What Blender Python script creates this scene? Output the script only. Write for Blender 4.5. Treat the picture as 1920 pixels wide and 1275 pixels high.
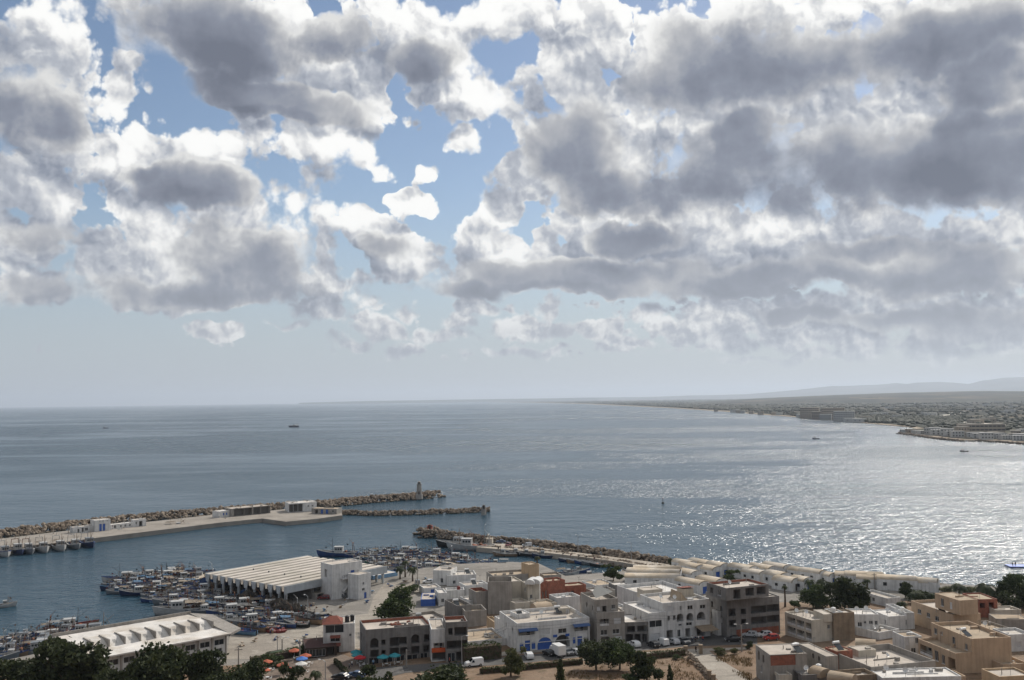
import bpy, bmesh, math, random
from mathutils import Vector, Matrix, noise as mnoise
R = math.radians
sc = bpy.context.scene
for o in list(bpy.data.objects): bpy.data.objects.remove(o)
C = sc.collection

# ------------------------------------------------------------------ camera
CAM_H = 66.0
FPX = 1813.0                      # focal length in photo pixels (photo 1920 x 1275)
PITCH = math.atan(111.5 / FPX)
ROLL = 0.0131
cam_d = bpy.data.cameras.new('camera'); cam = bpy.data.objects.new('camera', cam_d); C.objects.link(cam)
cam_d.sensor_width = 36.0; cam_d.lens = 36.0 * FPX / 1920.0
cam_d.clip_start = 1.0; cam_d.clip_end = 200000.0
fwd = Vector((0, math.cos(PITCH), math.sin(PITCH)))
up0 = Vector((0, -math.sin(PITCH), math.cos(PITCH)))
right = (Vector((1, 0, 0)) * math.cos(ROLL) - up0 * math.sin(ROLL)).normalized()
upv = (Vector((1, 0, 0)) * math.sin(ROLL) + up0 * math.cos(ROLL)).normalized()
M = Matrix((right, upv, -fwd)).transposed().to_4x4(); M.translation = Vector((0, 0, CAM_H))
cam.matrix_world = M
sc.camera = cam
def ray(u, v):
    return (right * ((u - 960.0) / FPX) + upv * (-(v - 637.5) / FPX) + fwd)
def G(u, v, z=0.0, dmax=60000.0):
    """the place on the level z that a measured point of the photograph shows"""
    d = ray(u, v)
    t = (z - CAM_H) / d.z if d.z < -1e-6 else dmax
    t = min(t, dmax) if t > 0 else dmax
    return Vector((d.x * t, d.y * t, z))
def depth(p): return (Vector(p) - Vector((0, 0, CAM_H))).dot(fwd)
def Zat(p, u, v):
    """height above the foot point p that appears at row v"""
    d = ray(u, v); t = math.hypot(p[0], p[1]) / math.hypot(d.x, d.y)
    return CAM_H + d.z * t
def azel(u, v):
    d = ray(u, v).normalized()
    return math.atan2(d.x, d.y), math.asin(d.z)

# ------------------------------------------------------------------ sun, exposure
SUN_AZ, SUN_EL = R(34), R(37)     # to the right of the view, ahead of the camera
sun_dir = Vector((math.sin(SUN_AZ) * math.cos(SUN_EL), math.cos(SUN_AZ) * math.cos(SUN_EL), math.sin(SUN_EL)))
sd = bpy.data.lights.new('sun', 'SUN'); sd.energy = 4.6; sd.angle = R(0.53); sd.color = (1.0, 0.94, 0.85)
sun = bpy.data.objects.new('sun', sd); C.objects.link(sun)
sun.rotation_euler = (-sun_dir).to_track_quat('-Z', 'Y').to_euler()
sun.location = sun_dir * 500
sc.view_settings.view_transform = 'Standard'; sc.view_settings.look = 'None'
sc.view_settings.exposure = -0.12; sc.view_settings.gamma = 1.0; sc.view_settings.use_curve_mapping = False
sc.cycles.use_denoising = True; sc.cycles.denoiser = 'OPENIMAGEDENOISE'; sc.cycles.denoising_input_passes = 'RGB_ALBEDO_NORMAL'; sc.cycles.denoising_prefilter = 'ACCURATE'
sc.cycles.max_bounces = 5; sc.cycles.diffuse_bounces = 2; sc.cycles.glossy_bounces = 2
sc.cycles.transmission_bounces = 2; sc.cycles.transparent_max_bounces = 8; sc.cycles.volume_bounces = 0
sc.cycles.sample_clamp_direct = 25.0; sc.cycles.sample_clamp_indirect = 6.0
sc.cycles.caustics_reflective = False; sc.cycles.caustics_refractive = False
sc.cycles.use_adaptive_sampling = True; sc.cycles.adaptive_threshold = 0.018; sc.cycles.adaptive_min_samples = 16

# ------------------------------------------------------------------ world: sky and clouds
class NT:
    """small helper to write node trees as expressions"""
    def __init__(s, nt): s.nt = nt; s.N = nt.nodes; s.L = nt.links
    def put(s, sock, v):
        if isinstance(v, bpy.types.NodeSocket): s.L.new(v, sock)
        elif v is not None:
            try: sock.default_value = v
            except Exception: sock.default_value = tuple(v)
    def m(s, op, a, b=None, c=None, clamp=False):
        n = s.N.new('ShaderNodeMath'); n.operation = op; n.use_clamp = clamp
        for i, v in enumerate((a, b, c)):
            if v is not None: s.put(n.inputs[i], v)
        return n.outputs[0]
    def v(s, op, a, b=None, c=None, scale=None):
        n = s.N.new('ShaderNodeVectorMath'); n.operation = op
        for i, x in enumerate((a, b, c)):
            if x is not None: s.put(n.inputs[i], x)
        if scale is not None: s.put(n.inputs['Scale'], scale)
        return n.outputs['Value'] if op in ('LENGTH', 'DOT_PRODUCT', 'DISTANCE') else n.outputs['Vector']
    def xyz(s, x, y=0.0, z=0.0):
        n = s.N.new('ShaderNodeCombineXYZ')
        for i, q in enumerate((x, y, z)): s.put(n.inputs[i], q)
        return n.outputs[0]
    def sep(s, v):
        n = s.N.new('ShaderNodeSeparateXYZ'); s.put(n.inputs[0], v); return n.outputs
    def noise(s, vec, scale, detail=5, rough=0.55, dist=0.0, dim='3D', lac=2.0):
        n = s.N.new('ShaderNodeTexNoise'); n.noise_dimensions = dim
        if vec is not None: s.put(n.inputs['Vector'], vec)
        n.inputs['Scale'].default_value = scale; n.inputs['Detail'].default_value = detail
        n.inputs['Roughness'].default_value = rough; n.inputs['Distortion'].default_value = dist
        n.inputs['Lacunarity'].default_value = lac
        return n.outputs['Fac'] if 'Fac' in n.outputs else n.outputs[0]
    def noisec(s, vec, scale, detail=3, rough=0.5, dim='3D'):
        n = s.N.new('ShaderNodeTexNoise'); n.noise_dimensions = dim
        if vec is not None: s.put(n.inputs['Vector'], vec)
        n.inputs['Scale'].default_value = scale; n.inputs['Detail'].default_value = detail
        n.inputs['Roughness'].default_value = rough
        return n.outputs['Color']
    def vor(s, vec, scale, detail=0, rough=0.5, feature='F1', dim='3D', rnd=1.0, out='Distance', smooth=None):
        n = s.N.new('ShaderNodeTexVoronoi'); n.voronoi_dimensions = dim; n.feature = feature
        if vec is not None: s.put(n.inputs['Vector'], vec)
        n.inputs['Scale'].default_value = scale
        n.inputs['Detail'].default_value = detail; n.inputs['Roughness'].default_value = rough
        n.inputs['Randomness'].default_value = rnd
        if smooth is not None and 'Smoothness' in n.inputs: n.inputs['Smoothness'].default_value = smooth
        return n.outputs[out]
    def ss(s, x, a, b):
        n = s.N.new('ShaderNodeMapRange'); n.interpolation_type = 'SMOOTHSTEP'
        s.put(n.inputs['Value'], x); s.put(n.inputs['From Min'], a); s.put(n.inputs['From Max'], b)
        return n.outputs[0]
    def lin(s, x, a, b, c=0.0, d=1.0, clamp=True):
        n = s.N.new('ShaderNodeMapRange'); n.clamp = clamp
        s.put(n.inputs['Value'], x); s.put(n.inputs['From Min'], a); s.put(n.inputs['From Max'], b)
        s.put(n.inputs['To Min'], c); s.put(n.inputs['To Max'], d)
        return n.outputs[0]
    def mix(s, f, a, b):
        n = s.N.new('ShaderNodeMix'); n.data_type = 'RGBA'
        s.put(n.inputs[0], f)
        for k, q in ((6, a), (7, b)):
            if isinstance(q, (tuple, list)) and len(q) == 3: q = (*q, 1.0)
            s.put(n.inputs[k], q)
        return n.outputs[2]
    def ramp(s, x, pts):
        n = s.N.new('ShaderNodeValToRGB'); s.put(n.inputs[0], x); cr = n.color_ramp
        while len(cr.elements) < len(pts): cr.elements.new(0.5)
        for e, (p, c) in zip(cr.elements, pts): e.position = p; e.color = (*c, 1.0)
        return n.outputs[0]

world = bpy.data.worlds.new('World'); sc.world = world; world.use_nodes = True
w = NT(world.node_tree); w.N.clear()
out = w.N.new('ShaderNodeOutputWorld'); bg = w.N.new('ShaderNodeBackground')
w.L.new(bg.outputs[0], out.inputs[0])
sky = w.N.new('ShaderNodeTexSky'); sky.sky_type = 'NISHITA'; sky.sun_disc = False
sky.sun_elevation = SUN_EL; sky.sun_rotation = SUN_AZ; sky.altitude = 66.0
sky.air_density = 1.0; sky.dust_density = 0.4; sky.ozone_density = 1.6
SKY_STRENGTH = 0.095
tc = w.N.new('ShaderNodeTexCoord').outputs['Generated']
dx, dy, dz = w.sep(tc)
az = w.m('ARCTAN2', dx, dy)
el = w.m('ARCSINE', dz)
P = w.xyz(az, el, 0.0)                       # place on the sky: azimuth, elevation
K = 1.0 / FPX
# noise that moves cloud outlines about
wv = w.v('SUBTRACT', w.noisec(P, 5.5, 4, 0.55, '2D'), (0.5, 0.5, 0.5))
Pw = w.v('MULTIPLY_ADD', wv, (0.052, 0.042, 0.0), P)
wv2 = w.v('SUBTRACT', w.noisec(P, 22.0, 4, 0.52, '2D'), (0.5, 0.5, 0.5))
Pw2 = w.v('MULTIPLY_ADD', wv2, (0.034, 0.028, 0.0), Pw)
def blob_field(vec, blobs):
    acc = None; turned = {0: vec}
    for (u, v, rx, ry, rot) in blobs:
        c, s_ = math.cos(R(rot)), math.sin(R(rot))
        if rot not in turned:
            turned[rot] = w.xyz(w.v('DOT_PRODUCT', vec, (c, -s_, 0)), w.v('DOT_PRODUCT', vec, (s_, c, 0)), 0.0)
        a, e = azel(u, v); a, e = a * c - e * s_, a * s_ + e * c
        q = w.v('MULTIPLY_ADD', turned[rot], (1 / (rx * K), 1 / (ry * K), 0), (-a / (rx * K), -e / (ry * K), 0))
        f = w.m('SUBTRACT', 1.0, w.v('DOT_PRODUCT', q, q))
        acc = f if acc is None else w.m('SMOOTH_MAX', acc, f, 0.25)
    return acc
# heaps of cumulus (photo column, row, half width, half height, tilt)
CUM = [(50,70,165,100,0),(70,190,150,130,10),(120,270,85,70,40),
 (50,360,140,90,20),(130,440,175,110,10),(110,530,220,50,0),(270,480,90,95,0),
 (370,310,135,85,0),(235,325,85,50,0),(480,420,105,115,0),(420,510,200,65,0),(600,285,130,66,15),(690,325,50,32,20),
 (620,535,115,44,8),(540,530,60,45,0),
 (480,40,270,85,5),(380,110,165,75,5),(520,180,220,56,10),(740,60,175,80,10),(825,105,95,70,20),(640,110,165,75,0),(680,200,60,38,0),
 (868,178,85,44,0),(875,268,64,28,10),(790,330,36,20,-30),
 (690,440,92,58,15),(765,388,54,28,0),(770,485,125,52,12),(885,460,90,60,0),(935,500,95,44,0),
 (1040,150,90,90,0),(1110,190,115,90,20),(1070,270,145,125,0),(1150,300,85,105,20),(1000,330,75,65,0),(940,400,52,44,0),
 (1010,30,210,55,0),(1180,90,165,85,10),(1330,110,210,115,0),(1490,30,230,60,0),(1560,140,270,95,0),(1760,70,270,130,0),(1860,170,140,100,0),
 (1290,240,150,70,0),(1480,90,170,90,0),(1470,270,180,80,0),(1640,200,150,80,0),(1500,220,230,85,0),(1400,330,200,75,0),(1650,300,330,130,0),(1850,300,200,135,0),(1260,290,60,60,0),
 (1100,420,155,85,0),(1270,430,165,80,0),(1060,490,190,62,0),(1380,450,125,75,0),(1480,440,105,65,0),(1640,440,195,66,0),(1860,440,140,90,0),
 (900,525,180,30,0),(1250,505,340,48,0),(1600,500,340,54,0),(1850,520,140,48,0),
 (1480,575,110,34,0),(1640,575,165,44,0),(1800,590,210,58,0),(1400,610,120,40,0),(1560,625,150,36,0),
 (600,592,66,28,0),(720,618,50,30,0),(760,580,36,20,0),(415,618,60,17,0),(540,608,36,12,0),
 (1030,578,58,32,0),(915,575,46,24,0),(1205,572,54,30,0),(860,630,80,20,0),(1050,625,80,26,0),(1290,620,46,22,0),
 (200,430,120,120,0),(230,535,170,50,0),(1340,300,130,90,0),(1750,230,160,90,0)]
LOWC = [(640,640,60,15,0),(760,655,50,13,0),(880,600,52,26,0),(980,612,62,26,0),(1120,620,62,24,0),(1180,642,42,13,0),(1340,585,75,36,0),(1420,642,95,22,0),(1250,600,42,20,0),(1650,640,125,24,0),(1800,652,145,22,0),(1000,662,95,11,0),(1500,668,145,12,0)]
# shaded undersides and thick hearts
DARK = [(40,220,120,110,0),(120,548,270,42,0),(420,548,240,34,0),(60,440,70,50,0),(380,352,125,50,0),(290,335,70,26,0),(470,500,170,85,0),
 (400,60,190,80,5),(520,185,200,38,8),(800,115,90,55,0),(640,60,90,50,0),(740,470,90,35,0),(880,540,160,22,0),
 (1060,270,110,120,0),(1110,350,120,50,0),(1370,120,260,115,0),(1560,110,240,70,0),(1780,60,230,70,0),(1870,150,100,60,0),
 (1470,320,340,110,0),(1420,250,150,60,0),(1650,340,330,90,0),(1850,310,180,110,0),(1200,440,120,34,0),(1100,515,330,38,0),(1500,520,330,36,0),(1780,510,180,45,0),(1640,480,160,26,0),
 (1500,588,90,24,0),(1700,592,160,26,0),(1850,610,140,34,0)]
cov = blob_field(Pw2, CUM + LOWC)
cov_s = blob_field(w.v('ADD', Pw2, (0.014, 0.022, 0.0)), CUM)      # the same heaps a little nearer the sun
drk = blob_field(Pw2, DARK)
drk_s = blob_field(w.v('ADD', Pw2, (0.010, 0.026, 0.0)), DARK)
dside = w.m('MAXIMUM', w.m('MINIMUM', w.m('SUBTRACT', drk, drk_s), 0.9), -0.7)
# elsewhere the same broken cumulus goes on: a heaped field on the cloud level
pl = w.m('ADD', w.m('MAXIMUM', dz, 0.0), 0.22)
Pl = w.xyz(w.m('DIVIDE', dx, pl), w.m('DIVIDE', dy, pl), 0.0)
gen = w.m('MULTIPLY', w.m('SUBTRACT', w.noise(Pl, 1.1, 4, 0.5, 0.0, '2D'), 0.44), 7.0)
gen = w.m('MINIMUM', gen, 1.0)
inview = w.m('MULTIPLY', w.ss(w.m('ABSOLUTE', az), R(33), R(27.5)), w.ss(el, R(28), R(23.5)))
gen = w.m('SUBTRACT', gen, w.m('MULTIPLY', inview, 6.0))
cov0 = cov
cov = w.m('MAXIMUM', cov, gen)
gdark = w.m('MULTIPLY', w.m('SUBTRACT', gen, 0.35), 1.4)
drk = w.m('MAXIMUM', drk, gdark)
# small far cumulus low over the horizon
lowP = w.v('MULTIPLY', P, (1.0, 1.5, 1.0))
low = w.m('SUBTRACT', w.noise(w.v('ADD', lowP, (3.1, 0.4, 0.0)), 27.0, 6, 0.58, 0.0, '2D'), 0.5)
lowband = w.m('MULTIPLY', w.ss(el, R(1.2), R(3.0)), w.ss(el, R(7.6), R(5.6)))
lowband = w.m('MULTIPLY', lowband, w.lin(az, R(-30), R(8), 0.55, 1.0))
lowf = w.m('ADD', w.m('MULTIPLY', low, 6.0), w.lin(lowband, 0.0, 1.0, -2.9, 0.05))
cov = w.m('MAXIMUM', cov, lowf)
# billows: rounded heads at falling sizes, finer near the horizon
def billow(vec):
    v1 = w.vor(vec, 17.0, 4.0, 0.52, 'F1', '2D', 1.0)
    return w.m('SUBTRACT', 1.0, w.m('MULTIPLY', v1, 1.15))
bvec = w.v('MULTIPLY_ADD', wv2, (0.010, 0.010, 0.0), P)
svec = (0.0075, 0.0085, 0.0)                # towards the sun on the sky
b0 = billow(bvec); b1 = billow(w.v('ADD', bvec, svec))
fb0 = w.noise(P, 11.0, 8, 0.54, 0.0, '2D'); fb1 = w.noise(w.v('ADD', P, svec), 11.0, 8, 0.54, 0.0, '2D')
h0 = w.m('ADD', w.m('MULTIPLY', b0, 1.25), w.m('MULTIPLY', fb0, 1.0))
dens = w.m('ADD', cov, w.m('SUBTRACT', w.m('MULTIPLY', h0, 1.15), w.lin(az, R(-28), R(20), 0.74, 0.50)))
soft = w.m('ADD', w.lin(w.noise(P, 7.0, 2, 0.5, 0.0, '2D'), 0.35, 0.65, 0.22, 0.6), w.lin(el, R(2.0), R(7.0), 0.55, 0.0))
alpha = w.ss(dens, 0.0, soft)
alpha = w.m('MULTIPLY', alpha, w.ss(el, R(0.4), R(3.0)))
big0 = w.noise(P, 9.0, 3, 0.5, 0.0, '2D'); big1 = w.noise(w.v('ADD', P, (0.016, 0.02, 0.0)), 9.0, 3, 0.5, 0.0, '2D')
wv3 = w.v('SUBTRACT', w.noisec(P, 14.0, 4, 0.6, '2D'), (0.5, 0.5, 0.5))
cvec = w.v('MULTIPLY_ADD', wv3, (0.055, 0.055, 0.0), P)
m0 = w.vor(cvec, 19.0, 3.0, 0.5, 'F1', '2D', 1.0); m1 = w.vor(w.v('ADD', cvec, (0.0055, 0.007, 0.0)), 19.0, 3.0, 0.5, 'F1', '2D', 1.0)
thick = w.ss(w.m('ADD', cov, w.m('MULTIPLY', w.m('SUBTRACT', big0, 0.5), 1.0)), -0.25, 1.15)
# side turned to the sun: the heap thins out towards it
side = w.m('SUBTRACT', cov0, cov_s)
side = w.m('MAXIMUM', w.m('MINIMUM', w.m('MULTIPLY', side, 0.75), 0.5), -0.4)
side = w.m('MULTIPLY', side, w.lin(el, R(3.0), R(8.0), 0.25, 1.0))
lit = w.m('MULTIPLY', w.m('SUBTRACT', big0, big1), 0.9)
lit = w.m('ADD', lit, w.m('MULTIPLY', w.m('SUBTRACT', m1, m0), 0.85))
lit = w.m('ADD', lit, w.m('MULTIPLY', w.m('SUBTRACT', fb0, fb1), 1.0))
f20 = w.noise(P, 42.0, 4, 0.55, 0.0, '2D'); f21 = w.noise(w.v('ADD', P, (0.0035, 0.0045, 0.0)), 42.0, 4, 0.55, 0.0, '2D')
lit = w.m('ADD', lit, w.m('MULTIPLY', w.m('SUBTRACT', f20, f21), w.lin(el, R(4.0), R(9.0), 1.9, 0.65)))
lit = w.m('MAXIMUM', w.m('MINIMUM', lit, 0.45), -0.35)
# heaped white cloud behind
shade = w.m('ADD', w.m('MULTIPLY', thick, 0.36), w.m('MULTIPLY', w.ss(drk, -2.0, 0.3), 0.16))
shade = w.m('SUBTRACT', shade, w.m('MULTIPLY', lit, 0.72))
shade = w.m('SUBTRACT', shade, w.m('MULTIPLY', side, 0.85))
shade = w.m('ADD', shade, w.m('MULTIPLY', w.ss(dens, 0.5, 0.0), -0.12))
shade = w.m('ADD', shade, w.lin(el, R(3.0), R(9.0), 0.20, 0.02))
ccol = w.ramp(shade, [(0.0, (1.10, 1.10, 1.08)), (0.2, (0.84, 0.845, 0.85)), (0.45, (0.51, 0.54, 0.60)), (0.75, (0.30, 0.335, 0.415)), (1.0, (0.20, 0.225, 0.29))])
# darker cloud with level bases drifting in front of it
hs = w.m('ADD', w.m('MULTIPLY', w.noise(w.v('ADD', P, (2.0, 5.0, 0.0)), 5.0, 7, 0.5, 0.0, '2D'), 2.4), w.m('MULTIPLY', b0, 0.55))
dd = w.m('ADD', w.m('MULTIPLY', drk, w.lin(az, R(-10), R(8), 1.4, 2.3)), w.m('SUBTRACT', hs, w.lin(az, R(-10), R(8), 1.34, 1.36)))
dsoft = w.lin(w.noise(w.v('ADD', P, (9.0, 1.0, 0.0)), 6.0, 2, 0.5, 0.0, '2D'), 0.35, 0.65, 0.45, 1.2)
dsoft = w.m('MULTIPLY', dsoft, w.lin(az, R(-10), R(8), 1.0, 1.5))
fa = w.ss(dd, 0.0, dsoft)
fa = w.m('MULTIPLY', fa, w.ss(el, R(1.5), R(4.5)))
fsh = w.m('SUBTRACT', w.m('MULTIPLY', w.ss(dd, -0.3, w.lin(az, R(-10), R(8), 1.8, 2.6)), 0.95), w.m('MULTIPLY', lit, w.lin(dd, 0.0, 1.3, 0.8, 0.14)))
fsh = w.m('SUBTRACT', fsh, w.m('MULTIPLY', side, 0.25))
fsh = w.m('SUBTRACT', fsh, w.m('MULTIPLY', dside, 0.30))
fsh = w.m('ADD', fsh, w.m('ADD', w.m('MULTIPLY', w.m('SUBTRACT', fb0, 0.5), 0.35), w.m('MULTIPLY', w.m('SUBTRACT', big0, 0.5), 0.55)))
fcol = w.ramp(fsh, [(0.0, (0.82, 0.82, 0.81)), (0.3, (0.52, 0.53, 0.555)), (0.65, (0.275, 0.302, 0.372)), (1.0, (0.165, 0.185, 0.24))])
ccol = w.mix(fa, ccol, fcol)
alpha = w.m('MAXIMUM', alpha, fa)
# far clouds sink into the air near the horizon
skyc = w.v('SCALE', sky.outputs[0], scale=SKY_STRENGTH)
skyc = w.v('MULTIPLY', skyc, (1.02, 1.0, 1.0))
veil = w.ss(el, R(13.0), R(0.5))
skyc = w.mix(w.m('MULTIPLY', veil, 0.85), skyc, (0.47, 0.53, 0.605))
farw = w.ss(el, R(11), R(1.0))
ccol = w.mix(w.m('MULTIPLY', farw, 0.5), ccol, (0.52, 0.55, 0.59))
final = w.mix(alpha, skyc, ccol)
w.L.new(final, bg.inputs['Color']); bg.inputs['Strength'].default_value = 1.0
world.cycles.sampling_method = 'MANUAL'; world.cycles.sample_map_resolution = 1024
# ------------------------------------------------------------------ materials
MATS = {}
def mat(name, col, rough=0.85, spec=0.3, var=0.0, vscale=0.4, streak=0.0, metal=0.0, bump=0.0, bscale=3.0, col2=None):
    """plain painted or rendered surface with stains and grain of its own"""
    if name in MATS: return MATS[name]
    m = bpy.data.materials.new(name); m.use_nodes = True
    t = NT(m.node_tree); b = m.node_tree.nodes['Principled BSDF']
    b.inputs['Roughness'].default_value = rough; b.inputs['Specular IOR Level'].default_value = spec
    b.inputs['Metallic'].default_value = metal
    if var > 0 or streak > 0:
        tc = t.N.new('ShaderNodeTexCoord').outputs['Object']
        obi = t.N.new('ShaderNodeObjectInfo').outputs['Random']
        pos = t.N.new('ShaderNodeNewGeometry').outputs['Position']
        n1 = t.noise(pos, vscale, 6, 0.62)
        k = t.lin(n1, 0.3, 0.72, 1.0 - var, 1.0 + var * 0.5)
        if streak > 0:
            sp = t.v('MULTIPLY', pos, (1.6, 1.6, 0.09))
            n2 = t.noise(sp, 1.0, 4, 0.6)
            k = t.m('MULTIPLY', k, t.lin(n2, 0.45, 0.75, 1.0, 1.0 - streak))
        base = (*col, 1.0)
        if col2 is not None:
            n3 = t.noise(pos, vscale * 0.45, 5, 0.6)
            base = t.mix(t.ss(n3, 0.42, 0.62), col, col2)
        c = t.v('SCALE', base if not isinstance(base, tuple) else base[:3], scale=k)
        t.L.new(c, b.inputs['Base Color'])
    else:
        b.inputs['Base Color'].default_value = (*col, 1.0)
    if bump > 0:
        pos = t.N.new('ShaderNodeNewGeometry').outputs['Position']
        bn = t.N.new('ShaderNodeBump'); bn.inputs['Strength'].default_value = bump; bn.inputs['Distance'].default_value = 0.1
        t.L.new(t.noise(pos, bscale, 5, 0.6), bn.inputs['Height']); t.L.new(bn.outputs[0], b.inputs['Normal'])
    MATS[name] = m
    return m

def obj(name, mesh, m=None, parent=None, loc=None):
    o = bpy.data.objects.new(name, mesh); C.objects.link(o)
    if m is not None and mesh is not None and len(mesh.materials) == 0: mesh.materials.append(m)
    if parent is not None: o.parent = parent
    if loc is not None: o.location = loc
    return o
def tag(o, label=None, cat=None, group=None, kind=None):
    if label: o['label'] = label
    if cat: o['category'] = cat
    if group: o['group'] = group
    if kind: o['kind'] = kind
    return o
def empty(name, loc=(0, 0, 0), rz=0.0):
    o = bpy.data.objects.new(name, None); C.objects.link(o)
    o.location = loc; o.rotation_euler = (0, 0, rz); o.empty_display_size = 0.5
    return o

class MB:
    """collects vertices and faces of one mesh"""
    def __init__(s): s.v = []; s.f = []; s.mi = []; s.cur = 0
    def add(s, vs, fs):
        k = len(s.v); s.v += [tuple(p) for p in vs]
        for f in fs: s.f.append(tuple(i + k for i in f)); s.mi.append(s.cur)
        return s
    def box(s, x0, x1, y0, y1, z0, z1):
        return s.add([(x0,y0,z0),(x1,y0,z0),(x1,y1,z0),(x0,y1,z0),(x0,y0,z1),(x1,y0,z1),(x1,y1,z1),(x0,y1,z1)],
              [(0,3,2,1),(4,5,6,7),(0,1,5,4),(1,2,6,5),(2,3,7,6),(3,0,4,7)])
    def prism(s, poly, z0, z1, bottom=True):
        """poly: list of xy, anticlockwise"""
        n = len(poly); vs = [(p[0], p[1], z0) for p in poly] + [(p[0], p[1], z1) for p in poly]
        fs = [tuple(range(n, 2 * n))] + [(i, (i + 1) % n, (i + 1) % n + n, i + n) for i in range(n)]
        if bottom: fs.append(tuple(range(n - 1, -1, -1)))
        return s.add(vs, fs)
    def cyl(s, p0, p1, r0, r1=None, n=8, cap=True):
        r1 = r0 if r1 is None else r1
        p0 = Vector(p0); p1 = Vector(p1); d = (p1 - p0)
        if d.length < 1e-9: return s
        d.normalize(); a = d.orthogonal().normalized(); b = d.cross(a)
        vs = []
        for p, r in ((p0, r0), (p1, r1)):
            for i in range(n):
                t = 2 * math.pi * i / n; vs.append(p + a * (r * math.cos(t)) + b * (r * math.sin(t)))
        fs = [(i, (i + 1) % n, (i + 1) % n + n, i + n) for i in range(n)]
        if cap: fs += [tuple(range(n - 1, -1, -1)), tuple(range(n, 2 * n))]
        return s.add(vs, fs)
    def tube(s, pts, rad, n=6):
        for i in range(len(pts) - 1):
            r0 = rad[i] if isinstance(rad, (list, tuple)) else rad; r1 = rad[i + 1] if isinstance(rad, (list, tuple)) else rad
            s.cyl(pts[i], pts[i + 1], r0, r1, n, cap=(i in (0, len(pts) - 2)))
        return s
    def mesh(s, name='mesh', smooth=False):
        me = bpy.data.meshes.new(name); me.from_pydata(s.v, [], s.f)
        if any(s.mi): me.polygons.foreach_set('material_index', s.mi)
        if smooth: me.polygons.foreach_set('use_smooth', [True] * len(me.polygons))
        me.update(); return me
    def build(s, name, m, parent=None, loc=None, smooth=False):
        return obj(name, s.mesh(name, smooth), m, parent, loc)

def poly_sheet(name, pts, z, m, kind='structure'):
    """flat ground sheet with an outline, triangulated"""
    bm = bmesh.new(); vs = [bm.verts.new((p[0], p[1], z)) for p in pts]
    bm.faces.new(vs); bm.normal_update()
    bmesh.ops.triangulate(bm, faces=bm.faces[:])
    me = bpy.data.meshes.new(name); bm.to_mesh(me); bm.free()
    if me.polygons[0].normal.z < 0: me.flip_normals()
    o = obj(name, me, m)
    if kind: o['kind'] = kind
    return o

# ------------------------------------------------------------------ sea
def make_sea():
    m = bpy.data.materials.new('sea_water'); m.use_nodes = True
    t = NT(m.node_tree); b = m.node_tree.nodes['Principled BSDF']
    pos = t.N.new('ShaderNodeNewGeometry').outputs['Position']
    x, y, z = t.sep(pos)
    # wind lanes and slicks: long patches where the ripples are weaker or stronger
    lane = t.noise(t.v('MULTIPLY', t.v('ADD', pos, (900.0, 300.0, 0.0)), (0.0011, 0.0032, 0.0)), 1.0, 5, 0.55, 0.6, '2D')
    lane2 = t.noise(t.v('MULTIPLY', pos, (0.006, 0.02, 0.0)), 1.0, 4, 0.55, 0.3, '2D')
    rip = t.m('ADD', t.m('MULTIPLY', t.ss(lane, 0.40, 0.60), 0.75), t.m('MULTIPLY', t.ss(lane2, 0.35, 0.65), 0.25))
    # sheltered harbour water is calmer
    b.inputs['Base Color'].default_value = (0.016, 0.052, 0.080, 1)
    b.inputs['IOR'].default_value = 1.33
    b.inputs['Specular IOR Level'].default_value = 0.5
    t.L.new(t.lin(rip, 0.0, 1.0, 0.16, 0.28), b.inputs['Roughness'])
    w1 = t.noise(t.v('MULTIPLY', pos, (0.55, 0.8, 1.0)), 0.5, 3, 0.6, 0.0, '2D')
    w2 = t.noise(t.v('MULTIPLY', pos, (0.6, 1.1, 1.0)), 0.09, 3, 0.55, 0.0, '2D')
    hgt = t.m('ADD', t.m('MULTIPLY', w1, 1.0), t.m('MULTIPLY', w2, 1.6))
    bn = t.N.new('ShaderNodeBump'); bn.inputs['Distance'].default_value = 2.9
    t.L.new(t.lin(rip, 0.0, 1.0, 0.40, 1.0), bn.inputs['Strength'])
    t.L.new(hgt, bn.inputs['Height']); t.L.new(bn.outputs[0], b.inputs['Normal'])
    mb = MB(); S = 60000
    ys = [-2000, 400, 1200, 4000, 12000, 30000, S]; xs = [-S, -12000, -2000, 0, 2000, 12000, S]
    for yy in ys:
        for xx in xs: mb.v.append((xx, yy, 0.0))
    n = len(xs)
    for j in range(len(ys) - 1):
        for i in range(n - 1): mb.f.append((j*n+i, j*n+i+1, (j+1)*n+i+1, (j+1)*n+i)); mb.mi.append(0)
    o = mb.build('sea', m); o['kind'] = 'structure'
    return o
make_sea()

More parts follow.
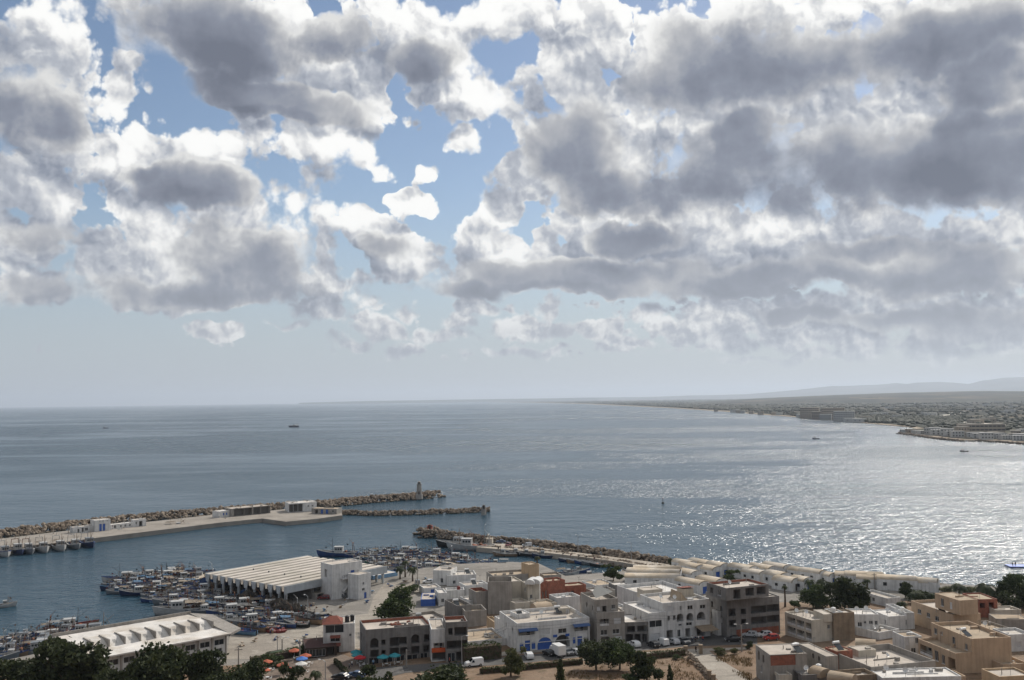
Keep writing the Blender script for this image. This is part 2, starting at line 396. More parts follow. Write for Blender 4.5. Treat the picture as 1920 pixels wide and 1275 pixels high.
# ------------------------------------------------------------------ far coast
def fields_material():
    m = bpy.data.materials.new('coastal_fields'); m.use_nodes = True
    t = NT(m.node_tree); b = m.node_tree.nodes['Principled BSDF']; b.inputs['Roughness'].default_value = 0.95
    b.inputs['Specular IOR Level'].default_value = 0.1
    pos = t.N.new('ShaderNodeNewGeometry').outputs['Position']
    warp = t.v('MULTIPLY_ADD', t.noisec(pos, 0.0012, 3, 0.5, '2D'), (300, 300, 0), pos)
    cell = t.vor(t.v('MULTIPLY', warp, (0.0040, 0.0022, 0.0)), 1.0, 0, 0.5, 'F1', '2D', 1.0, 'Color')
    r, g, bl = t.sep(cell)
    fieldc = t.ramp(r, [(0.0, (0.040, 0.046, 0.026)), (0.25, (0.06, 0.058, 0.034)), (0.5, (0.13, 0.10, 0.065)), (0.72, (0.042, 0.05, 0.026)), (0.88, (0.23, 0.18, 0.11)), (1.0, (0.10, 0.085, 0.05))])
    n = t.noise(t.v('MULTIPLY', pos, (1.0, 0.7, 0)), 0.0021, 6, 0.6, 0.4, '2D')
    c = t.mix(t.ss(n, 0.47, 0.56), fieldc, (0.026, 0.032, 0.020))
    n2 = t.noise(pos, 0.03, 5, 0.65, 0.0, '2D')
    c = t.v('SCALE', c, scale=t.lin(n2, 0.3, 0.7, 0.36, 0.8))
    t.L.new(c, b.inputs['Base Color'])
    return m
COAST = [(2600,850),(2100,838),(1920,832),(1880,828),(1840,826),(1800,826),(1760,822),(1725,817),(1700,814.5),(1684,812),(1700,806.5),(1722,805.6),(1705,801.5),(1680,799),(1650,796.5),(1610,792.5),(1560,787),(1500,783),(1420,777),(1360,772),(1300,768),(1250,765),(1180,761.5),(1100,757.8),(1000,755),(900,753.6),(800,753.8),(700,754.9)]
cpts = [G(u, v, 0.0, 42000) for u, v in COAST]
beach = [Vector((p.x, p.y, 0)) for p in cpts]
land_m = fields_material()
def inland(p, d, k=1.0):
    q = Vector((p.x, p.y, 0)); q2 = q + Vector((0.72, 0.69, 0)) * d * k
    return q2
outline = beach + [Vector((-9000, 52000, 0)), Vector((58000, 52000, 0)), Vector((58000, 1000, 0))]
poly_sheet('beach_sand', outline, 0.9, mat('beach_sand', (0.36, 0.30, 0.23), 0.95, 0.1, 0.2, 0.01))
inn = []
for i, p in enumerate(beach):
    dd = math.hypot(p.x, p.y); inn.append(inland(p, 8 + dd * 0.011))
poly_sheet('coastal_plain', inn + [Vector((-6000, 51000, 0)), Vector((57000, 51000, 0)), Vector((57000, 1100, 0))], 1.5, land_m)
def hmat(name, c): return mat(name, c, 0.95, 0.1, 0.3, 0.0008)
def ridge(name, prof, D, thick, m, zb=0.0, seed=1):
    """hill chain: crest heights measured in the photograph, slopes fall to both sides"""
    random.seed(seed); mb = MB(); cols = []
    us = [prof[0][0] + (prof[-1][0] - prof[0][0]) * i / 160 for i in range(161)]
    for u in us:
        for (a, va), (b2, vb) in zip(prof, prof[1:]):
            if a <= u <= b2: v = va + (vb - va) * (u - a) / (b2 - a); break
        d = ray(u, v); hd = math.hypot(d.x, d.y)
        rows = []
        for k in range(9):
            s = k / 4.0 - 1.0                      # -1 front foot .. 0 crest .. 1 back foot
            dist = D + s * thick
            px, py = d.x / hd * dist, d.y / hd * dist
            zc = CAM_H + d.z / hd * D
            prof_h = max(0.0, 1 - abs(s)) ** 0.8
            nz = mnoise.noise(Vector((px * 0.0011, py * 0.0011, seed))) * 0.20 + mnoise.noise(Vector((px * 0.004, py * 0.004, seed))) * 0.07
            z = zb + (zc - zb) * prof_h * (1 + nz * (1 if k != 4 else 0.25))
            rows.append((px, py, max(z, zb - 2) if 0 < k < 8 else zb - 2))
        cols.append(rows)
    for r in cols: mb.v += r
    for i in range(len(cols) - 1):
        for k in range(8): mb.f.append((i*9+k, (i+1)*9+k, (i+1)*9+k+1, i*9+k+1)); mb.mi.append(0)
    o = mb.build(name, m, smooth=True); o['kind'] = 'structure'
    return o
ridge('hills', [(1120,747.5),(1200,744.5),(1300,741.5),(1400,739),(1500,731),(1560,724),(1600,723),(1650,721),(1680,718),(1700,720),(1720,717),(1760,716),(1790,717),(1815,720),(1840,714),(1880,708),(1920,707),(2100,703),(2400,712)], 30000, 4500, hmat('hill_scrub', (0.16, 0.17, 0.17)), seed=3)
ridge('low_rise', [(1250,755.5),(1330,752.5),(1420,747),(1560,741),(1700,736),(1850,733),(1920,733.5),(2100,730),(2500,727)], 12000, 4800, land_m, zb=1.0, seed=7)
ridge('headland', [(560,755.2),(640,753.0),(700,751.6),(800,750.2),(900,748.5),(1000,747.2),(1100,745.5),(1200,744.5),(1300,744)], 32000, 2500, hmat('headland_scrub', (0.06, 0.07, 0.065)), seed=5)
# pale country road winding inland
def ribbon(name, pts, wd, z, m, kind='structure', parent=None):
    mb = MB(); P_ = [Vector((p[0], p[1], 0)) for p in pts]
    for i, p in enumerate(P_):
        d = (P_[min(i + 1, len(P_) - 1)] - P_[max(i - 1, 0)]); d.normalize(); n = Vector((-d.y, d.x, 0))
        ww = wd[i] if isinstance(wd, (list, tuple)) else wd
        mb.v += [tuple(p + n * ww / 2 + Vector((0, 0, z))), tuple(p - n * ww / 2 + Vector((0, 0, z)))]
    for i in range(len(P_) - 1): mb.f.append((2*i+1, 2*i+3, 2*i+2, 2*i)); mb.mi.append(0)
    o = mb.build(name, m, parent)
    if kind: o['kind'] = kind
    return o
RD = [(2050,802),(1920,799.5),(1860,796),(1800,791.5),(1760,789),(1734,787.5),(1712,786.2),(1702,785),(1704,783.7),(1722,782.6),(1745,780.8),(1770,778.7),(1790,777),(1799,775.8),(1796,774),(1782,772.2),(1760,771.4)]
ribbon('country_road', [G(u, v, 1.6) for u, v in RD], 26, 2.2, mat('pale_gravel_road', (0.62, 0.58, 0.5), 0.9, 0.2, 0.15, 0.02))
# ------------------------------------------------------------------ near land
def sstep(a, b, x):
    t = max(0.0, min(1.0, (x - a) / (b - a))); return t * t * (3 - 2 * t)
LAND_Z = 1.6
def gz(x, y):
    y0 = 245 + 65 * sstep(-75, -5, x)
    return LAND_Z + 0.04 * max(0.0, y0 - y) + 0.26 * max(0.0, 190 - y)
def GG(u, v):
    z = LAND_Z
    for _ in range(12):
        p = G(u, v, z); z = 0.5 * z + 0.5 * gz(p.x, p.y)
    p = G(u, v, z); p.z = gz(p.x, p.y)
    return p
def proj(p):
    d = Vector(p) - Vector((0, 0, CAM_H)); k = d.dot(fwd)
    return 960 + FPX * d.dot(right) / k, 637.5 - FPX * d.dot(upv) / k
def inside(poly, u, v):
    c = False; n = len(poly)
    for i in range(n):
        (a, b), (c2, d2) = poly[i], poly[(i + 1) % n]
        if (b > v) != (d2 > v) and u < (c2 - a) * (v - b) / (d2 - b) + a: c = not c
    return c

def ground_material(name, c1, c2, c3, scale=0.05, bump=0.15):
    m = bpy.data.materials.new(name); m.use_nodes = True
    t = NT(m.node_tree); b = m.node_tree.nodes['Principled BSDF']; b.inputs['Roughness'].default_value = 0.93
    b.inputs['Specular IOR Level'].default_value = 0.2
    pos = t.N.new('ShaderNodeNewGeometry').outputs['Position']
    n1 = t.noise(pos, scale, 6, 0.62, 0.3); n2 = t.noise(pos, scale * 7, 5, 0.65)
    c = t.mix(t.ss(n1, 0.38, 0.62), c1, c2)
    c = t.mix(t.ss(n2, 0.50, 0.72), c, c3)
    n3 = t.noise(pos, 2.2, 4, 0.7)
    tr = t.noise(t.v('MULTIPLY', pos, (0.05, 0.22, 0.1)), 1.0, 5, 0.65, 1.5)
    c = t.v('SCALE', c, scale=t.lin(tr, 0.52, 0.72, 1.0, 0.62))
    c = t.v('SCALE', c, scale=t.lin(n3, 0.3, 0.7, 0.78, 1.12))
    t.L.new(c, b.inputs['Base Color'])
    bn = t.N.new('ShaderNodeBump'); bn.inputs['Strength'].default_value = bump; bn.inputs['Distance'].default_value = 0.4
    t.L.new(n2, bn.inputs['Height']); t.L.new(bn.outputs[0], b.inputs['Normal'])
    return m
M_CONC = ground_material('quay_concrete', (0.25, 0.23, 0.205), (0.19, 0.175, 0.155), (0.29, 0.265, 0.235), 0.05)
M_DIRT = ground_material('dry_earth', (0.18, 0.115, 0.072), (0.225, 0.16, 0.11), (0.115, 0.088, 0.05), 0.06, 0.6)
M_ASPH = ground_material('worn_asphalt', (0.085, 0.082, 0.080), (0.12, 0.115, 0.11), (0.065, 0.062, 0.06), 0.08)
M_PALE = ground_material('pale_paving', (0.33, 0.295, 0.25), (0.26, 0.23, 0.195), (0.37, 0.335, 0.285), 0.045)
M_TERR = ground_material('terrace_tiles', (0.16, 0.12, 0.095), (0.21, 0.17, 0.135), (0.11, 0.09, 0.075), 0.15)
M_SAND = ground_material('shore_sand', (0.42, 0.35, 0.27), (0.36, 0.30, 0.23), (0.46, 0.39, 0.30), 0.05)

SHORE = [(-900,1420),(-300,1310),(0,1252),(110,1228),(250,1190),(372,1163),(425,1178),(440,1186),(520,1180),(604,1162),(560,1150),(500,1137),(420,1114),(374,1101),(388,1094),(470,1083),(556,1072),(612,1066),(668,1076),(700,1086),(742,1080),(800,1072),(846,1066),(900,1063),(960,1061),(1010,1064),(1060,1088),(1110,1084),(1180,1078),(1238,1072),(1262,1064),(1275,1059),(1340,1064),(1410,1068),(1500,1077),(1600,1086),(1700,1096),(1760,1102),(1800,1105),(1920,1112),(2200,1128),(2900,1170)]
shore = [G(u, v, 0.0) for u, v in SHORE]
land_poly = [(p.x, p.y) for p in shore] + [(700, -300), (-700, -300)]
def extrude_poly(name, pts, z0, z1, m):
    bm = bmesh.new(); vs = [bm.verts.new((p[0], p[1], z1)) for p in pts]; f = bm.faces.new(vs)
    bm.normal_update()
    if f.normal.z < 0: f.normal_flip(); 
    r = bmesh.ops.extrude_face_region(bm, geom=[f])
    for v in r['geom']:
        if isinstance(v, bmesh.types.BMVert): v.co.z = z0
    bmesh.ops.recalc_face_normals(bm, faces=bm.faces[:])
    bmesh.ops.triangulate(bm, faces=[f for f in bm.faces if len(f.verts) > 4])
    me = bpy.data.meshes.new(name); bm.to_mesh(me); bm.free()
    return obj(name, me, m)
o = extrude_poly('ground', land_poly, -2.5, LAND_Z, M_CONC); o['kind'] = 'structure'
# rising hillside towards the fortress hill
mb = MB(); nx, ny = 70, 60
for j in range(ny + 1):
    for i in range(nx + 1):
        x = -330 + 700 * i / nx; y = -40 + 352 * j / ny
        z = gz(x, y) + (0.004 if gz(x, y) > LAND_Z + 0.02 else -3.0)
        mb.v.append((x, y, z))
for j in range(ny):
    for i in range(nx):
        mb.f.append((j*(nx+1)+i, j*(nx+1)+i+1, (j+1)*(nx+1)+i+1, (j+1)*(nx+1)+i)); mb.mi.append(0)
o = mb.build('hillside', M_DIRT, smooth=True); o['kind'] = 'structure'
def drape(name, pts_uv, m, lift, kind='structure', step=6.0):
    """ground sheet following the slope inside an outline measured in the photograph"""
    pts = [GG(u, v) for u, v in pts_uv]
    bm = bmesh.new(); vs = [bm.verts.new((p.x, p.y, 0)) for p in pts]; bm.faces.new(vs)
    bmesh.ops.triangulate(bm, faces=bm.faces[:])
    for _ in range(3):
        es = [e for e in bm.edges if e.calc_length() > step]
        if not es: break
        bmesh.ops.subdivide_edges(bm, edges=es, cuts=1); bmesh.ops.triangulate(bm, faces=bm.faces[:])
    for v in bm.verts: v.co.z = gz(v.co.x, v.co.y) + lift
    bm.normal_update()
    me = bpy.data.meshes.new(name); bm.to_mesh(me); bm.free()
    if me.polygons[0].normal.z < 0: me.flip_normals()
    o = obj(name, me, m)
    if kind: o['kind'] = kind
    return o
drape('street', [(640,1292),(760,1262),(880,1251),(985,1243),(1090,1232),(1180,1222),(1290,1212),(1420,1208),(1420,1192),(1340,1186),(1220,1200),(1100,1218),(985,1228),(880,1240),(700,1252),(600,1285)], M_ASPH, 0.02)
drape('pavement', [(880,1238),(985,1226),(1100,1216),(1220,1199),(1335,1186),(1335,1182),(1100,1206),(985,1218),(860,1234)], M_PALE, 0.13)
drape('paved_path', [(1286,1220),(1326,1218),(1352,1238),(1392,1262),(1420,1292),(1362,1292),(1330,1258),(1305,1238)], M_PALE, 0.035)
drape('street_edge_path', [(985,1246),(1090,1236),(1105,1232),(1290,1217),(1400,1214),(1400,1218),(1290,1222),(1105,1237),(985,1251)], M_PALE, 0.05)
drape('cafe_terrace', [(470,1238),(560,1224),(640,1226),(690,1246),(700,1290),(430,1300)], M_TERR, 0.03)
drape('square', [(432,1186),(520,1180),(604,1163),(690,1150),(700,1120),(720,1095),(820,1085),(820,1095),(790,1110),(700,1160),(690,1215),(560,1222),(470,1236),(424,1236)], M_PALE, 0.012)

# ------------------------------------------------------------------ rocks
M_ROCK = mat('breakwater_rock', (0.21, 0.165, 0.125), 0.95, 0.1, 0.6, 0.5, col2=(0.31, 0.255, 0.20))
M_ROCKW = mat('wet_rock', (0.12, 0.10, 0.085), 0.7, 0.3, 0.4, 0.3)
def wet_foot(m):
    # algae and wet stone near the waterline
    t = NT(m.node_tree); b = m.node_tree.nodes['Principled BSDF']; src = b.inputs['Base Color'].links[0].from_socket
    pos = t.N.new('ShaderNodeNewGeometry').outputs['Position']; x, y, z = t.sep(pos)
    k = t.ss(t.m('ADD', z, t.m('MULTIPLY', t.noise(pos, 0.4, 3, 0.6), 0.8)), 1.25, 0.55)
    t.L.new(t.mix(k, src, (0.03, 0.03, 0.022)), b.inputs['Base Color'])
wet_foot(M_ROCK)
ICO = None
def ico():
    global ICO
    if ICO is None:
        bm = bmesh.new(); bmesh.ops.create_icosphere(bm, subdivisions=1, radius=1.0)
        bm.verts.ensure_lookup_table()
        ICO = ([v.co.copy() for v in bm.verts], [tuple(v.index for v in f.verts) for f in bm.faces]); bm.free()
    return ICO
def rocks(name, label, path, width, height, size=(0.8, 1.7), seed=1, dens=1.0, z0=-0.4, skew=0.0):
    """armour stones heaped along a path (list of xy); cross section is a low ridge"""
    rnd = random.Random(seed); mb = MB(); V, F = ico()
    for i in range(len(path) - 1):
        a = Vector((path[i][0], path[i][1], 0)); b = Vector((path[i + 1][0], path[i + 1][1], 0))
        L = (b - a).length; d = (b - a).normalized(); n = Vector((-d.y, d.x, 0))
        cnt = int(L * width / (1.0 * size[0] * size[1]) * dens) + 1
        for _ in range(cnt):
            s = rnd.random() * L; t = rnd.uniform(-1, 1)
            wv_ = width / 2 * (1 + 0.2 * mnoise.noise(Vector((s * 0.1, seed, i))))
            hz_ = height * max(0.0, 1 - abs(t) ** 1.6) * (1 + 0.25 * mnoise.noise(Vector((s * 0.15, t * 2, seed))))
            c = a + d * s + n * (t * wv_ + skew); r = rnd.uniform(size[0] * .55, size[1] * .85)
            c.z = z0 + hz_ - 0.2 * r + rnd.uniform(-0.2, 0.3)
            rot = Matrix.Rotation(rnd.random() * 6.28, 3, 'Z') @ Matrix.Rotation(rnd.random() * 3, 3, 'X')
            sx, sy, sz = r * rnd.uniform(0.8, 1.35), r * rnd.uniform(0.7, 1.0), r * rnd.uniform(0.5, 0.85)
            k = len(mb.v)
            for v in V:
                q = rot @ Vector((v.x * sx * rnd.uniform(0.78, 1.2), v.y * sy * rnd.uniform(0.78, 1.2), v.z * sz * rnd.uniform(0.78, 1.2)))
                mb.v.append((c.x + q.x, c.y + q.y, c.z + q.z))
            for f in F: mb.f.append(tuple(j + k for j in f)); mb.mi.append(0)
    o = mb.build(name, M_ROCK); tag(o, label, None, None, 'stuff')
    return o
def pathz(pts, z=0.0): return [(lambda p: (p.x, p.y))(G(u, v, z)) for u, v in pts]
# outer mole: a long quay with a rock bank on its sea side
QUAY_Z = 2.2
oq = [(-260,1058),(-60,1040),(0,1033),(100,1019),(175,1009),(330,990),(420,979),(492,972),(536,978),(600,972),(642,966),(640,960),(600,955),(560,952),(500,958),(420,963),(300,976),(200,986),(100,998),(0,1010),(-100,1020),(-300,1046)]
o = extrude_poly('outer_mole', [tuple(G(u, v, QUAY_Z))[:2] for u, v in oq], -2.5, QUAY_Z, mat('mole_concrete', (0.29, 0.26, 0.225), 0.92, 0.2, 0.3, 0.12)); o['kind'] = 'structure'
rocks('rock_bank', 'long bank of pale boulders along the sea side of the outer mole', pathz([(-320,1040),(-100,1016),(0,1004),(100,991),(200,980),(300,970),(420,960),(500,953),(600,947)], 1.0), 13, 4.0, (1.0, 2.0), 2, 1.2)
rocks('rock_bank', 'boulder breakwater tapering out to the grey lighthouse tower', pathz([(592,949),(640,944),(700,938),(760,934),(800,930.5),(822,928)], 1.0), 15, 4.2, (1.0, 2.0), 3, 1.2)
rocks('rock_bank', 'low thin boulder spur ending at a small dark beacon', pathz([(635,962),(700,965),(780,963),(860,960),(918,957.5)], 0.5), 7.5, 2.7, (0.8, 1.5), 4, 1.4)
# inner jetty with a road
jc = [(1290,1072),(1255,1064),(1180,1052),(1100,1041.5),(1040,1034.5),(980,1028),(930,1023.5),(905,1022)]
jw = [14, 11, 8, 7.5, 8, 12, 14, 12]
jp = [G(u, v, 2.0) for u, v in jc]
lp, rp_ = [], []
for i, p in enumerate(jp):
    d = jp[min(i + 1, len(jp) - 1)] - jp[max(i - 1, 0)]; d.z = 0; d.normalize(); n = Vector((-d.y, d.x, 0))
    lp.append(p + n * jw[i] / 2); rp_.append(p - n * jw[i] / 2)
o = extrude_poly('inner_jetty', [(q.x, q.y) for q in lp + rp_[::-1]], -2.5, 2.0, mat('jetty_gravel', (0.38, 0.335, 0.28), 0.95, 0.1, 0.3, 0.15)); o['kind'] = 'structure'
rocks('rock_bank', 'dark boulder bank on the open sea side of the inner jetty', pathz([(792,1001),(830,1002.5),(880,1009),(930,1014),(1000,1020),(1060,1028),(1120,1036),(1180,1044.5),(1230,1052),(1262,1058)], 1.5), 8, 3.7, (0.7, 1.4), 5, 1.3)
rocks('rock_bank', 'strip of boulders along the harbour side of the inner jetty road', pathz([(910,1030),(950,1033),(1000,1036),(1060,1043),(1120,1052),(1180,1061),(1250,1072)], 0.5), 7, 2.4, (0.7, 1.4), 6, 1.3)
rocks('rock_bank', 'rounded boulder head of the jetty under the red beacon', pathz([(786,1001),(806,999),(822,1001)], 1.0), 11, 4.0, (0.8, 1.6), 8, 1.3)
rocks('rock_bank', 'scattered stones on the shore below the white sheds', pathz([(1262,1060),(1300,1061),(1340,1064),(1410,1068),(1500,1077),(1600,1086),(1700,1096),(1800,1105),(1920,1112)], 0.5), 5, 1.6, (0.4, 0.9), 9, 0.8)

# ------------------------------------------------------------------ buildings: builder
M_WHITE = mat('white_plaster', (0.64, 0.635, 0.62), 0.9, 0.2, 0.22, 0.5, 0.34)
M_CREAM = mat('cream_plaster', (0.53, 0.485, 0.41), 0.9, 0.2, 0.2, 0.35, 0.25)
M_BEIGE = mat('tan_plaster', (0.47, 0.35, 0.245), 0.9, 0.2, 0.18, 0.3, 0.25)
M_OCHRE = mat('ochre_plaster', (0.50, 0.37, 0.24), 0.9, 0.2, 0.2, 0.3, 0.2)
M_GREY = mat('bare_concrete', (0.215, 0.205, 0.195), 0.92, 0.2, 0.25, 0.4, 0.35)
M_GREYL = mat('pale_cement_render', (0.33, 0.305, 0.275), 0.92, 0.2, 0.25, 0.4, 0.3)
M_BROWNW = mat('weathered_brown_render', (0.28, 0.22, 0.16), 0.92, 0.2, 0.35, 0.4, 0.35)
def brick_material():
    m = bpy.data.materials.new('hollow_red_brick'); m.use_nodes = True
    t = NT(m.node_tree); b = m.node_tree.nodes['Principled BSDF']; b.inputs['Roughness'].default_value = 0.93
    g = t.N.new('ShaderNodeNewGeometry'); x, y, z = t.sep(g.outputs['Position'])
    bt = t.N.new('ShaderNodeTexBrick'); t.L.new(t.xyz(t.m('ADD', x, y), z, 0.0), bt.inputs['Vector'])
    bt.inputs['Color1'].default_value = (0.30, 0.085, 0.045, 1); bt.inputs['Color2'].default_value = (0.21, 0.06, 0.035, 1); bt.inputs['Mortar'].default_value = (0.26, 0.19, 0.15, 1)
    bt.inputs['Scale'].default_value = 1.0; bt.inputs['Brick Width'].default_value = 0.34; bt.inputs['Row Height'].default_value = 0.22; bt.inputs['Mortar Size'].default_value = 0.015
    n = t.noise(g.outputs['Position'], 0.7, 5, 0.6)
    t.L.new(t.v('SCALE', bt.outputs['Color'], scale=t.lin(n, 0.3, 0.7, 0.7, 1.2)), b.inputs['Base Color'])
    MATS['brick'] = m; return m
M_BRICK = brick_material()
M_ROOFP = mat('roof_screed_pale', (0.50, 0.445, 0.385), 0.93, 0.2, 0.22, 0.25, col2=(0.42, 0.37, 0.315))
M_ROOFW = mat('roof_whitewash', (0.66, 0.63, 0.59), 0.9, 0.2, 0.22, 0.3, col2=(0.52, 0.47, 0.41))
M_ROOFT = mat('roof_tan', (0.42, 0.34, 0.25), 0.93, 0.2, 0.25, 0.3, col2=(0.36, 0.28, 0.20))
M_GLASS = mat('window_glass', (0.02, 0.025, 0.03), 0.12, 0.5)
M_FRAME = mat('window_frame', (0.55, 0.55, 0.54), 0.6, 0.3)
M_BLUE = mat('blue_paint', (0.035, 0.10, 0.36), 0.55, 0.4, 0.2, 1.2)
M_LBLUE = mat('pale_blue_paint', (0.20, 0.36, 0.55), 0.6, 0.4, 0.15, 1.0)
M_SHUT = mat('roller_shutter', (0.60, 0.60, 0.60), 0.6, 0.3, 0.1, 2.0)
M_DARKW = mat('dark_wood', (0.045, 0.03, 0.022), 0.7, 0.3)
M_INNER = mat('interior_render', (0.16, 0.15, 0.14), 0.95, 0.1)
M_TILE = mat('red_roof_tile', (0.20, 0.065, 0.045), 0.85, 0.2, 0.3, 0.6)
M_STEEL = mat('galvanised_steel', (0.35, 0.36, 0.37), 0.45, 0.5, metal=0.6)
M_DMETAL = mat('dark_metal', (0.05, 0.05, 0.055), 0.6, 0.4)
M_RUST = mat('rusty_steel', (0.16, 0.07, 0.04), 0.85, 0.2, 0.4, 1.5)
M_WPAINT = mat('white_gloss_paint', (0.72, 0.72, 0.70), 0.4, 0.4, 0.12, 0.8)

class Frame:
    """local axes of a building: origin, x along the right-hand face, y going back, z up"""
    def __init__(s, o, ang): s.o = Vector(o); s.a = ang; s.x = Vector((math.cos(ang), math.sin(ang), 0)); s.y = Vector((-s.x.y, s.x.x, 0))
def measure(A, B, Cc, base=None, H=None):
    """A = (column, roof row, foot row) of the near corner, B and C roof corners to the right and behind"""
    u, vt, vb = A
    p = GG(u, vb) if base is None else G(u, vb, base)
    zr = Zat(p, u, vt); h = zr - p.z
    b = G(B[0], B[1], zr); c = G(Cc[0], Cc[1], zr); a = Vector((p.x, p.y, zr))
    ab = (b - a).to_2d(); ac = (c - a).to_2d()
    a1 = math.atan2(ab.y, ab.x); a2 = math.atan2(ac.y, ac.x) - math.pi / 2
    d = (a2 - a1 + math.pi) % (2 * math.pi) - math.pi
    w1, w2 = ab.length, ac.length * 0.6
    d = max(-0.5, min(0.5, d))
    ang = a1 + d * w2 / (w1 + w2)
    f = Frame(p, ang)
    W = max(1.5, ab.dot(f.x.to_2d())); D = max(1.5, ac.dot(f.y.to_2d()))
    return f, W, D, h
def face(mb, o, ux, n_in, W, H, ops, rev=0.25):
    """wall face from o along ux, height H, with rectangular openings (x0, x1, z0, z1, depth)"""
    xs = sorted({0.0, W} | {q for op in ops for q in op[:2]}); zs = sorted({0.0, H} | {q for op in ops for q in op[2:4]})
    Zv = Vector((0, 0, 1))
    P_ = lambda x, z, d=0.0: o + ux * x + Zv * z + n_in * d
    for i in range(len(xs) - 1):
        for j in range(len(zs) - 1):
            xm, zm = (xs[i] + xs[i+1]) / 2, (zs[j] + zs[j+1]) / 2
            if any(op[0] < xm < op[1] and op[2] < zm < op[3] for op in ops): continue
            mb.add([P_(xs[i], zs[j]), P_(xs[i+1], zs[j]), P_(xs[i+1], zs[j+1]), P_(xs[i], zs[j+1])], [(0, 1, 2, 3)])
    for (x0, x1, z0, z1, dp) in ops:
        for (p, q) in (((x0, z0), (x1, z0)), ((x1, z0), (x1, z1)), ((x1, z1), (x0, z1)), ((x0, z1), (x0, z0))):
            mb.add([P_(p[0], p[1]), P_(q[0], q[1]), P_(q[0], q[1], dp), P_(p[0], p[1], dp)], [(0, 3, 2, 1)])
def slab(o, ux, n_out, x0, x1, z0, z1, d0, d1):
    """flat box lying on a face: between offsets d0 and d1 measured outward"""
    Zv = Vector((0, 0, 1)); mb = MB(); vs = []
    for z in (z0, z1):
        for (x, d) in ((x0, d1), (x1, d1), (x1, d0), (x0, d0)): vs.append(o + ux * x + n_out * d + Zv * z)
    mb.add(vs, [(0,3,2,1),(4,5,6,7),(0,1,5,4),(1,2,6,5),(2,3,7,6),(3,0,4,7)])
    return mb
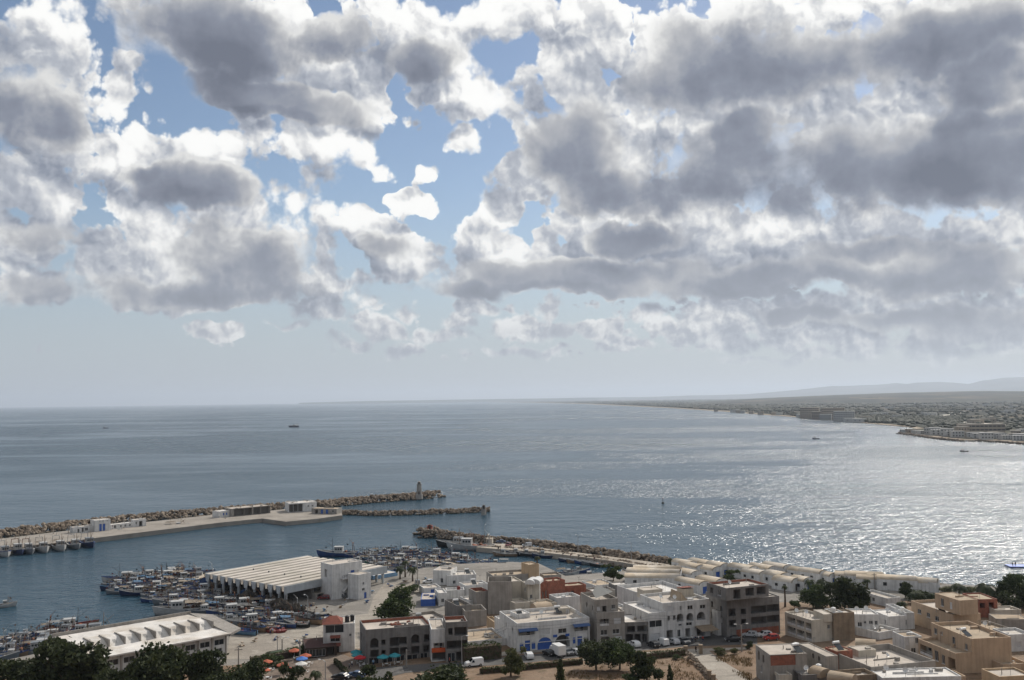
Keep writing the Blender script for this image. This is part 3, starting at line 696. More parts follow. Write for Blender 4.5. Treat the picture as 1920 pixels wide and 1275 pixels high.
def fit_opening(par, o, ux, n_out, x0, x1, z0, z1, kind):
    """what fills an opening; every filling is a part of its own"""
    w_, h_ = x1 - x0, z1 - z0
    if kind in ('win', 'glass', 'warch'):
        wd = slab(o, ux, n_out, x0 + .02, x1 - .02, z0 + .02, z1 - .02, -0.22, -0.18).build('window', M_GLASS, par)
        f = MB(); t = 0.07
        for q in ((x0+.02, x0+t, z0+.02, z1-.02), (x1-t, x1-.02, z0+.02, z1-.02), (x0+t, x1-t, z0+.02, z0+t), (x0+t, x1-t, z1-t, z1-.02), ((x0+x1)/2-.03, (x0+x1)/2+.03, z0+t, z1-t)):
            s_ = slab(o, ux, n_out, *q, -0.17, -0.10); f.add(s_.v, s_.f)
        f.build('frame', M_FRAME, wd)
        if kind != 'glass':
            slab(o, ux, n_out, x0 - .08, x1 + .08, z0 - .09, z0 - .005, 0.003, 0.10).build('sill', M_WHITE, wd)
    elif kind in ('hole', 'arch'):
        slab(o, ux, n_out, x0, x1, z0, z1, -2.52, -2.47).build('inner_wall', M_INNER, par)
    elif kind in ('door', 'bdoor', 'barch'):
        dm = M_BLUE if kind != 'door' else M_DARKW
        d = slab(o, ux, n_out, x0 + .02, x1 - .02, z0 + .02, z1 - .02, -0.20, -0.12).build('door', dm, par)
        slab(o, ux, n_out, x1 - .28, x1 - .18, z0 + h_ * .45, z0 + h_ * .52, -0.118, -0.06).build('handle', M_STEEL, d)
    elif kind == 'bwin':
        wd = slab(o, ux, n_out, x0 + .02, x1 - .02, z0 + .02, z1 - .02, -0.12, -0.05).build('shutter', M_BLUE, par)
        slab(o, ux, n_out, x0 - .08, x1 + .08, z0 - .09, z0 - .005, 0.003, 0.10).build('sill', M_WHITE, wd)
    elif kind == 'shut':
        s_ = MB(); k = max(3, int(h_ / 0.18))
        for i in range(k):
            q = slab(o, ux, n_out, x0 + .02, x1 - .02, z0 + h_ * i / k + .01, z0 + h_ * (i + .86) / k, -0.15, -0.08 + 0.0); s_.add(q.v, q.f)
        s_.build('roller_shutter', M_SHUT, par)
    elif kind == 'brick':
        slab(o, ux, n_out, x0 + .01, x1 - .01, z0 + .01, z1 - .01, -0.22, -0.10).build('brick_infill', M_BRICK, par)
    elif kind == 'balc':
        slab(o, ux, n_out, x0, x1, z0, z1, -1.62, -1.57).build('balcony_wall', M_CREAM, par)
        m2 = MB(); xm = x0 + w_ * 0.62
        wd = slab(o, ux, n_out, x0 + w_*0.2, x0 + w_*0.42, z0 + .9, z1 - .3, -1.56, -1.52).build('window', M_GLASS, par)
        slab(o, ux, n_out, xm, xm + min(1.0, w_*0.2), z0 + .05, z1 - .3, -1.56, -1.52).build('balcony_door', M_GLASS, par)
        r = MB()
        q = slab(o, ux, n_out, x0 + .01, x1 - .01, z0 + .9, z0 + .96, -0.14, -0.08); r.add(q.v, q.f)
        q = slab(o, ux, n_out, x0 + .01, x1 - .01, z0 + .02, z0 + .55, -0.16, -0.06); r.add(q.v, q.f)
        n = max(2, int(w_ / 0.6))
        for i in range(n + 1):
            xx = x0 + .03 + (w_ - .1) * i / n; q = slab(o, ux, n_out, xx, xx + .04, z0 + .55, z0 + .9, -0.13, -0.09); r.add(q.v, q.f)
        r.build('balcony_rail', M_LBLUE if 0 else M_WHITE, par)
    if kind in ('arch', 'barch', 'warch'):
        # spandrel that turns the square opening into an arch
        cx, rad = (x0 + x1) / 2, w_ / 2; zc = z1 - rad * 0.98; mb = MB(); Zv = Vector((0, 0, 1)); N = 8
        for sgn in (-1, 1):
            prev = None
            for i in range(N + 1):
                t = math.pi / 2 * i / N
                px, pz = cx + sgn * rad * math.cos(t), min(z1 - .002, zc + rad * 0.98 * math.sin(t))
                top = (px, z1)
                if prev:
                    a, b = prev, (px, pz)
                    for dd, flip in ((-0.004, False), (-0.24, True)):
                        vs = [o + ux * a[0] + Zv * a[1] + n_out * dd, o + ux * b[0] + Zv * b[1] + n_out * dd, o + ux * b[0] + Zv * z1 + n_out * dd, o + ux * a[0] + Zv * z1 + n_out * dd]
                        mb.add(vs, [(0, 1, 2, 3) if (sgn < 0) != flip else (3, 2, 1, 0)])
                    vs = [o + ux * a[0] + Zv * a[1] - n_out * .004, o + ux * b[0] + Zv * b[1] - n_out * .004, o + ux * b[0] + Zv * b[1] - n_out * .24, o + ux * a[0] + Zv * a[1] - n_out * .24]
                    mb.add(vs, [(0, 1, 2, 3)])
                prev = (px, pz)
        return mb
    return None
DIMS = {}
def house(name, label, A, B, Cc, wm=None, rm=None, par=0.7, fr=(), fl=(), base=None, cat='building', group=None, pm=None, extra_depth=0.0, min_depth=4.0, sink=3.0, flat=False, hmax=None):
    """flat-roofed house. fr / fl: openings of the right-hand and left-hand visible faces as
    (place along the face 0..1, height of the middle 0..1, width m, height m, kind)"""
    wm = wm or M_WHITE; rm = rm or M_ROOFP
    f, W, D, H = measure(A, B, Cc, base)
    D = max(D + extra_depth, min_depth)
    root = empty(name, f.o, f.a); tag(root, label, cat, group)
    X, Y = Vector((1, 0, 0)), Vector((0, 1, 0))
    body = MB(); fills = []
    z0 = -sink
    def conv(fs, L):
        r = []
        for (q, zc, w_, h_, k) in fs:
            w_ = min(w_, L * 0.9); x0 = max(0.15, min(L - w_ - 0.15, q * L - w_ / 2)); x1 = x0 + w_
            za = zc * H - h_ / 2; zb = za + h_
            if k in ('door', 'bdoor', 'barch') or (k in ('arch', 'hole', 'shut') and za < 0.5): za, zb = 0.06, max(1.0, zb - za if za < 0 else zb)
            zb = min(zb, H - par * 0.4 - 0.1); r.append((x0, x1, za, zb, k))
        return r
    for side, fs in (('r', conv(fr, W)), ('l', conv(fl, D))):
        # the left face runs from the back corner to the near corner so that it faces outward
        if side == 'r': o_, ux, nin, L = Vector((0, 0, 0)), X, Y, W
        else: o_, ux, nin, L = Vector((0, D, 0)), -Y, X, D
        ops = []
        for (x0, x1, za, zb, k) in fs:
            if side == 'l': x0, x1 = L - x1, L - x0
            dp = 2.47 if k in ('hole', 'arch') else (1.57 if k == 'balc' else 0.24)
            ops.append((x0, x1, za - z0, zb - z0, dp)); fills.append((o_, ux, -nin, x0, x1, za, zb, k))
        face(body, o_ + Vector((0, 0, z0)), ux, nin, L, H - z0, ops)
    face(body, Vector((W, 0, z0)), Y, -X, D, H - z0, []); face(body, Vector((W, D, z0)), -X, -Y, W, H - z0, [])
    t = min(0.22, W * 0.1, D * 0.1)
    ro = H - par
    ring_o = [(0, 0), (W, 0), (W, D), (0, D)]; ring_i = [(t, t), (W - t, t), (W - t, D - t), (t, D - t)]
    body.cur = 0
    for i in range(4):
        a, b, c, d = ring_o[i], ring_o[(i+1) % 4], ring_i[(i+1) % 4], ring_i[i]
        body.add([(*a, H), (*b, H), (*c, H), (*d, H)], [(0, 1, 2, 3)])
    if pm: body.cur = 1
    for i in range(4):
        c, d = ring_i[(i+1) % 4], ring_i[i]
        body.add([(*d, H), (*c, H), (*c, ro), (*d, ro)], [(0, 1, 2, 3)])
    wl = body.build('wall', wm, root)
    if pm: wl.data.materials.append(pm)
    MB().add([(*q, ro + 0.004) for q in ring_i], [(0, 1, 2, 3)]).build('roof', rm, root)
    cr = random.Random(int(A[0] * 13 + A[1] * 7)); area = W * D
    for _ in range(min(11, int(area / 17)) if par < 1.5 else 2):
        x, y = cr.uniform(.12, .88) * W, cr.uniform(.12, .88) * D; k = cr.random()
        if k < .35:
            a_, b_, c_ = cr.uniform(.4, 1.6), cr.uniform(.3, 1.0), cr.uniform(.25, .8); x = min(x, W - a_ - .4); y = min(y, D - b_ - .4)
            MB().box(x, x + a_, y, y + b_, ro - .02, ro + c_).build('roof_box', wm if cr.random() < .6 else M_GREYL, root)
        elif k < .65: MB().cyl((x, y, ro - .02), (x, y, ro + cr.uniform(.5, 1.4)), .09, .09, 6).build('vent_pipe', M_GREYL, root)
        elif k < .85:
            p_ = MB().cyl((x, y, ro - .02), (x, y, ro + 2.6), .03, .03, 5)
            for q_ in (2.2, 2.4, 2.55): p_.cyl((x - .5, y, ro + q_), (x + .5, y, ro + q_), .018, .018, 4)
            p_.build('aerial', M_DMETAL, root)
        else:
            x1_ = max(.3, min(W - .3, x + cr.choice((-1, 1)) * W * .4)); MB().box(min(x, x1_), max(x, x1_), y, y + .15, ro - .02, ro + cr.uniform(.15, .45)).build('roof_kerb', wm, root)
    for q in fills:
        r = fit_opening(root, *q)
        if r: r.build('arch', wm, root)
    DIMS[root.name] = (W, D, H, ro)
    return root
# ------------------------------------------------------------------ town along the harbour street
h = house
win2 = lambda xs, z, w=1.2, hh=1.2, k='win': [(x, z, w, hh, k) for x in xs]
# three-storey concrete shell with two arched windows
shell = h('concrete_shell_building', 'unfinished dark grey three-storey building with two arched windows and brick parapet', (686,1181,1247), (809,1171), (675,1163), M_GREY, M_ROOFP, 0.7,
  fr=[(.13,.60,2.0,2.3,'arch'),(.265,.60,1.0,1.3,'hole'),(.43,.585,2.2,2.2,'hole'),(.56,.60,1.9,1.8,'hole'),(.75,.62,2.0,2.2,'arch'),(.93,.62,1.5,1.8,'hole'),
      (.13,.29,2.0,1.9,'hole'),(.265,.31,1.0,1.2,'hole'),(.43,.29,2.2,2.1,'hole'),(.57,.30,1.7,1.8,'hole'),(.75,.30,2.0,1.9,'hole'),(.92,.31,1.5,1.7,'hole'),
      (.12,.06,2.4,2.2,'glass'),(.32,.06,2.6,2.0,'glass'),(.52,.06,2.0,2.2,'glass'),(.70,.06,2.6,2.0,'glass'),(.88,.06,1.8,2.3,'glass')],
  fl=[(.3,.6,1.0,2.2,'hole'),(.7,.6,1.0,2.2,'hole'),(.3,.3,1.0,2.2,'hole'),(.7,.3,1.0,2.2,'hole')], pm=M_BRICK)
h('corner_shop_house', 'narrow grey house with wide dark openings and brick parapet beside the three-storey shell', (836,1167,1241), (877,1165.5), (826,1156), M_GREY, M_ROOFP, 0.8,
  fr=[(.22,.76,1.0,1.6,'hole'),(.68,.75,2.9,2.0,'hole'),(.22,.42,2.1,1.9,'hole'),(.72,.42,3.0,1.9,'hole'),(.25,.10,1.8,2.2,'glass'),(.72,.10,2.6,2.2,'hole')], pm=M_BRICK)
h('recessed_infill_house', 'white-walled recessed house with an orange shop sign between two grey buildings', (809,1180,1241), (837,1178), (806,1160), M_WHITE, M_ROOFP, 0.3,
  fr=[(.5,.45,2.6,1.8,'balc'),(.5,.1,3.6,2.2,'hole')])
# restaurant with a tiled glass room on top
rest = h('white_restaurant', 'white two-storey restaurant with a red hipped tile roof over a glazed roof room', (606,1171,1226), (665,1168), (610,1158), M_WHITE, M_ROOFP, 0.25,
  fr=[(.36,.83,4.6,2.0,'glass'),(.38,.50,2.4,1.5,'win'),(.36,.16,2.2,2.4,'door'),(.86,.60,0.6,0.7,'win')], min_depth=9)
# white house with two blue arches
arch_house = h('blue_arch_house', 'white two-storey house with two wide arched doorways and blue ground-floor doors', (970,1169,1223), (1103,1156), (945,1145), M_WHITE, M_ROOFP, 0.8,
  fr=[(.13,.62,4.2,1.9,'balc'),(.38,.63,2.4,1.5,'shut'),(.62,.60,2.2,1.2,'win'),(.88,.60,3.6,1.9,'balc'),
      (.06,.18,1.0,1.7,'bwin'),(.14,.15,1.4,2.6,'bdoor'),(.22,.18,1.0,1.7,'bwin'),(.375,.18,3.9,3.0,'barch'),(.62,.18,3.9,3.2,'arch'),(.78,.22,0.7,1.5,'bwin'),(.86,.18,1.3,2.4,'bdoor'),(.95,.16,1.3,2.0,'hole')],
  fl=[(.25,.65,.8,1.4,'win'),(.6,.66,.7,1.2,'win'),(.4,.3,.7,1.0,'win'),(.75,.35,.6,.9,'win')])
h('roof_room', 'small white stair room with a brown shuttered window on the blue arch house roof', (970,1152,1168), (994,1149), (957,1146), M_WHITE, M_ROOFW, 0.2, fr=[(.5,.5,.9,2.0,'shut')], cat='roof room', sink=0.3, base=9.5, min_depth=3)
h('roof_room', 'cream stair room near the eastern parapet of the blue arch house roof', (1048,1141,1160), (1069,1139), (1046,1137), M_CREAM, M_ROOFP, 0.15, fr=[(.75,.5,.9,2.0,'shut')], cat='roof room', sink=0.3, base=9.3, min_depth=3)
# tan and grey tower house
h('tower_house_wing', 'lower beige front wing with balconies on the tall narrow house above the pine', (1120,1149,1212), (1169.5,1145), (1113,1139), M_GREYL, M_ROOFP, 0.3,
  fr=[(.27,.70,2.4,1.7,'balc'),(.74,.72,1.9,1.5,'shut'),(.25,.40,1.8,1.3,'win'),(.68,.41,1.8,1.2,'win'),(.3,.12,2.2,2.2,'hole'),(.75,.12,2.0,2.2,'shut')], min_depth=3)
h('tower_house', 'tall narrow grey house with a cloth sail over its walled roof terrace', (1116,1125,1210), (1159,1122), (1086,1111), M_GREYL, M_ROOFP, 0.9,
  fr=[(.18,.80,1.0,1.0,'shut'),(.42,.78,1.1,1.6,'hole'),(.8,.82,1.0,1.1,'win')], fl=[(.15,.8,.6,1.2,'hole'),(.55,.8,.9,1.1,'hole'),(.5,.4,.9,1.2,'win')])
h('low_shop_house', 'low two-storey grey shop house with a bright bare roof beside the white arcade building', (1171,1167,1206), (1216,1164), (1169,1152), M_GREY, M_ROOFW, 0.15,
  fr=[(.27,.66,2.0,1.5,'hole'),(.72,.67,2.6,1.5,'hole'),(.2,.2,1.8,2.2,'hole'),(.52,.2,1.6,2.2,'hole'),(.8,.2,1.2,2.2,'hole')])
# white building with upper arcade
h('arcade_building_wing', 'white wing with dark cornice and large glazed bay beside the low grey shop house', (1217,1150,1205), (1247,1146), (1174,1129), M_WHITE, M_ROOFW, 0.4,
  fr=[(.4,.62,3.6,1.7,'glass'),(.35,.15,2.6,2.2,'shut')], fl=[])
arcade = h('arcade_building', 'white three-storey building with three open arches on its middle floor and a brown canopy', (1244,1131,1201), (1329,1122), (1203,1114), M_WHITE, M_ROOFP, 0.7,
  fr=[(.17,.83,1.8,1.4,'shut'),(.38,.82,.6,1.1,'win'),(.58,.81,1.6,1.1,'win'),(.85,.80,1.7,1.0,'win'),
      (.36,.56,2.0,2.1,'arch'),(.57,.55,2.1,2.1,'arch'),(.81,.55,2.6,2.1,'arch'),(.12,.58,.7,1.2,'hole'),(.24,.58,.7,1.2,'hole'),
      (.55,.37,1.8,0.8,'win'),(.36,.37,1.0,.6,'win'),(.12,.13,2.2,2.4,'hole'),(.33,.15,.9,1.8,'win'),(.52,.14,1.5,2.2,'hole'),(.80,.13,2.6,2.3,'hole')])
h('long_white_block', 'long pale wall-like block with a cubic stair room behind the arcade building', (1205,1114,1150), (1292,1104), (1161,1097), M_WHITE, M_ROOFW, 1.0)
h('roof_room', 'square cream stair room on the long white block behind the arcade', (1207,1107,1122), (1239,1103), (1206,1101), M_CREAM, M_ROOFP, 0.15, cat='roof room', sink=0.3, base=9.3, min_depth=4)
# unfinished four-storey frame
shell2 = h('concrete_frame_building', 'big unfinished dark concrete building with open balconies and a brick ground floor', (1364,1125,1196), (1460,1117), (1326,1109), M_GREY, M_ROOFP, 0.25,
  fr=[(.10,.66,2.0,1.9,'hole'),(.31,.66,1.5,1.5,'hole'),(.60,.68,4.6,1.9,'hole'),(.88,.69,3.6,1.9,'hole'),(.10,.36,2.0,1.9,'hole'),(.31,.38,1.5,1.5,'hole'),(.60,.39,4.6,1.9,'hole'),(.88,.40,3.6,1.9,'hole'),(.30,.10,4.0,1.8,'brick'),(.72,.11,8.0,1.8,'brick')],
  fl=[(.25,.7,1.2,1.4,'hole'),(.7,.72,1.2,1.6,'hole'),(.25,.4,1.2,1.4,'hole'),(.7,.42,1.2,1.6,'hole')])
h('concrete_frame_top_floor', 'set-back top storey with gaping openings and brick parapet on the big unfinished building', (1362,1103,1126), (1441,1095), (1325,1092), M_GREY, M_ROOFP, 0.6,
  fr=[(.25,.45,2.2,2.2,'hole'),(.55,.5,2.6,2.0,'hole'),(.82,.52,2.8,2.0,'hole')], fl=[(.35,.5,1.4,1.6,'win'),(.75,.45,1.2,1.4,'hole')], pm=M_BRICK, base=14.5, sink=0.1, cat='building')
h('transformer_kiosk', 'small white kiosk with a blue poster door below the unfinished concrete building', (1346,1147,1192), (1367,1145), (1338,1143), M_WHITE, M_ROOFW, 0.2, fr=[(.5,.82,2.0,1.0,'shut'),(.75,.16,1.3,2.2,'bdoor')], min_depth=3)
# block of grey houses in the middle
h('blank_grey_tower', 'tall blank cement-grey house with an open walled roof in the middle of the town', (915,1091,1152), (960,1089), (927,1081), M_GREYL, M_ROOFT, 1.6, min_depth=8)
h('stepped_grey_annex', 'lower grey annex with a red inner parapet stepping down from the blank grey tower', (893,1110,1152), (916,1107), (885,1102), M_GREYL, M_ROOFT, 1.0, pm=M_BRICK)
h('cream_side_house', 'narrow cream house stuck to the side of the blank grey tower', (961,1090,1143), (978,1088), (958,1086), M_CREAM, M_ROOFP, 0.4, min_depth=7)
h('domed_white_house', 'pale house with small barrel-vaulted roofs between the grey tower and the red brick house', (990,1094,1145), (1010,1091), (979,1090), M_CREAM, M_ROOFW, 0.2, fr=[(.3,.5,.8,1.2,'win')], fl=[(.4,.75,.7,1.2,'win'),(.6,.35,.7,1.2,'win')])
h('red_brick_house', 'bare red brick house with concrete bands and ragged unfinished top', (1028,1090,1140), (1060,1087), (1011,1085), M_BRICK, M_ROOFT, 0.5, fr=[(.5,.2,1.0,1.8,'hole')], fl=[(.3,.5,.9,2.0,'glass'),(.7,.4,.9,2.0,'glass')])
h('red_brick_annex', 'lower red brick annex with a dark doorway at the end of the bare brick house', (1060,1099,1132), (1097,1095), (1056,1093), M_BRICK, M_ROOFT, 0.4, fr=[(.35,.55,1.2,1.8,'hole')])
h('small_white_house', 'small white house with a walled terrace in front of the red brick annex', (1045,1121,1150), (1086,1116), (1040,1115), M_WHITE, M_ROOFW, 0.8, fl=[(.5,.6,1.0,1.2,'win')], min_depth=6)
h('flat_roof_store', 'low store with a wide brown flat roof behind the red brick annex', (1117,1098,1114), (1153,1094), (1092,1089), M_WHITE, M_ROOFT, 0.3)
h('dark_terrace_house', 'grey terrace house with cluttered roof behind the tower house', (1112,1109,1128), (1152,1105), (1100,1102), M_GREYL, M_ROOFW, 0.6)
h('grey_cube_house', 'small grey cube house with white roof edge left of the long white block', (1152,1097,1118), (1176,1094), (1149,1092), M_GREY, M_ROOFW, 0.2)
h('beige_harbour_house', 'tan house with sloping roof slabs at the harbour edge', (925,1080,1100), (992,1075), (917,1071), M_GREYL, M_ROOFT, 0.7)
h('tall_beige_house', 'plain ochre block rising behind the tan harbour house next to a palm', (992,1059,1096), (1010,1057), (982,1055), M_OCHRE, M_ROOFT, 0.3, min_depth=6)
h('white_harbour_house', 'white house with a porch facing the harbour square', (812,1069,1096), (843,1071), (811,1064), M_WHITE, M_ROOFP, 0.2, fr=[(.5,.3,1.0,1.6,'win')], min_depth=8)
h('white_ladder_house', 'white house with a ladder and roof terrace next to the harbour porch', (838,1079,1099), (893,1077), (833,1071), M_WHITE, M_ROOFW, 0.5, fr=[(.25,.35,1.0,1.2,'win')])
h('white_terrace_house', 'white house with a stepped roof terrace and red barrel', (837,1107,1126), (871,1106), (833,1102), M_WHITE, M_ROOFW, 0.6, fl=[(.5,.5,.6,1.0,'win')])
h('white_back_house', 'white house squeezed between the ladder house and the blank grey tower', (873,1098,1120), (914,1093), (870,1091), M_WHITE, M_ROOFP, 0.4)
h('white_front_house', 'white terrace house with outside stairs beside the blue shed', (822,1112,1136), (838,1111), (816,1104), M_WHITE, M_ROOFW, 0.4, fr=[(.5,.4,.9,1.2,'win')])
h('blue_shed', 'small blue-walled shed with a pale sloping roof next to the big tree', (789,1124,1137), (816,1124), (786,1112), M_BLUE, M_ROOFP, 0.05, cat='shed')
h('grey_block_house', 'grey cement house with a half-built walled roof behind the corner shop', (857,1136,1172), (884,1133), (834,1124), M_GREY, M_ROOFT, 0.9)
h('grey_walled_house', 'grey cement house with an open roofless upper room in front of the blank tower', (872,1146,1176), (913,1144), (858,1136), M_GREYL, M_ROOFT, 1.2)
h('brown_yard_house', 'low house with a rubble-strewn tan yard behind the long hedge', (878,1203,1216), (945,1193), (876,1181), M_WHITE, M_ROOFT, 0.5)
h('orange_lean_to', 'small orange-brown lean-to against the blue arch house', (926,1166,1188), (936,1165), (914,1156), M_OCHRE, M_ROOFT, 0.5, min_depth=3)
h('white_side_house', 'white side house with small windows leaning on the blue arch house', (937,1161,1200), (949,1159), (933,1155), M_WHITE, M_ROOFW, 0.4, fr=[(.4,.8,.9,1.0,'win'),(.7,.3,.6,.9,'win')], min_depth=4)
h('low_wall_house', 'low house with reddish coping between the big tree and the grey shell roof', (771,1166,1180), (836,1157), (757,1151), M_GREYL, M_ROOFP, 0.8)
h('white_alley_house', 'small white house in the alley left of the open roofless grey house', (880,1126,1150), (906,1122), (868,1118), M_WHITE, M_ROOFW, 0.5)
h('cream_alley_house', 'low cream house at the foot of the narrow cream tower side', (966,1131,1155), (992,1127), (956,1123), M_CREAM, M_ROOFP, 0.6)
h('tan_alley_house', 'low tan house below the bare red brick house', (1010,1133,1155), (1041,1128), (1000,1125), M_CREAM, M_ROOFT, 0.5)
h('white_gap_house', 'white house with a plain terrace behind the tower house wing', (1162,1141,1168), (1178,1138), (1150,1131), M_WHITE, M_ROOFP, 0.6)
h('grey_shore_house', 'low grey house with a tan roof by the harbour right of the ochre block', (1020,1079,1092), (1052,1077), (1014,1074), M_GREYL, M_ROOFT, 0.5)
h('white_square_house', 'low white store on the square behind the blue shed', (795,1103,1116), (826,1100), (790,1096), M_WHITE, M_ROOFP, 0.4, fr=[(.5,.4,1.2,1.6,'bdoor')])
# eastern quarter
h('balcony_house', 'pale two-storey house with long blue-railed balconies and a dark roof edge', (1523,1163,1205), (1562,1158), (1472,1147), M_CREAM, M_ROOFP, 0.55,
  fr=[(.78,.62,.8,1.0,'win')], fl=[(.12,.66,2.2,1.9,'balc'),(.42,.66,3.0,1.9,'balc'),(.76,.66,3.4,1.9,'balc'),(.12,.22,2.2,1.9,'balc'),(.42,.22,3.0,1.9,'balc'),(.76,.22,3.4,1.9,'balc')])
h('roof_room', 'cream stair room with a sunlit sloping roof on the balcony house', (1545,1152,1164), (1560,1151), (1526,1143), M_CREAM, M_ROOFP, 0.1, cat='roof room', sink=0.3, base=9.2, min_depth=5)
h('brown_blank_house', 'house with a blank weathered brown side wall and a drainpipe', (1564,1150,1202), (1600,1147), (1554,1144), M_BROWNW, M_ROOFP, 0.4)
h('white_upper_house', 'white upper storey with one small window wedged against the brown blank wall', (1564,1148,1170), (1579,1146), (1550,1141), M_WHITE, M_ROOFW, 0.3, fr=[(.6,.55,.9,1.0,'win')], base=8.0, sink=0.2, min_depth=4)
h('white_terrace_block', 'white block with dishes on its sunlit terrace roof and three small windows', (1601,1152,1190), (1647,1151), (1590,1141), M_WHITE, M_ROOFW, 0.35,
  fr=[(.25,.5,1.1,1.2,'win'),(.45,.6,.7,.7,'win'),(.68,.6,1.0,.9,'win'),(.88,.58,.8,1.1,'win')])
h('white_villa', 'white cubic villa with a bright flat roof and a slim side window', (1667,1156,1182), (1700,1153), (1640,1143), M_WHITE, M_ROOFW, 0.25, fr=[(.9,.5,.4,1.4,'win')], fl=[(.2,.5,.6,1.2,'win')])
h('white_villa_annex', 'narrow white annex behind the cubic villa with a brown inner parapet', (1700,1149,1180), (1711,1147), (1672,1132), M_WHITE, M_ROOFW, 0.6, min_depth=5)
h('low_white_court', 'low white walled court in front of the white terrace block', (1648,1186,1200), (1690,1180), (1600,1176), M_WHITE, M_ROOFP, 0.7)
h('white_dome_house', 'white house with a brown shuttered window next to the tan balcony building', (1697,1194,1232), (1725,1191), (1682,1183), M_WHITE, M_ROOFT, 0.4, fr=[(.15,.75,.9,1.5,'shut'),(.72,.78,.8,1.3,'win'),(.5,.3,1.2,1.2,'win')])
h('white_tree_house', 'low white house with a brown roof rim among the trees', (1664,1122,1138), (1686,1119), (1617,1107), M_WHITE, M_ROOFP, 0.6, fl=[(.5,.4,1.2,1.2,'win')])
h('tan_mansion', 'large tan building with a wide walled terrace and four small side windows', (1789,1153,1194), (1839,1150), (1707,1126), M_BEIGE, M_ROOFP, 0.8,
  fl=[(.12,.38,1.4,1.2,'win'),(.38,.56,1.6,1.2,'win'),(.58,.58,1.5,1.2,'win'),(.80,.60,1.6,1.2,'win')])
h('tan_mansion_upper_floor', 'tan upper floor with a slanting roof slab on the large tan building', (1800,1126,1153), (1834,1124), (1751,1112), M_BEIGE, M_ROOFT, 0.12, fl=[(.7,.5,1.2,2.0,'win'),(.35,.45,1.0,1.8,'shut')], base=10.2, sink=0.1)
h('brick_top_house', 'red brick upper storey with two dark windows beside the tan upper floor', (1836,1124,1158), (1867,1122), (1812,1112), M_BRICK, M_ROOFT, 0.3, fr=[(.2,.65,1.5,1.5,'hole'),(.68,.67,1.5,1.5,'hole')])
h('tan_balcony_building', 'tan building with a scalloped parapet and striped balconies on its long side', (1793,1225,1264), (1832,1222), (1721,1197), M_BEIGE, M_ROOFT, 0.6,
  fl=[(.10,.42,2.4,2.4,'hole'),(.32,.46,1.1,1.9,'win'),(.50,.50,1.4,2.2,'win'),(.78,.52,4.6,2.2,'balc')])
h('tan_balcony_upper_floor', 'tall tan upper block with a solar heater roof and a blank sunlit end wall', (1824,1198,1262), (1895,1194), (1747,1167), M_BEIGE, M_ROOFT, 0.8,
  fl=[(.13,.70,1.0,1.3,'win'),(.43,.70,1.2,2.0,'win'),(.72,.80,.5,.7,'win'),(.89,.78,1.2,1.3,'win')])
h('low_tan_house', 'low tan house with a dark walled roof at the foot of the tan upper block', (1882,1246,1268), (1925,1242), (1856,1232), M_BEIGE, M_ROOFT, 0.7)
h('ochre_corner_house', 'ochre house corner with a bare roof at the frame edge below the tan block', (1875,1269,1295), (1930,1263), (1873,1258), M_OCHRE, M_ROOFP, 0.4, min_depth=6)
h('tan_low_terrace', 'small tan terrace wall in front of the tan balcony building', (1764,1270,1290), (1806,1265), (1760,1258), M_BEIGE, M_ROOFP, 0.7, min_depth=4)
h('white_wall_house', 'white house with a bare vine terrace wall right of the tan upper block', (1893,1190,1222), (1935,1188), (1862,1178), M_WHITE, M_ROOFW, 0.6, fr=[(.4,.4,1.4,1.4,'shut')])
h('pillared_roof_house', 'half-built house with concrete pillars over a sandy roof near the frame edge', (1868,1160,1180), (1925,1160), (1868,1154), M_GREYL, M_ROOFT, 0.1, min_depth=6)
h('sand_roof_house', 'low house with a sand-coloured roof behind the tan upper block', (1845,1182,1200), (1890,1176), (1813,1166), M_GREYL, M_ROOFT, 0.6)
h('cream_low_house', 'low cream house with a brown shutter right of the brick upper storey', (1869,1144,1162), (1910,1141), (1866,1136), M_CREAM, M_ROOFP, 0.5, fr=[(.15,.4,.9,1.3,'shut')])
# nearest roofs
h('grey_brick_house', 'grey house with bright flat roof and red brick infill beside the dry lot', (1445,1228,1288), (1514,1226), (1411,1209), M_GREYL, M_ROOFP, 0.12, fr=[(.35,.82,5.4,2.2,'brick')], fl=[(.45,.72,1.0,1.6,'hole'),(.78,.72,1.1,1.8,'hole'),(.6,.35,.8,1.4,'win')])
h('grey_roof_wing', 'wing with a bright angled roof joined to the grey brick-infill house', (1551,1231,1285), (1571,1229), (1496,1206), M_GREYL, M_ROOFP, 0.15, fl=[(.25,.8,.8,1.0,'hole'),(.45,.8,.8,1.0,'hole')])
h('brick_gable_house', 'small red brick gabled block with a solar heater beside the bright angled roof', (1570,1222,1262), (1594,1217), (1560,1212), M_BRICK, M_ROOFT, 0.2, min_depth=4)
h('cream_cube_house', 'cream windowless cube with a tan top rising from the grey walled roofs', (1611,1220,1258), (1642,1217), (1593,1212), M_CREAM, M_ROOFP, 0.1)
h('grey_walled_roof_house', 'long grey house with a high parapet round bright roof strips', (1635,1251,1285), (1737,1232), (1586,1214), M_GREYL, M_ROOFP, 1.3)
h('front_grey_house', 'grey cement house with a cluttered bright roof at the bottom edge', (1505,1266,1296), (1566,1262), (1481,1250), M_GREY, M_ROOFP, 0.45, fl=[(.5,.7,2.4,2.4,'hole')])
h('brown_parapet_house', 'brown-walled house with a pale roof patch beside the barrel vault', (1586,1268,1296), (1640,1262), (1572,1256), M_BROWNW, M_ROOFP, 0.8)
h('white_scallop_house', 'white house with arched openings and satellite dishes on its wide bright roof', (1655,1271,1298), (1800,1266), (1637,1254), M_WHITE, M_ROOFW, 0.25, fl=[(.5,.5,1.6,1.6,'warch')])
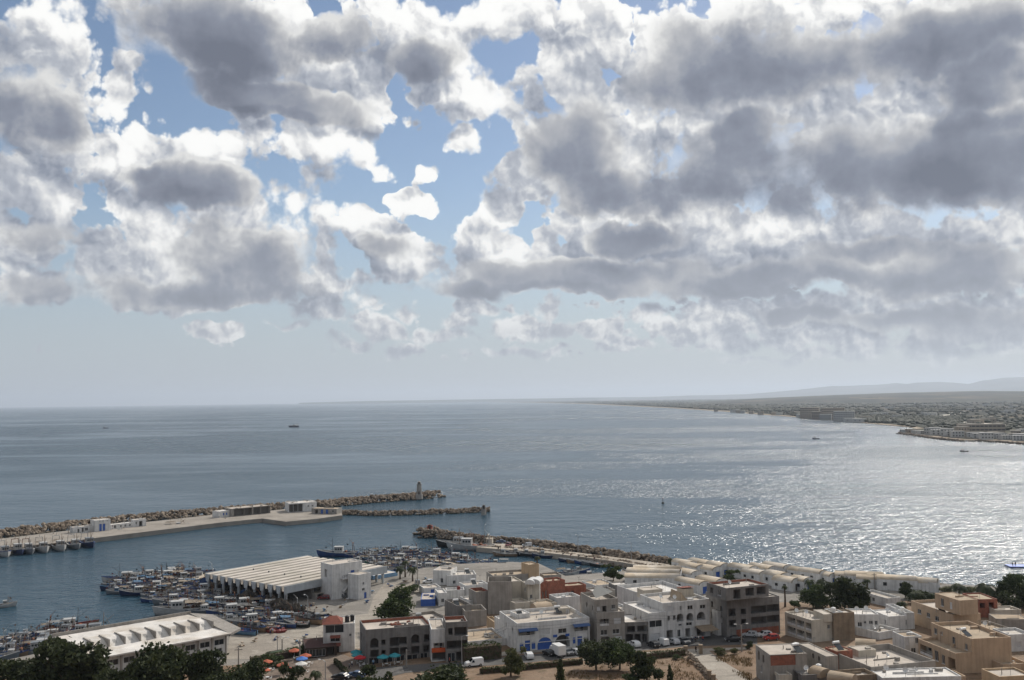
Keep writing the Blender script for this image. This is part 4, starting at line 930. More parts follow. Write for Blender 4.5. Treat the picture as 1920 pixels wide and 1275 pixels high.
h('brick_lane_house', 'small pale house in the lane below the grey brick-infill house', (1462,1266,1294), (1484,1264), (1450,1254), M_CREAM, M_ROOFP, 0.5, fl=[(.5,.6,.9,1.2,'win')])

# barrel vault on the near roofs and small domes
def vault(name, label, u, v, z, L, wd, ang, m, cat='vault', hgt=None):
    p = G(u, v, z); root = MB(); N = 12; hgt = hgt or wd * 0.32
    vs = []
    for x in (0.0, L):
        for i in range(N + 1):
            t = math.pi * i / N; vs.append((x, -math.cos(t) * wd / 2, math.sin(t) * hgt))
        vs.append((x, wd / 2, -0.5)); vs.append((x, -wd / 2, -0.5))
    n = N + 3
    fs = [(i, i + n, i + 1 + n, i + 1) for i in range(N)] + [tuple(range(n - 1, -1, -1)), tuple(range(n, 2 * n))]
    fs += [(N, N + n, N + 1 + n, N + 1), (N + 2, N + 2 + n, n, 0)]
    root.add(vs, fs); o = root.build(name, m, None, p, smooth=False); o.rotation_euler = (0, 0, ang)
    tag(o, label, cat); return o
vault('barrel_vault', 'long tan barrel vault between the near grey roofs', 1556, 1268, 9.0, 5, 3.6, R(-38), M_ROOFT)
vault('barrel_vault', 'short tan barrel vault behind the cluttered front roof', 1526, 1258, 9.0, 3.2, 3.6, R(-60), M_ROOFT)
vault('barrel_vault', 'grey-brown barrel vault beside the long grey parapet', 1604, 1209, 7.4, 4.5, 4.6, R(-20), M_ROOFT)
vault('barrel_vault', 'small whitewashed vault on the pale vaulted house', 993, 1093, 10.6, 5, 3.0, R(75), M_WHITE)
vault('barrel_vault', 'second small whitewashed vault nearest the red brick house', 1003, 1092, 10.6, 5, 3.0, R(75), M_WHITE)
vault('barrel_vault', 'low sandy dome-like vault behind the blue arch house roof', 1000, 1143, 8.3, 5, 5.0, R(20), M_ROOFT)

# restaurant extras
def gable_or_hip(name, label, corners, z0, z1, m, cat, rise):
    """hipped roof over four ground corners"""
    c = sum(corners, Vector()) / 4; mb = MB()
    a = [Vector((p.x, p.y, z0)) for p in corners]; e = [(a[0] + a[3]) / 2, (a[1] + a[2]) / 2]
    r0 = e[0].lerp(e[1], 0.3); r1 = e[0].lerp(e[1], 0.7); r0.z = r1.z = z0 + rise
    mb.add(a + [r0, r1], [(0, 1, 5, 4), (1, 2, 5), (2, 3, 4, 5), (3, 0, 4), (3, 2, 1, 0)])
    o = mb.build(name, m); tag(o, label, cat); return o
W_, D_, H_, RO_ = DIMS[rest.name]
hr = MB(); e0 = 0.35
a = [(-e0, -e0), (W_ * 0.62, -e0), (W_ * 0.62, 6.5), (-e0, 6.5)]
hr.add([(*q, H_ + .004) for q in a] + [(W_ * .2, 3.0, H_ + 1.5), (W_ * .42, 3.0, H_ + 1.5)], [(0, 1, 5, 4), (1, 2, 5), (2, 3, 4, 5), (3, 0, 4), (3, 2, 1, 0)])
hr.build('hip_roof', M_TILE, rest)
MB().add([(W_*.22, -.1, H_*.62), (W_*.55, -.1, H_*.62), (W_*.55, -1.2, H_*.55), (W_*.22, -1.2, H_*.55)], [(0, 3, 2, 1)]).build('awning', M_TILE, rest)
MB().add([(W_*.18, -.1, H_*.36), (W_*.56, -.1, H_*.36), (W_*.56, -1.6, H_*.29), (W_*.18, -1.6, H_*.29)], [(0, 3, 2, 1)]).build('awning', M_TILE, rest)
pv = h('terrace_pavilion', 'low dark glazed dining pavilion with a curved brown roof beside the white restaurant', (572,1216,1236), (630,1208), (590,1196), M_DARKW, mat('brown_felt', (0.07, 0.035, 0.03), 0.9, 0.2, 0.2, 0.5), 0.05, fr=[(.14,.5,1.6,1.8,'glass'),(.34,.5,1.6,1.8,'glass'),(.54,.5,1.6,1.8,'glass'),(.8,.5,1.8,2.2,'hole')], cat='pavilion')
# red shop sign, awnings and canopies as parts of their houses
def part_on(root, ub, name, m, x0, x1, z0, z1, d0, d1):
    return slab(Vector((0, 0, 0)), Vector((1, 0, 0)), Vector((0, -1, 0)), x0, x1, z0, z1, d0, d1).build(name, m, root)
W_, D_, H_, RO_ = DIMS[arch_house.name]
for x0, x1 in ((.01, .27), (.76, .99)):
    MB().add([(W_*x0, -.02, H_*.80), (W_*x1, -.02, H_*.80), (W_*x1, -1.1, H_*.745), (W_*x0, -1.1, H_*.745), (W_*x1, -1.1, H_*.715), (W_*x0, -1.1, H_*.715)], [(0, 3, 2, 1), (3, 5, 4, 2)]).build('awning', mat('blue_awning', (0.07, 0.12, 0.25), 0.8, 0.2, 0.15, 1.0), arch_house)
for x0, x1 in ((.49, .545), (.66, .715)): part_on(arch_house, 0, 'sign_board', M_BLUE, W_*x0, W_*x1, H_*.40, H_*.49, .003, .08)
part_on(arch_house, 0, 'string_course', M_WHITE, 0, W_, H_*.455 - 1.3, H_*.455 - 1.15, .003, .12)
W_, D_, H_, RO_ = DIMS[arcade.name]
MB().add([(W_*.66, -.02, H_*.30), (W_*1.02, -.02, H_*.30), (W_*1.02, -4.0, H_*.235), (W_*.66, -4.0, H_*.235)], [(0, 3, 2, 1)]).build('canopy', mat('brown_canvas', (0.27, 0.21, 0.15), 0.9, 0.2, 0.2, 0.8), arcade)
MB().add([(W_*.52, 3.0, RO_), (W_*.66, 3.0, RO_), (W_*.66, 9.0, RO_), (W_*.52, 9.0, RO_), (W_*.52, 3.0, RO_ + 2.2), (W_*.55, 9.0, RO_ + 2.2)], [(0, 1, 4), (1, 2, 5, 4), (0, 4, 5, 3), (2, 3, 5)]).build('stair_hood', M_ROOFT, arcade)
MB().box(W_*.70, W_*.94, 6.5, 9.5, RO_ + .02, RO_ + 2.3).build('roof_room', M_CREAM, arcade)
MB().add([(W_*.68, 6.2, RO_ + 2.7), (W_*.96, 6.2, RO_ + 2.7), (W_*.96, 9.8, RO_ + 2.32), (W_*.68, 9.8, RO_ + 2.32)], [(0, 1, 2, 3)]).build('tiled_slope', M_TILE, arcade)
tg = [o for o in bpy.data.objects if o.name.startswith('recessed_infill')][0]; W_, D_, H_, RO_ = DIMS[tg.name]
part_on(tg, 0, 'shop_sign', mat('orange_sign', (0.55, 0.10, 0.03), 0.6, 0.3, 0.1, 1.0), .05, W_ - .05, H_*.29, H_*.42, .05, .30)
th = bpy.data.objects['tower_house']; W_, D_, H_, RO_ = DIMS[th.name]
MB().add([(.6, .6, H_ + .3), (W_ - .5, 2.0, H_ + 1.3), (W_ - 2.0, D_ - .6, H_ + 1.9), (1.4, D_*.5, H_ + .9)], [(0, 1, 2, 3), (3, 2, 1, 0)]).build('shade_sail', mat('grey_cloth', (0.2, 0.2, 0.19), 0.9, 0.2), th)

# ------------------------------------------------------------------ fish market hall
def market():
    zr = 7.4
    L = G(383, 1065, zr); Fq = G(534, 1100, zr); Bk = G(560, 1039.5, zr)
    ex = (Fq - L); W = ex.length; ex.normalize(); ey = Vector((-ex.y, ex.x, 0))
    rdg = (G(605, 1083, zr) - Fq); rdg.z = 0; da = math.atan2(rdg.y, rdg.x) - math.atan2(ey.y, ey.x)
    rt = Matrix.Rotation(da * 0.5, 3, 'Z'); ex = rt @ ex; ey = rt @ ey
    while W > 20 and proj(Fq - ex * W)[0] < 385: W -= 0.25
    L = Fq - ex * W
    D = max(30.0, (Bk - L).dot(ey)); D = min(D, 47.0)
    ang = math.atan2(ex.y, ex.x)
    root = empty('fish_market_hall', Vector((L.x, L.y, LAND_Z)), ang)
    tag(root, 'large open fish market hall with a folded ridge roof of pale concrete strips on pillars', 'market hall')
    H = zr - LAND_Z; n = 10; s = W / n; top = mat('market_roof_top', (0.55, 0.50, 0.44), 0.9, 0.2, 0.15, 0.15, col2=(0.47, 0.43, 0.37)); sidem = mat('market_roof_edge', (0.42, 0.45, 0.47), 0.85, 0.2, 0.2, 0.3, 0.2)
    cut = 0.5
    prof = MB()
    # one trough-shaped fold, shared by all
    a, b, c, d_ = 0.06, s * 0.60, s * 0.68, s * 0.86
    pts = [(a, 0.0), (b, 0.0), (c, -1.5), (d_, -1.5), (s - 0.04, -0.12)]
    lowp = [(x, z - 0.22) for x, z in pts]
    vs = [(x, 0, z) for x, z in pts] + [(x, D, z) for x, z in pts] + [(x, 0, z) for x, z in lowp] + [(x, D, z) for x, z in lowp]
    k = len(pts); fs = [(i, i + 1, i + 1 + k, i + k) for i in range(k - 1)] + [(i + 2*k + 1, i + 2*k, i + 3*k, i + 3*k + 1) for i in range(k - 1)]
    fs += [(i + 1, i, i + 2*k, i + 2*k + 1) for i in range(k - 1)] + [(i + k, i + 1 + k, i + 1 + 3*k, i + 3*k) for i in range(k - 1)] + [(0, k, 3*k, 2*k), (k - 1, 3*k - 1, 4*k - 1, 2*k - 1)]
    prof.add(vs, fs); me = prof.mesh('roof_fold')
    tip = MB().add([(a, -0.03, -0.05), (b, -0.03, -0.05), (s * .50, -0.03, -2.5), (s * .18, -0.03, -2.5), (a, -.35, -0.05), (b, -.35, -0.05), (s * .50, -.35, -2.5), (s * .18, -.35, -2.5)],
        [(0, 1, 2, 3), (4, 7, 6, 5), (0, 4, 5, 1), (1, 5, 6, 2), (2, 6, 7, 3), (3, 7, 4, 0)]).mesh('fascia_tooth')
    for i in range(n):
        obj('roof_fold', me, top, root, (i * s, 0, H))
        obj('fascia_tooth', tip, sidem, root, (i * s, 0, H))
    MB().box(-0.3, 0.04, 0, D, H - 1.5, H + 0.1).build('edge_beam', sidem, root)
    MB().box(W + 0.0, W + 0.35, -0.3, D, H - 2.2, H + 0.12).build('edge_beam', sidem, root)
    for q in (0.12, 0.5, 0.9): MB().box(0, W, D*q, D*q + 0.5, H - 2.0, H - 1.15).build('cross_beam', sidem, root)
    col = MB().cyl((0, 0, 0), (0, 0, H - 1.5), 0.42, 0.55, 8).mesh('pillar')
    for i in range(n + 1):
        for q in (0.02, 0.35, 0.68, 0.97):
            obj('pillar', col, sidem, root, (min(W - .6, i * s + 0.5), D * q, 0))
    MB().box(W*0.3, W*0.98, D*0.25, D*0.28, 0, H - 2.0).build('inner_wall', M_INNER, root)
    for i in range(4): MB().cyl((W*(.2+.2*i), D*.3, H + .02), (W*(.2+.2*i), D*.3, H + .5), .25).build('roof_vent', M_DMETAL, root)
    return root, ang, W, D
mk, mk_ang, mkW, mkD = market()
mo = h('market_office', 'tall white office block with an outside stair at the end of the fish market', (622,1059,1125), (679,1051), (605,1055), M_WHITE, M_ROOFP, 0.25,
  fr=[(.68,.66,1.5,2.3,'bdoor'),(.42,.25,.8,.7,'win'),(.45,.08,1.0,1.6,'win')], fl=[(.55,.72,1.3,2.6,'hole')], min_depth=7)
W_, D_, H_, RO_ = DIMS[mo.name]
st = MB(); N = 16
for i in range(N): st.box(W_*(.32 + .36*i/N), W_*(.32 + .36*(i+1)/N), -1.4, -.003, H_*(.20 + .36*i/N), H_*(.20 + .36*(i+1)/N) + .1)
st.build('outside_stair', M_WHITE, mo)
MB().box(W_*.28, W_*.80, -1.5, -.003, H_*.555, H_*.575).build('landing', M_WHITE, mo)
rl = MB()
for i in range(9): rl.box(W_*(.28 + .52*i/8), W_*(.28 + .52*i/8) + .06, -1.5, -1.44, H_*.575, H_*.575 + 1.0)
rl.box(W_*.28, W_*.80, -1.5, -1.44, H_*.575 + 1.0, H_*.575 + 1.06); rl.build('railing', M_DMETAL, mo)
h('market_annex', 'smaller white annex with blue doors in front of the market office', (672,1078,1125), (694,1073), (664,1076), M_WHITE, M_ROOFP, 0.2, fr=[(.4,.62,.7,.9,'win'),(.4,.38,1.2,.9,'win'),(.55,.12,1.1,2.0,'bdoor')], min_depth=5)
h('market_porch', 'low flat porch roof on posts at the foot of the market office', (592,1114,1124), (618,1108), (586,1109), M_GREYL, M_ROOFP, 0.1, fr=[(.3,.4,2.4,1.6,'hole'),(.8,.4,1.0,1.8,'bdoor')], cat='porch', min_depth=3)
h('market_ramp_shed', 'low pale shed roof with a turquoise edge behind the market annex', (700,1080,1087), (738,1071), (672,1068), M_LBLUE, M_ROOFW, 0.1, cat='shed')
# pile of nets under the eaves
def heap(name, label, u, v, z, r, hh, m, seed, cat='net pile', n=14):
    rnd = random.Random(seed); p = G(u, v, z); mb = MB(); V, F = ico()
    for i in range(n):
        a = rnd.random() * 6.28; q = rnd.random() ** .6 * r; rr = rnd.uniform(.35, .6) * r * .7; k = len(mb.v)
        for vv in V: mb.v.append((math.cos(a)*q + vv.x*rr*rnd.uniform(.75,1.25), math.sin(a)*q*.6 + vv.y*rr*.8*rnd.uniform(.75,1.25), max(0, hh*(1 - q/r*.7)*.5 + vv.z*hh*.5*rnd.uniform(.7,1.2))))
        for f in F: mb.f.append(tuple(j + k for j in f)); mb.mi.append(0)
    o = mb.build(name, m, None, p); tag(o, label, cat, 'nets heaped under the market eaves' if cat == 'net pile' else None); return o
M_NET = mat('brown_net', (0.075, 0.065, 0.055), 0.98, 0.1, 0.4, 0.8, bump=0.8, bscale=4)
M_NETB = mat('blue_net', (0.03, 0.055, 0.12), 0.98, 0.1, 0.4, 0.8, bump=0.8, bscale=4)
rnd = random.Random(5)
ORD = 'first second third fourth fifth sixth seventh eighth ninth tenth eleventh twelfth thirteenth fourteenth fifteenth sixteenth seventeenth eighteenth nineteenth twentieth'.split()
for i in range(20):
    u = 400 + i * 8.0 + rnd.uniform(-3, 3); v = 1092 + i * 2.7 + rnd.uniform(-3, 6)
    heap('net_pile', ('brown' if i % 4 else 'dark blue') + ' heap of fishing net under market roof tooth, ' + ORD[i] + ' from the seaward corner', u, v, LAND_Z, rnd.uniform(2.6, 4.4), rnd.uniform(2.0, 3.4), M_NET if i % 4 else M_NETB, i)

# ------------------------------------------------------------------ quay warehouse with roof monitors
def warehouse():
    base = LAND_Z; foot = G(424, 1234, base); zr = Zat(foot, 424, 1196); H = zr - base
    Lp = G(176, 1243, zr); Bp = G(362, 1169, zr); Fp = Vector((foot.x, foot.y, zr))
    ex = (Fp - Lp); ex.z = 0; W = ex.length * 1.04; ex.normalize(); ey = Vector((-ex.y, ex.x, 0))
    D = min(26.0, max(14.0, (Bp - Fp).dot(ey)))
    o = Fp - ex * W; ang = math.atan2(ex.y, ex.x)
    root = empty('quay_warehouse', (o.x, o.y, base), ang)
    tag(root, 'long white quay warehouse with stepped roof monitors behind dark trees', 'warehouse')
    X, Y = Vector((1, 0, 0)), Vector((0, 1, 0)); b = MB()
    n = 9; s = W / n; ops = []; fills = []
    for i in range(n):
        x0, x1 = s*i + .6, s*(i+1) - .6
        ops += [(x0, x1, 3.6, 5.0, .24)]; fills.append((x0, x1, 3.6, 5.0, 'glass'))
        ops += [(x0 + .5, x1 - .5, .5, 2.8, .24)]; fills.append((x0 + .5, x1 - .5, .5, 2.8, 'glass'))
    H = max(H, 6.0)
    face(b, Vector((0, 0, -1)), X, Y, W, H + 1, [(q[0], q[1], q[2] + 1, q[3] + 1, q[4]) for q in ops])
    face(b, Vector((W, 0, -1)), Y, -X, D, H + 1, [(D*.2, D*.35, 4.6, 5.8, .24)]); fit_opening(root, Vector((W, 0, 0)), Y, X, D*.2, D*.35, 3.6, 4.8, 'glass')
    face(b, Vector((W, D, -1)), -X, -Y, W, H + 1, []); face(b, Vector((0, D, -1)), -Y, X, D, H + 1, [])
    b.build('wall', M_WHITE, root)
    for q in fills: fit_opening(root, Vector((0, 0, 0)), X, -Y, *q)
    for i in range(n + 1): slab(Vector((0,0,0)), X, -Y, max(0, s*i - .25), min(W, s*i + .25), 0, H - .3, .003, .28).build('pilaster', M_GREYL, root)
    rw = M_ROOFW
    MB().box(-.8, W + .8, -1.4, D*.34, H + .004, H + .35).build('lower_roof', rw, root)
    MB().box(-.8, W + .8, D*.62, D + 1.0, H + 1.2, H + 1.5).build('upper_roof', rw, root)
    for i in range(n):
        x0, x1 = s*i + .25, s*(i+1) - .25
        g = MB().add([(x0, D*.34, H + .35), (x1, D*.34, H + .35), (x1, D*.50, H + 1.7), (x0, D*.50, H + 1.7), (x1, D*.64, H + 1.9), (x0, D*.64, H + 1.9), (x0, D*.64, H), (x1, D*.64, H)],
            [(0, 1, 2, 3), (3, 2, 4, 5), (0, 3, 5, 6), (1, 7, 4, 2), (5, 4, 7, 6)]).build('roof_monitor', rw, root)
        nrm = Vector((0, -(1.35), D*.16)).normalized()
        for k in range(4):
            xa = x0 + 1.2 + (x1 - x0 - 2.4) * k / 4; xb = xa + (x1 - x0 - 2.4) / 4 - .12
            q = [Vector((xa, D*.385, H + .73)), Vector((xb, D*.385, H + .73)), Vector((xb, D*.455, H + 1.32)), Vector((xa, D*.455, H + 1.32))]
            MB().add([p + nrm * .03 for p in q], [(0, 1, 2, 3)]).build('pane', mat('dusty_glass', (0.22, 0.22, 0.21), 0.4, 0.4), g)
        MB().box(s*(i+1) - .28, s*(i+1) + .02, D*.33, D*.64, H + .2, H + 2.1).build('roof_fin', M_GREYL, root)
    MB().box(-.8, W + .8, D + .7, D + 1.0, H + .6, H + 2.3).build('rear_parapet', M_GREYL, root)
    MB().add([(W + .3, -1.4, H + .3), (W + 4.5, 1.0, H + .6), (W + 4.5, D*.8, H + 1.6), (W + .3, D + .6, H + 1.9), (W + .3, -1.4, H - .3), (W + 4.5, 1.0, H), (W + 4.5, D*.8, H + 1.0), (W + .3, D + .6, H + 1.2)],
        [(0, 1, 2, 3), (7, 6, 5, 4), (0, 4, 5, 1), (1, 5, 6, 2), (2, 6, 7, 3), (3, 7, 4, 0)]).build('end_canopy', M_GREYL, root)
    return root
warehouse()

# ------------------------------------------------------------------ buildings on the outer mole
QB = QUAY_Z
h('mole_house', 'white two-storey house with a blue double door and flat cap roof on the mole', (183,993,996), (206,991), (176,991), M_WHITE, M_ROOFW, 0.15, base=QB, fr=[(.42,.42,1.1,2.4,'bdoor'),(.62,.42,1.1,2.4,'bdoor')], sink=0.2) if 0 else None
def mole(name, label, u0, v0, u1, v1, rows, depth, wm, rm, fr=(), par=0.15, cat='building'):
    """u0,v0 / u1,v1: front foot line on the quay; rows: height in photo rows"""
    a = G(u0, v0, QB); b = G(u1, v1, QB); H = Zat(a, u0, v0 - rows) - QB
    A = (u0, v0 - rows, v0); zr = QB + H
    d = (b - a); d.normalize(); n = Vector((-d.y, d.x, 0)); cb = a + n * depth; cb.z = zr
    uB, vB = proj((b.x, b.y, zr)); uC, vC = proj(cb)
    return h(name, label, A, (uB, vB), (uC, vC), wm, rm, par, fr=fr, base=QB, sink=0.3, min_depth=depth, cat=cat)
mole('mole_house', 'white tall house with a bright blue double door on the mole', 178, 997, 207, 994, 21, 6, M_WHITE, M_ROOFW, fr=[(.36,.40,1.3,2.7,'bdoor'),(.58,.40,1.3,2.7,'bdoor'),(.3,.88,.6,.4,'win'),(.5,.88,.6,.4,'win'),(.8,.88,.6,.4,'win')])
mole('mole_store', 'long low white store with dark doorways left of the tall mole house', 137, 1000, 177, 996, 11, 5, M_WHITE, M_ROOFP, fr=[(.25,.4,.9,1.5,'hole'),(.45,.45,1.0,2.0,'hole'),(.62,.5,1.6,1.4,'win')])
mole('mole_cabins', 'row of low white cabins right of the tall mole house', 207, 993, 250, 988, 9, 4, M_WHITE, M_ROOFW, fr=[(.2,.5,1.0,1.4,'hole'),(.45,.5,.9,1.0,'win'),(.65,.5,.9,1.0,'win'),(.85,.5,.9,1.0,'win')])
mole('mole_pump_house', 'square white pump house with a dark door on the mole', 250, 988, 274, 986, 13, 5, M_WHITE, M_ROOFP, fr=[(.22,.55,.7,1.2,'win'),(.58,.4,1.7,2.6,'hole')])
mole('mole_office', 'small white office with blue windows at the end of the open shed on the mole', 411, 971, 434, 968, 12, 6, M_WHITE, M_ROOFW, fr=[(.35,.5,.9,1.3,'bwin'),(.6,.5,.9,1.3,'bwin')])
mole('open_quay_shed', 'long open-fronted grey shed with four dark bays on the mole', 434, 969, 507, 962, 15, 9, M_GREYL, M_ROOFP, fr=[(.2,.46,6.5,4.0,'hole'),(.43,.46,4.6,4.0,'hole'),(.65,.46,4.6,4.0,'hole'),(.87,.46,5.5,4.0,'hole')])
mole('ice_plant', 'white hall with three dark bays and a thick flat roof on the mole', 541, 961, 594, 958, 17, 12, M_WHITE, M_ROOFW, fr=[(.10,.44,2.6,4.6,'hole'),(.26,.44,2.6,4.6,'hole'),(.42,.44,2.6,4.6,'hole'),(.7,.6,1.0,.8,'win'),(.85,.6,1.0,.8,'win')])
mole('net_store', 'low brown net store with blue doors beside the white hall on the mole', 584, 963, 631, 964, 10, 7, M_GREYL, M_ROOFT, fr=[(.2,.45,1.6,2.0,'hole'),(.42,.45,1.5,2.2,'bdoor'),(.62,.45,1.5,2.2,'bdoor'),(.85,.5,1.2,1.2,'win')])
# lighthouse and beacons
def tower(name, label, u, v, rows, r0, r1, m, top, cat):
    p = G(u, v, 2.5); H = Zat(p, u, v - rows) - 2.5
    root = empty(name, p); tag(root, label, cat)
    b = MB(); N = 8
    b.cyl((0,0,-2), (0,0,1.2), r0*1.35, r0*1.3, N); b.build('plinth', M_GREYL, root)
    MB().cyl((0,0,1.2), (0,0,H*.78), r0, r1, N).build('shaft', m, root)
    MB().cyl((0,0,H*.78), (0,0,H*.82), r1*1.35, r1*1.35, N).build('gallery', m, root)
    MB().cyl((0,0,H*.82), (0,0,H*.93), r1*.7, r1*.7, N).build('lantern', M_GLASS, root)
    MB().cyl((0,0,H*.93), (0,0,H), r1*.85, .08, N).build('cap', top, root)
    MB().box(-.4, .4, -r0 - .05, -r0*.7, 1.25, 3.2).build('door', M_DARKW, root)
    return root
tower('lighthouse', 'tall grey lighthouse tower near the tip of the outer breakwater', 786, 930, 28, 1.9, 1.45, M_GREYL, M_GREYL, 'lighthouse')
tower('beacon', 'stubby red beacon on the boulder head of the inner jetty', 806, 996, 13, 1.4, 1.2, mat('faded_red_paint', (0.28, 0.07, 0.05), 0.8, 0.2, 0.3, 1.0), M_RUST, 'beacon')
tower('beacon', 'small dark beacon at the end of the thin boulder spur', 907, 958, 12, 1.1, .9, M_GREY, M_GREY, 'beacon')
hut = mole('jetty_hut', 'tiny pale hut with a dark door beside the parked cars on the inner jetty', 912, 1019, 923, 1019, 9, 4, M_CREAM, M_ROOFT, fr=[(.3,.4,.8,1.6,'hole')], cat='hut')

# ------------------------------------------------------------------ white barrel-vaulted sheds by the shore
M_SHEDR = mat('shed_vault_tan', (0.50, 0.415, 0.31), 0.92, 0.2, 0.28, 0.3, col2=(0.56, 0.50, 0.42))
def shed_mesh(L, wd, hw, hv):
    w_ = MB(); X, Y = Vector((1,0,0)), Vector((0,1,0))
    # body with door and window openings on the +x end and the near side
    face(w_, Vector((L, 0, -1)), Y, -X, wd, hw + 1, [(wd*.3, wd*.7, 1.05, 1 + min(2.3, hw*.8), .24)])
    face(w_, Vector((0, 0, -1)), X, Y, L, hw + 1, [(L*.15, L*.15 + 1.2, 1 + hw*.4, 1 + hw*.75, .24), (L*.55, L*.55 + 1.2, 1 + hw*.4, 1 + hw*.75, .24)])
    face(w_, Vector((L, wd, -1)), -X, -Y, L, hw + 1, []); face(w_, Vector((0, wd, -1)), -Y, X, wd, hw + 1, [])
    N = 10; g = []
    for x in (0.0, L):
        pts = [(x, wd/2 - math.cos(math.pi*i/N)*wd/2, hw + math.sin(math.pi*i/N)*hv) for i in range(N + 1)]
        w_.add(pts, [tuple(range(N + 1)) if x == L else tuple(range(N, -1, -1))])
    v_ = MB(); e = 0.12; vs = []
    for x in (-.1, L - .35):
        vs += [(x, wd/2 - math.cos(math.pi*i/N)*(wd/2 + .02), hw + .02 + math.sin(math.pi*i/N)*(hv + e)) for i in range(N + 1)]
    n = N + 1; v_.add(vs, [(i, i + n, i + n + 1, i + 1) for i in range(N)] + [tuple(range(N, -1, -1)), tuple(range(n, 2*n))])
    return w_.mesh('wall'), v_.mesh('vault_roof', True)
SHM = {}
def shed(u, v, L, wd, ang, hw, label, door=M_BLUE):
    key = (L, wd, hw)
    if key not in SHM: SHM[key] = shed_mesh(L, wd, hw, wd * 0.20)
    p = G(u, v, LAND_Z); root = empty('vaulted_shed', p, ang)
    tag(root, label, 'shed', 'white vaulted sheds along the shore')
    # p is the near corner of the door end
    wl, rf = SHM[key]; off = (-L, 0, 0)
    obj('wall', wl, M_WHITE, root, off); obj('vault_roof', rf, M_SHEDR, root, off)
    X, Y = Vector((1,0,0)), Vector((0,1,0))
    fit_opening(root, Vector((0, 0, 0)), Y, X, wd*.3, wd*.7, .05, min(2.3, hw*.8), 'bdoor' if door is M_BLUE else 'door')
    for q in (.15, .55): slab(Vector((-L, 0, 0)), X, -Y, L*q + .02, L*q + 1.18, hw*.42, hw*.73, -.2, -.14).build('window', M_GLASS, root)
    return root
aS = R(-13)
# (column, row of the near door-end corner, length, width, place)
rows_ = [
 (1277,1101,19,5.2,'lowest of the long sheds nearest the arcade building'),(1276,1094,19,5.2,'second of the long sheds above the arcade building'),(1279,1088,17,5.0,'third of the long sheds above the arcade building'),
 (1297,1094,14,5.2,'blue-doored, right behind the long shed group'),(1306,1083,13,5.0,'beside the open grey-doored bay near the jetty root'),(1292,1077,12,4.6,'small one at the jetty root below the round bush'),
 (1337,1086,12,5.6,'with pale blue doors left of the small green tree'),(1330,1077,16,5.2,'bright-roofed, facing the sea near the jetty root'),(1352,1082,11,5.2,'half hidden behind the small green tree'),
 (1312,1115,16,5.0,'low one directly behind the arcade roof'),(1343,1113,13,6.0,'in front of the unfinished building corner'),
 (1405,1088,14,5.2,'just right of the small green tree by the water'),(1425,1094,12,5.0,'behind the unfinished building roof'),(1442,1086,14,5.0,'seaward neighbour behind the unfinished building'),
 (1463,1102,11,5.6,'with a square window above the slender palm'),(1486,1110,11,6.0,'nearest the slender palm, with two blue doors'),(1508,1110,9,5.6,'end one beside the big dark trees'),
 (1470,1085,14,5.0,'second in the seaward row'),(1492,1087,12,4.8,'third in the seaward row'),(1516,1092,12,4.8,'with two small gable windows in the seaward row'),(1538,1096,12,4.8,'fifth in the seaward row'),(1556,1098,11,4.8,'last in the seaward row before the trees'),
 (1640,1101,14,5.4,'blue-doored, first beyond the big dark trees'),(1660,1102,14,5.2,'second beyond the big dark trees'),(1682,1106,14,5.2,'with a turquoise door beyond the big dark trees'),(1702,1107,14,5.2,'fourth beyond the big dark trees'),(1722,1110,14,5.0,'fifth beyond the big dark trees'),(1742,1111,15,5.0,'sixth beyond the big dark trees'),(1760,1112,15,4.8,'last, nearest the beach and the palms')]
for i, (u, v, L, wd, wh) in enumerate(rows_):
    shed(u, v, L if i < 3 else L * (0.72 if i < 22 else 0.9), wd, (aS if i < 3 else (R(-24) if i >= 22 else R(-54))) + R(random.Random(i).uniform(-6, 6)), 2.9 + 0.3 * (i % 3), 'white vaulted shed, ' + wh, M_BLUE if i % 4 != 3 else M_DARKW)
# ------------------------------------------------------------------ trees and plants
def leaf_material(name, c1, c2):
    m = bpy.data.materials.new(name); m.use_nodes = True
    t = NT(m.node_tree); b = m.node_tree.nodes['Principled BSDF']; b.inputs['Roughness'].default_value = 0.75; b.inputs['Specular IOR Level'].default_value = 0.25
    pos = t.N.new('ShaderNodeNewGeometry').outputs['Position']
    n = t.noise(pos, 0.55, 4, 0.65); n2 = t.noise(pos, 3.0, 2, 0.6)
    c = t.mix(t.ss(n, 0.38, 0.64), c1, c2)
    t.L.new(t.v('SCALE', c, scale=t.lin(n2, 0.3, 0.7, 0.6, 1.35)), b.inputs['Base Color'])
    tr = t.N.new('ShaderNodeBsdfTranslucent'); t.L.new(c, tr.inputs['Color'])
    mx = t.N.new('ShaderNodeMixShader'); mx.inputs[0].default_value = 0.22
    t.L.new(b.outputs[0], mx.inputs[1]); t.L.new(tr.outputs[0], mx.inputs[2])
    t.L.new(mx.outputs[0], m.node_tree.nodes['Material Output'].inputs['Surface'])
    return m
L_DARK = leaf_material('leaf_dark', (0.026, 0.038, 0.015), (0.064, 0.076, 0.030))
L_MID = leaf_material('leaf_mid', (0.035, 0.055, 0.018), (0.075, 0.098, 0.032))
L_PALE = leaf_material('leaf_olive', (0.065, 0.075, 0.028), (0.13, 0.13, 0.055))
L_PALM = leaf_material('leaf_palm', (0.030, 0.042, 0.018), (0.062, 0.075, 0.030))
M_BARK = mat('bark', (0.10, 0.075, 0.055), 0.95, 0.1, 0.35, 2.0)
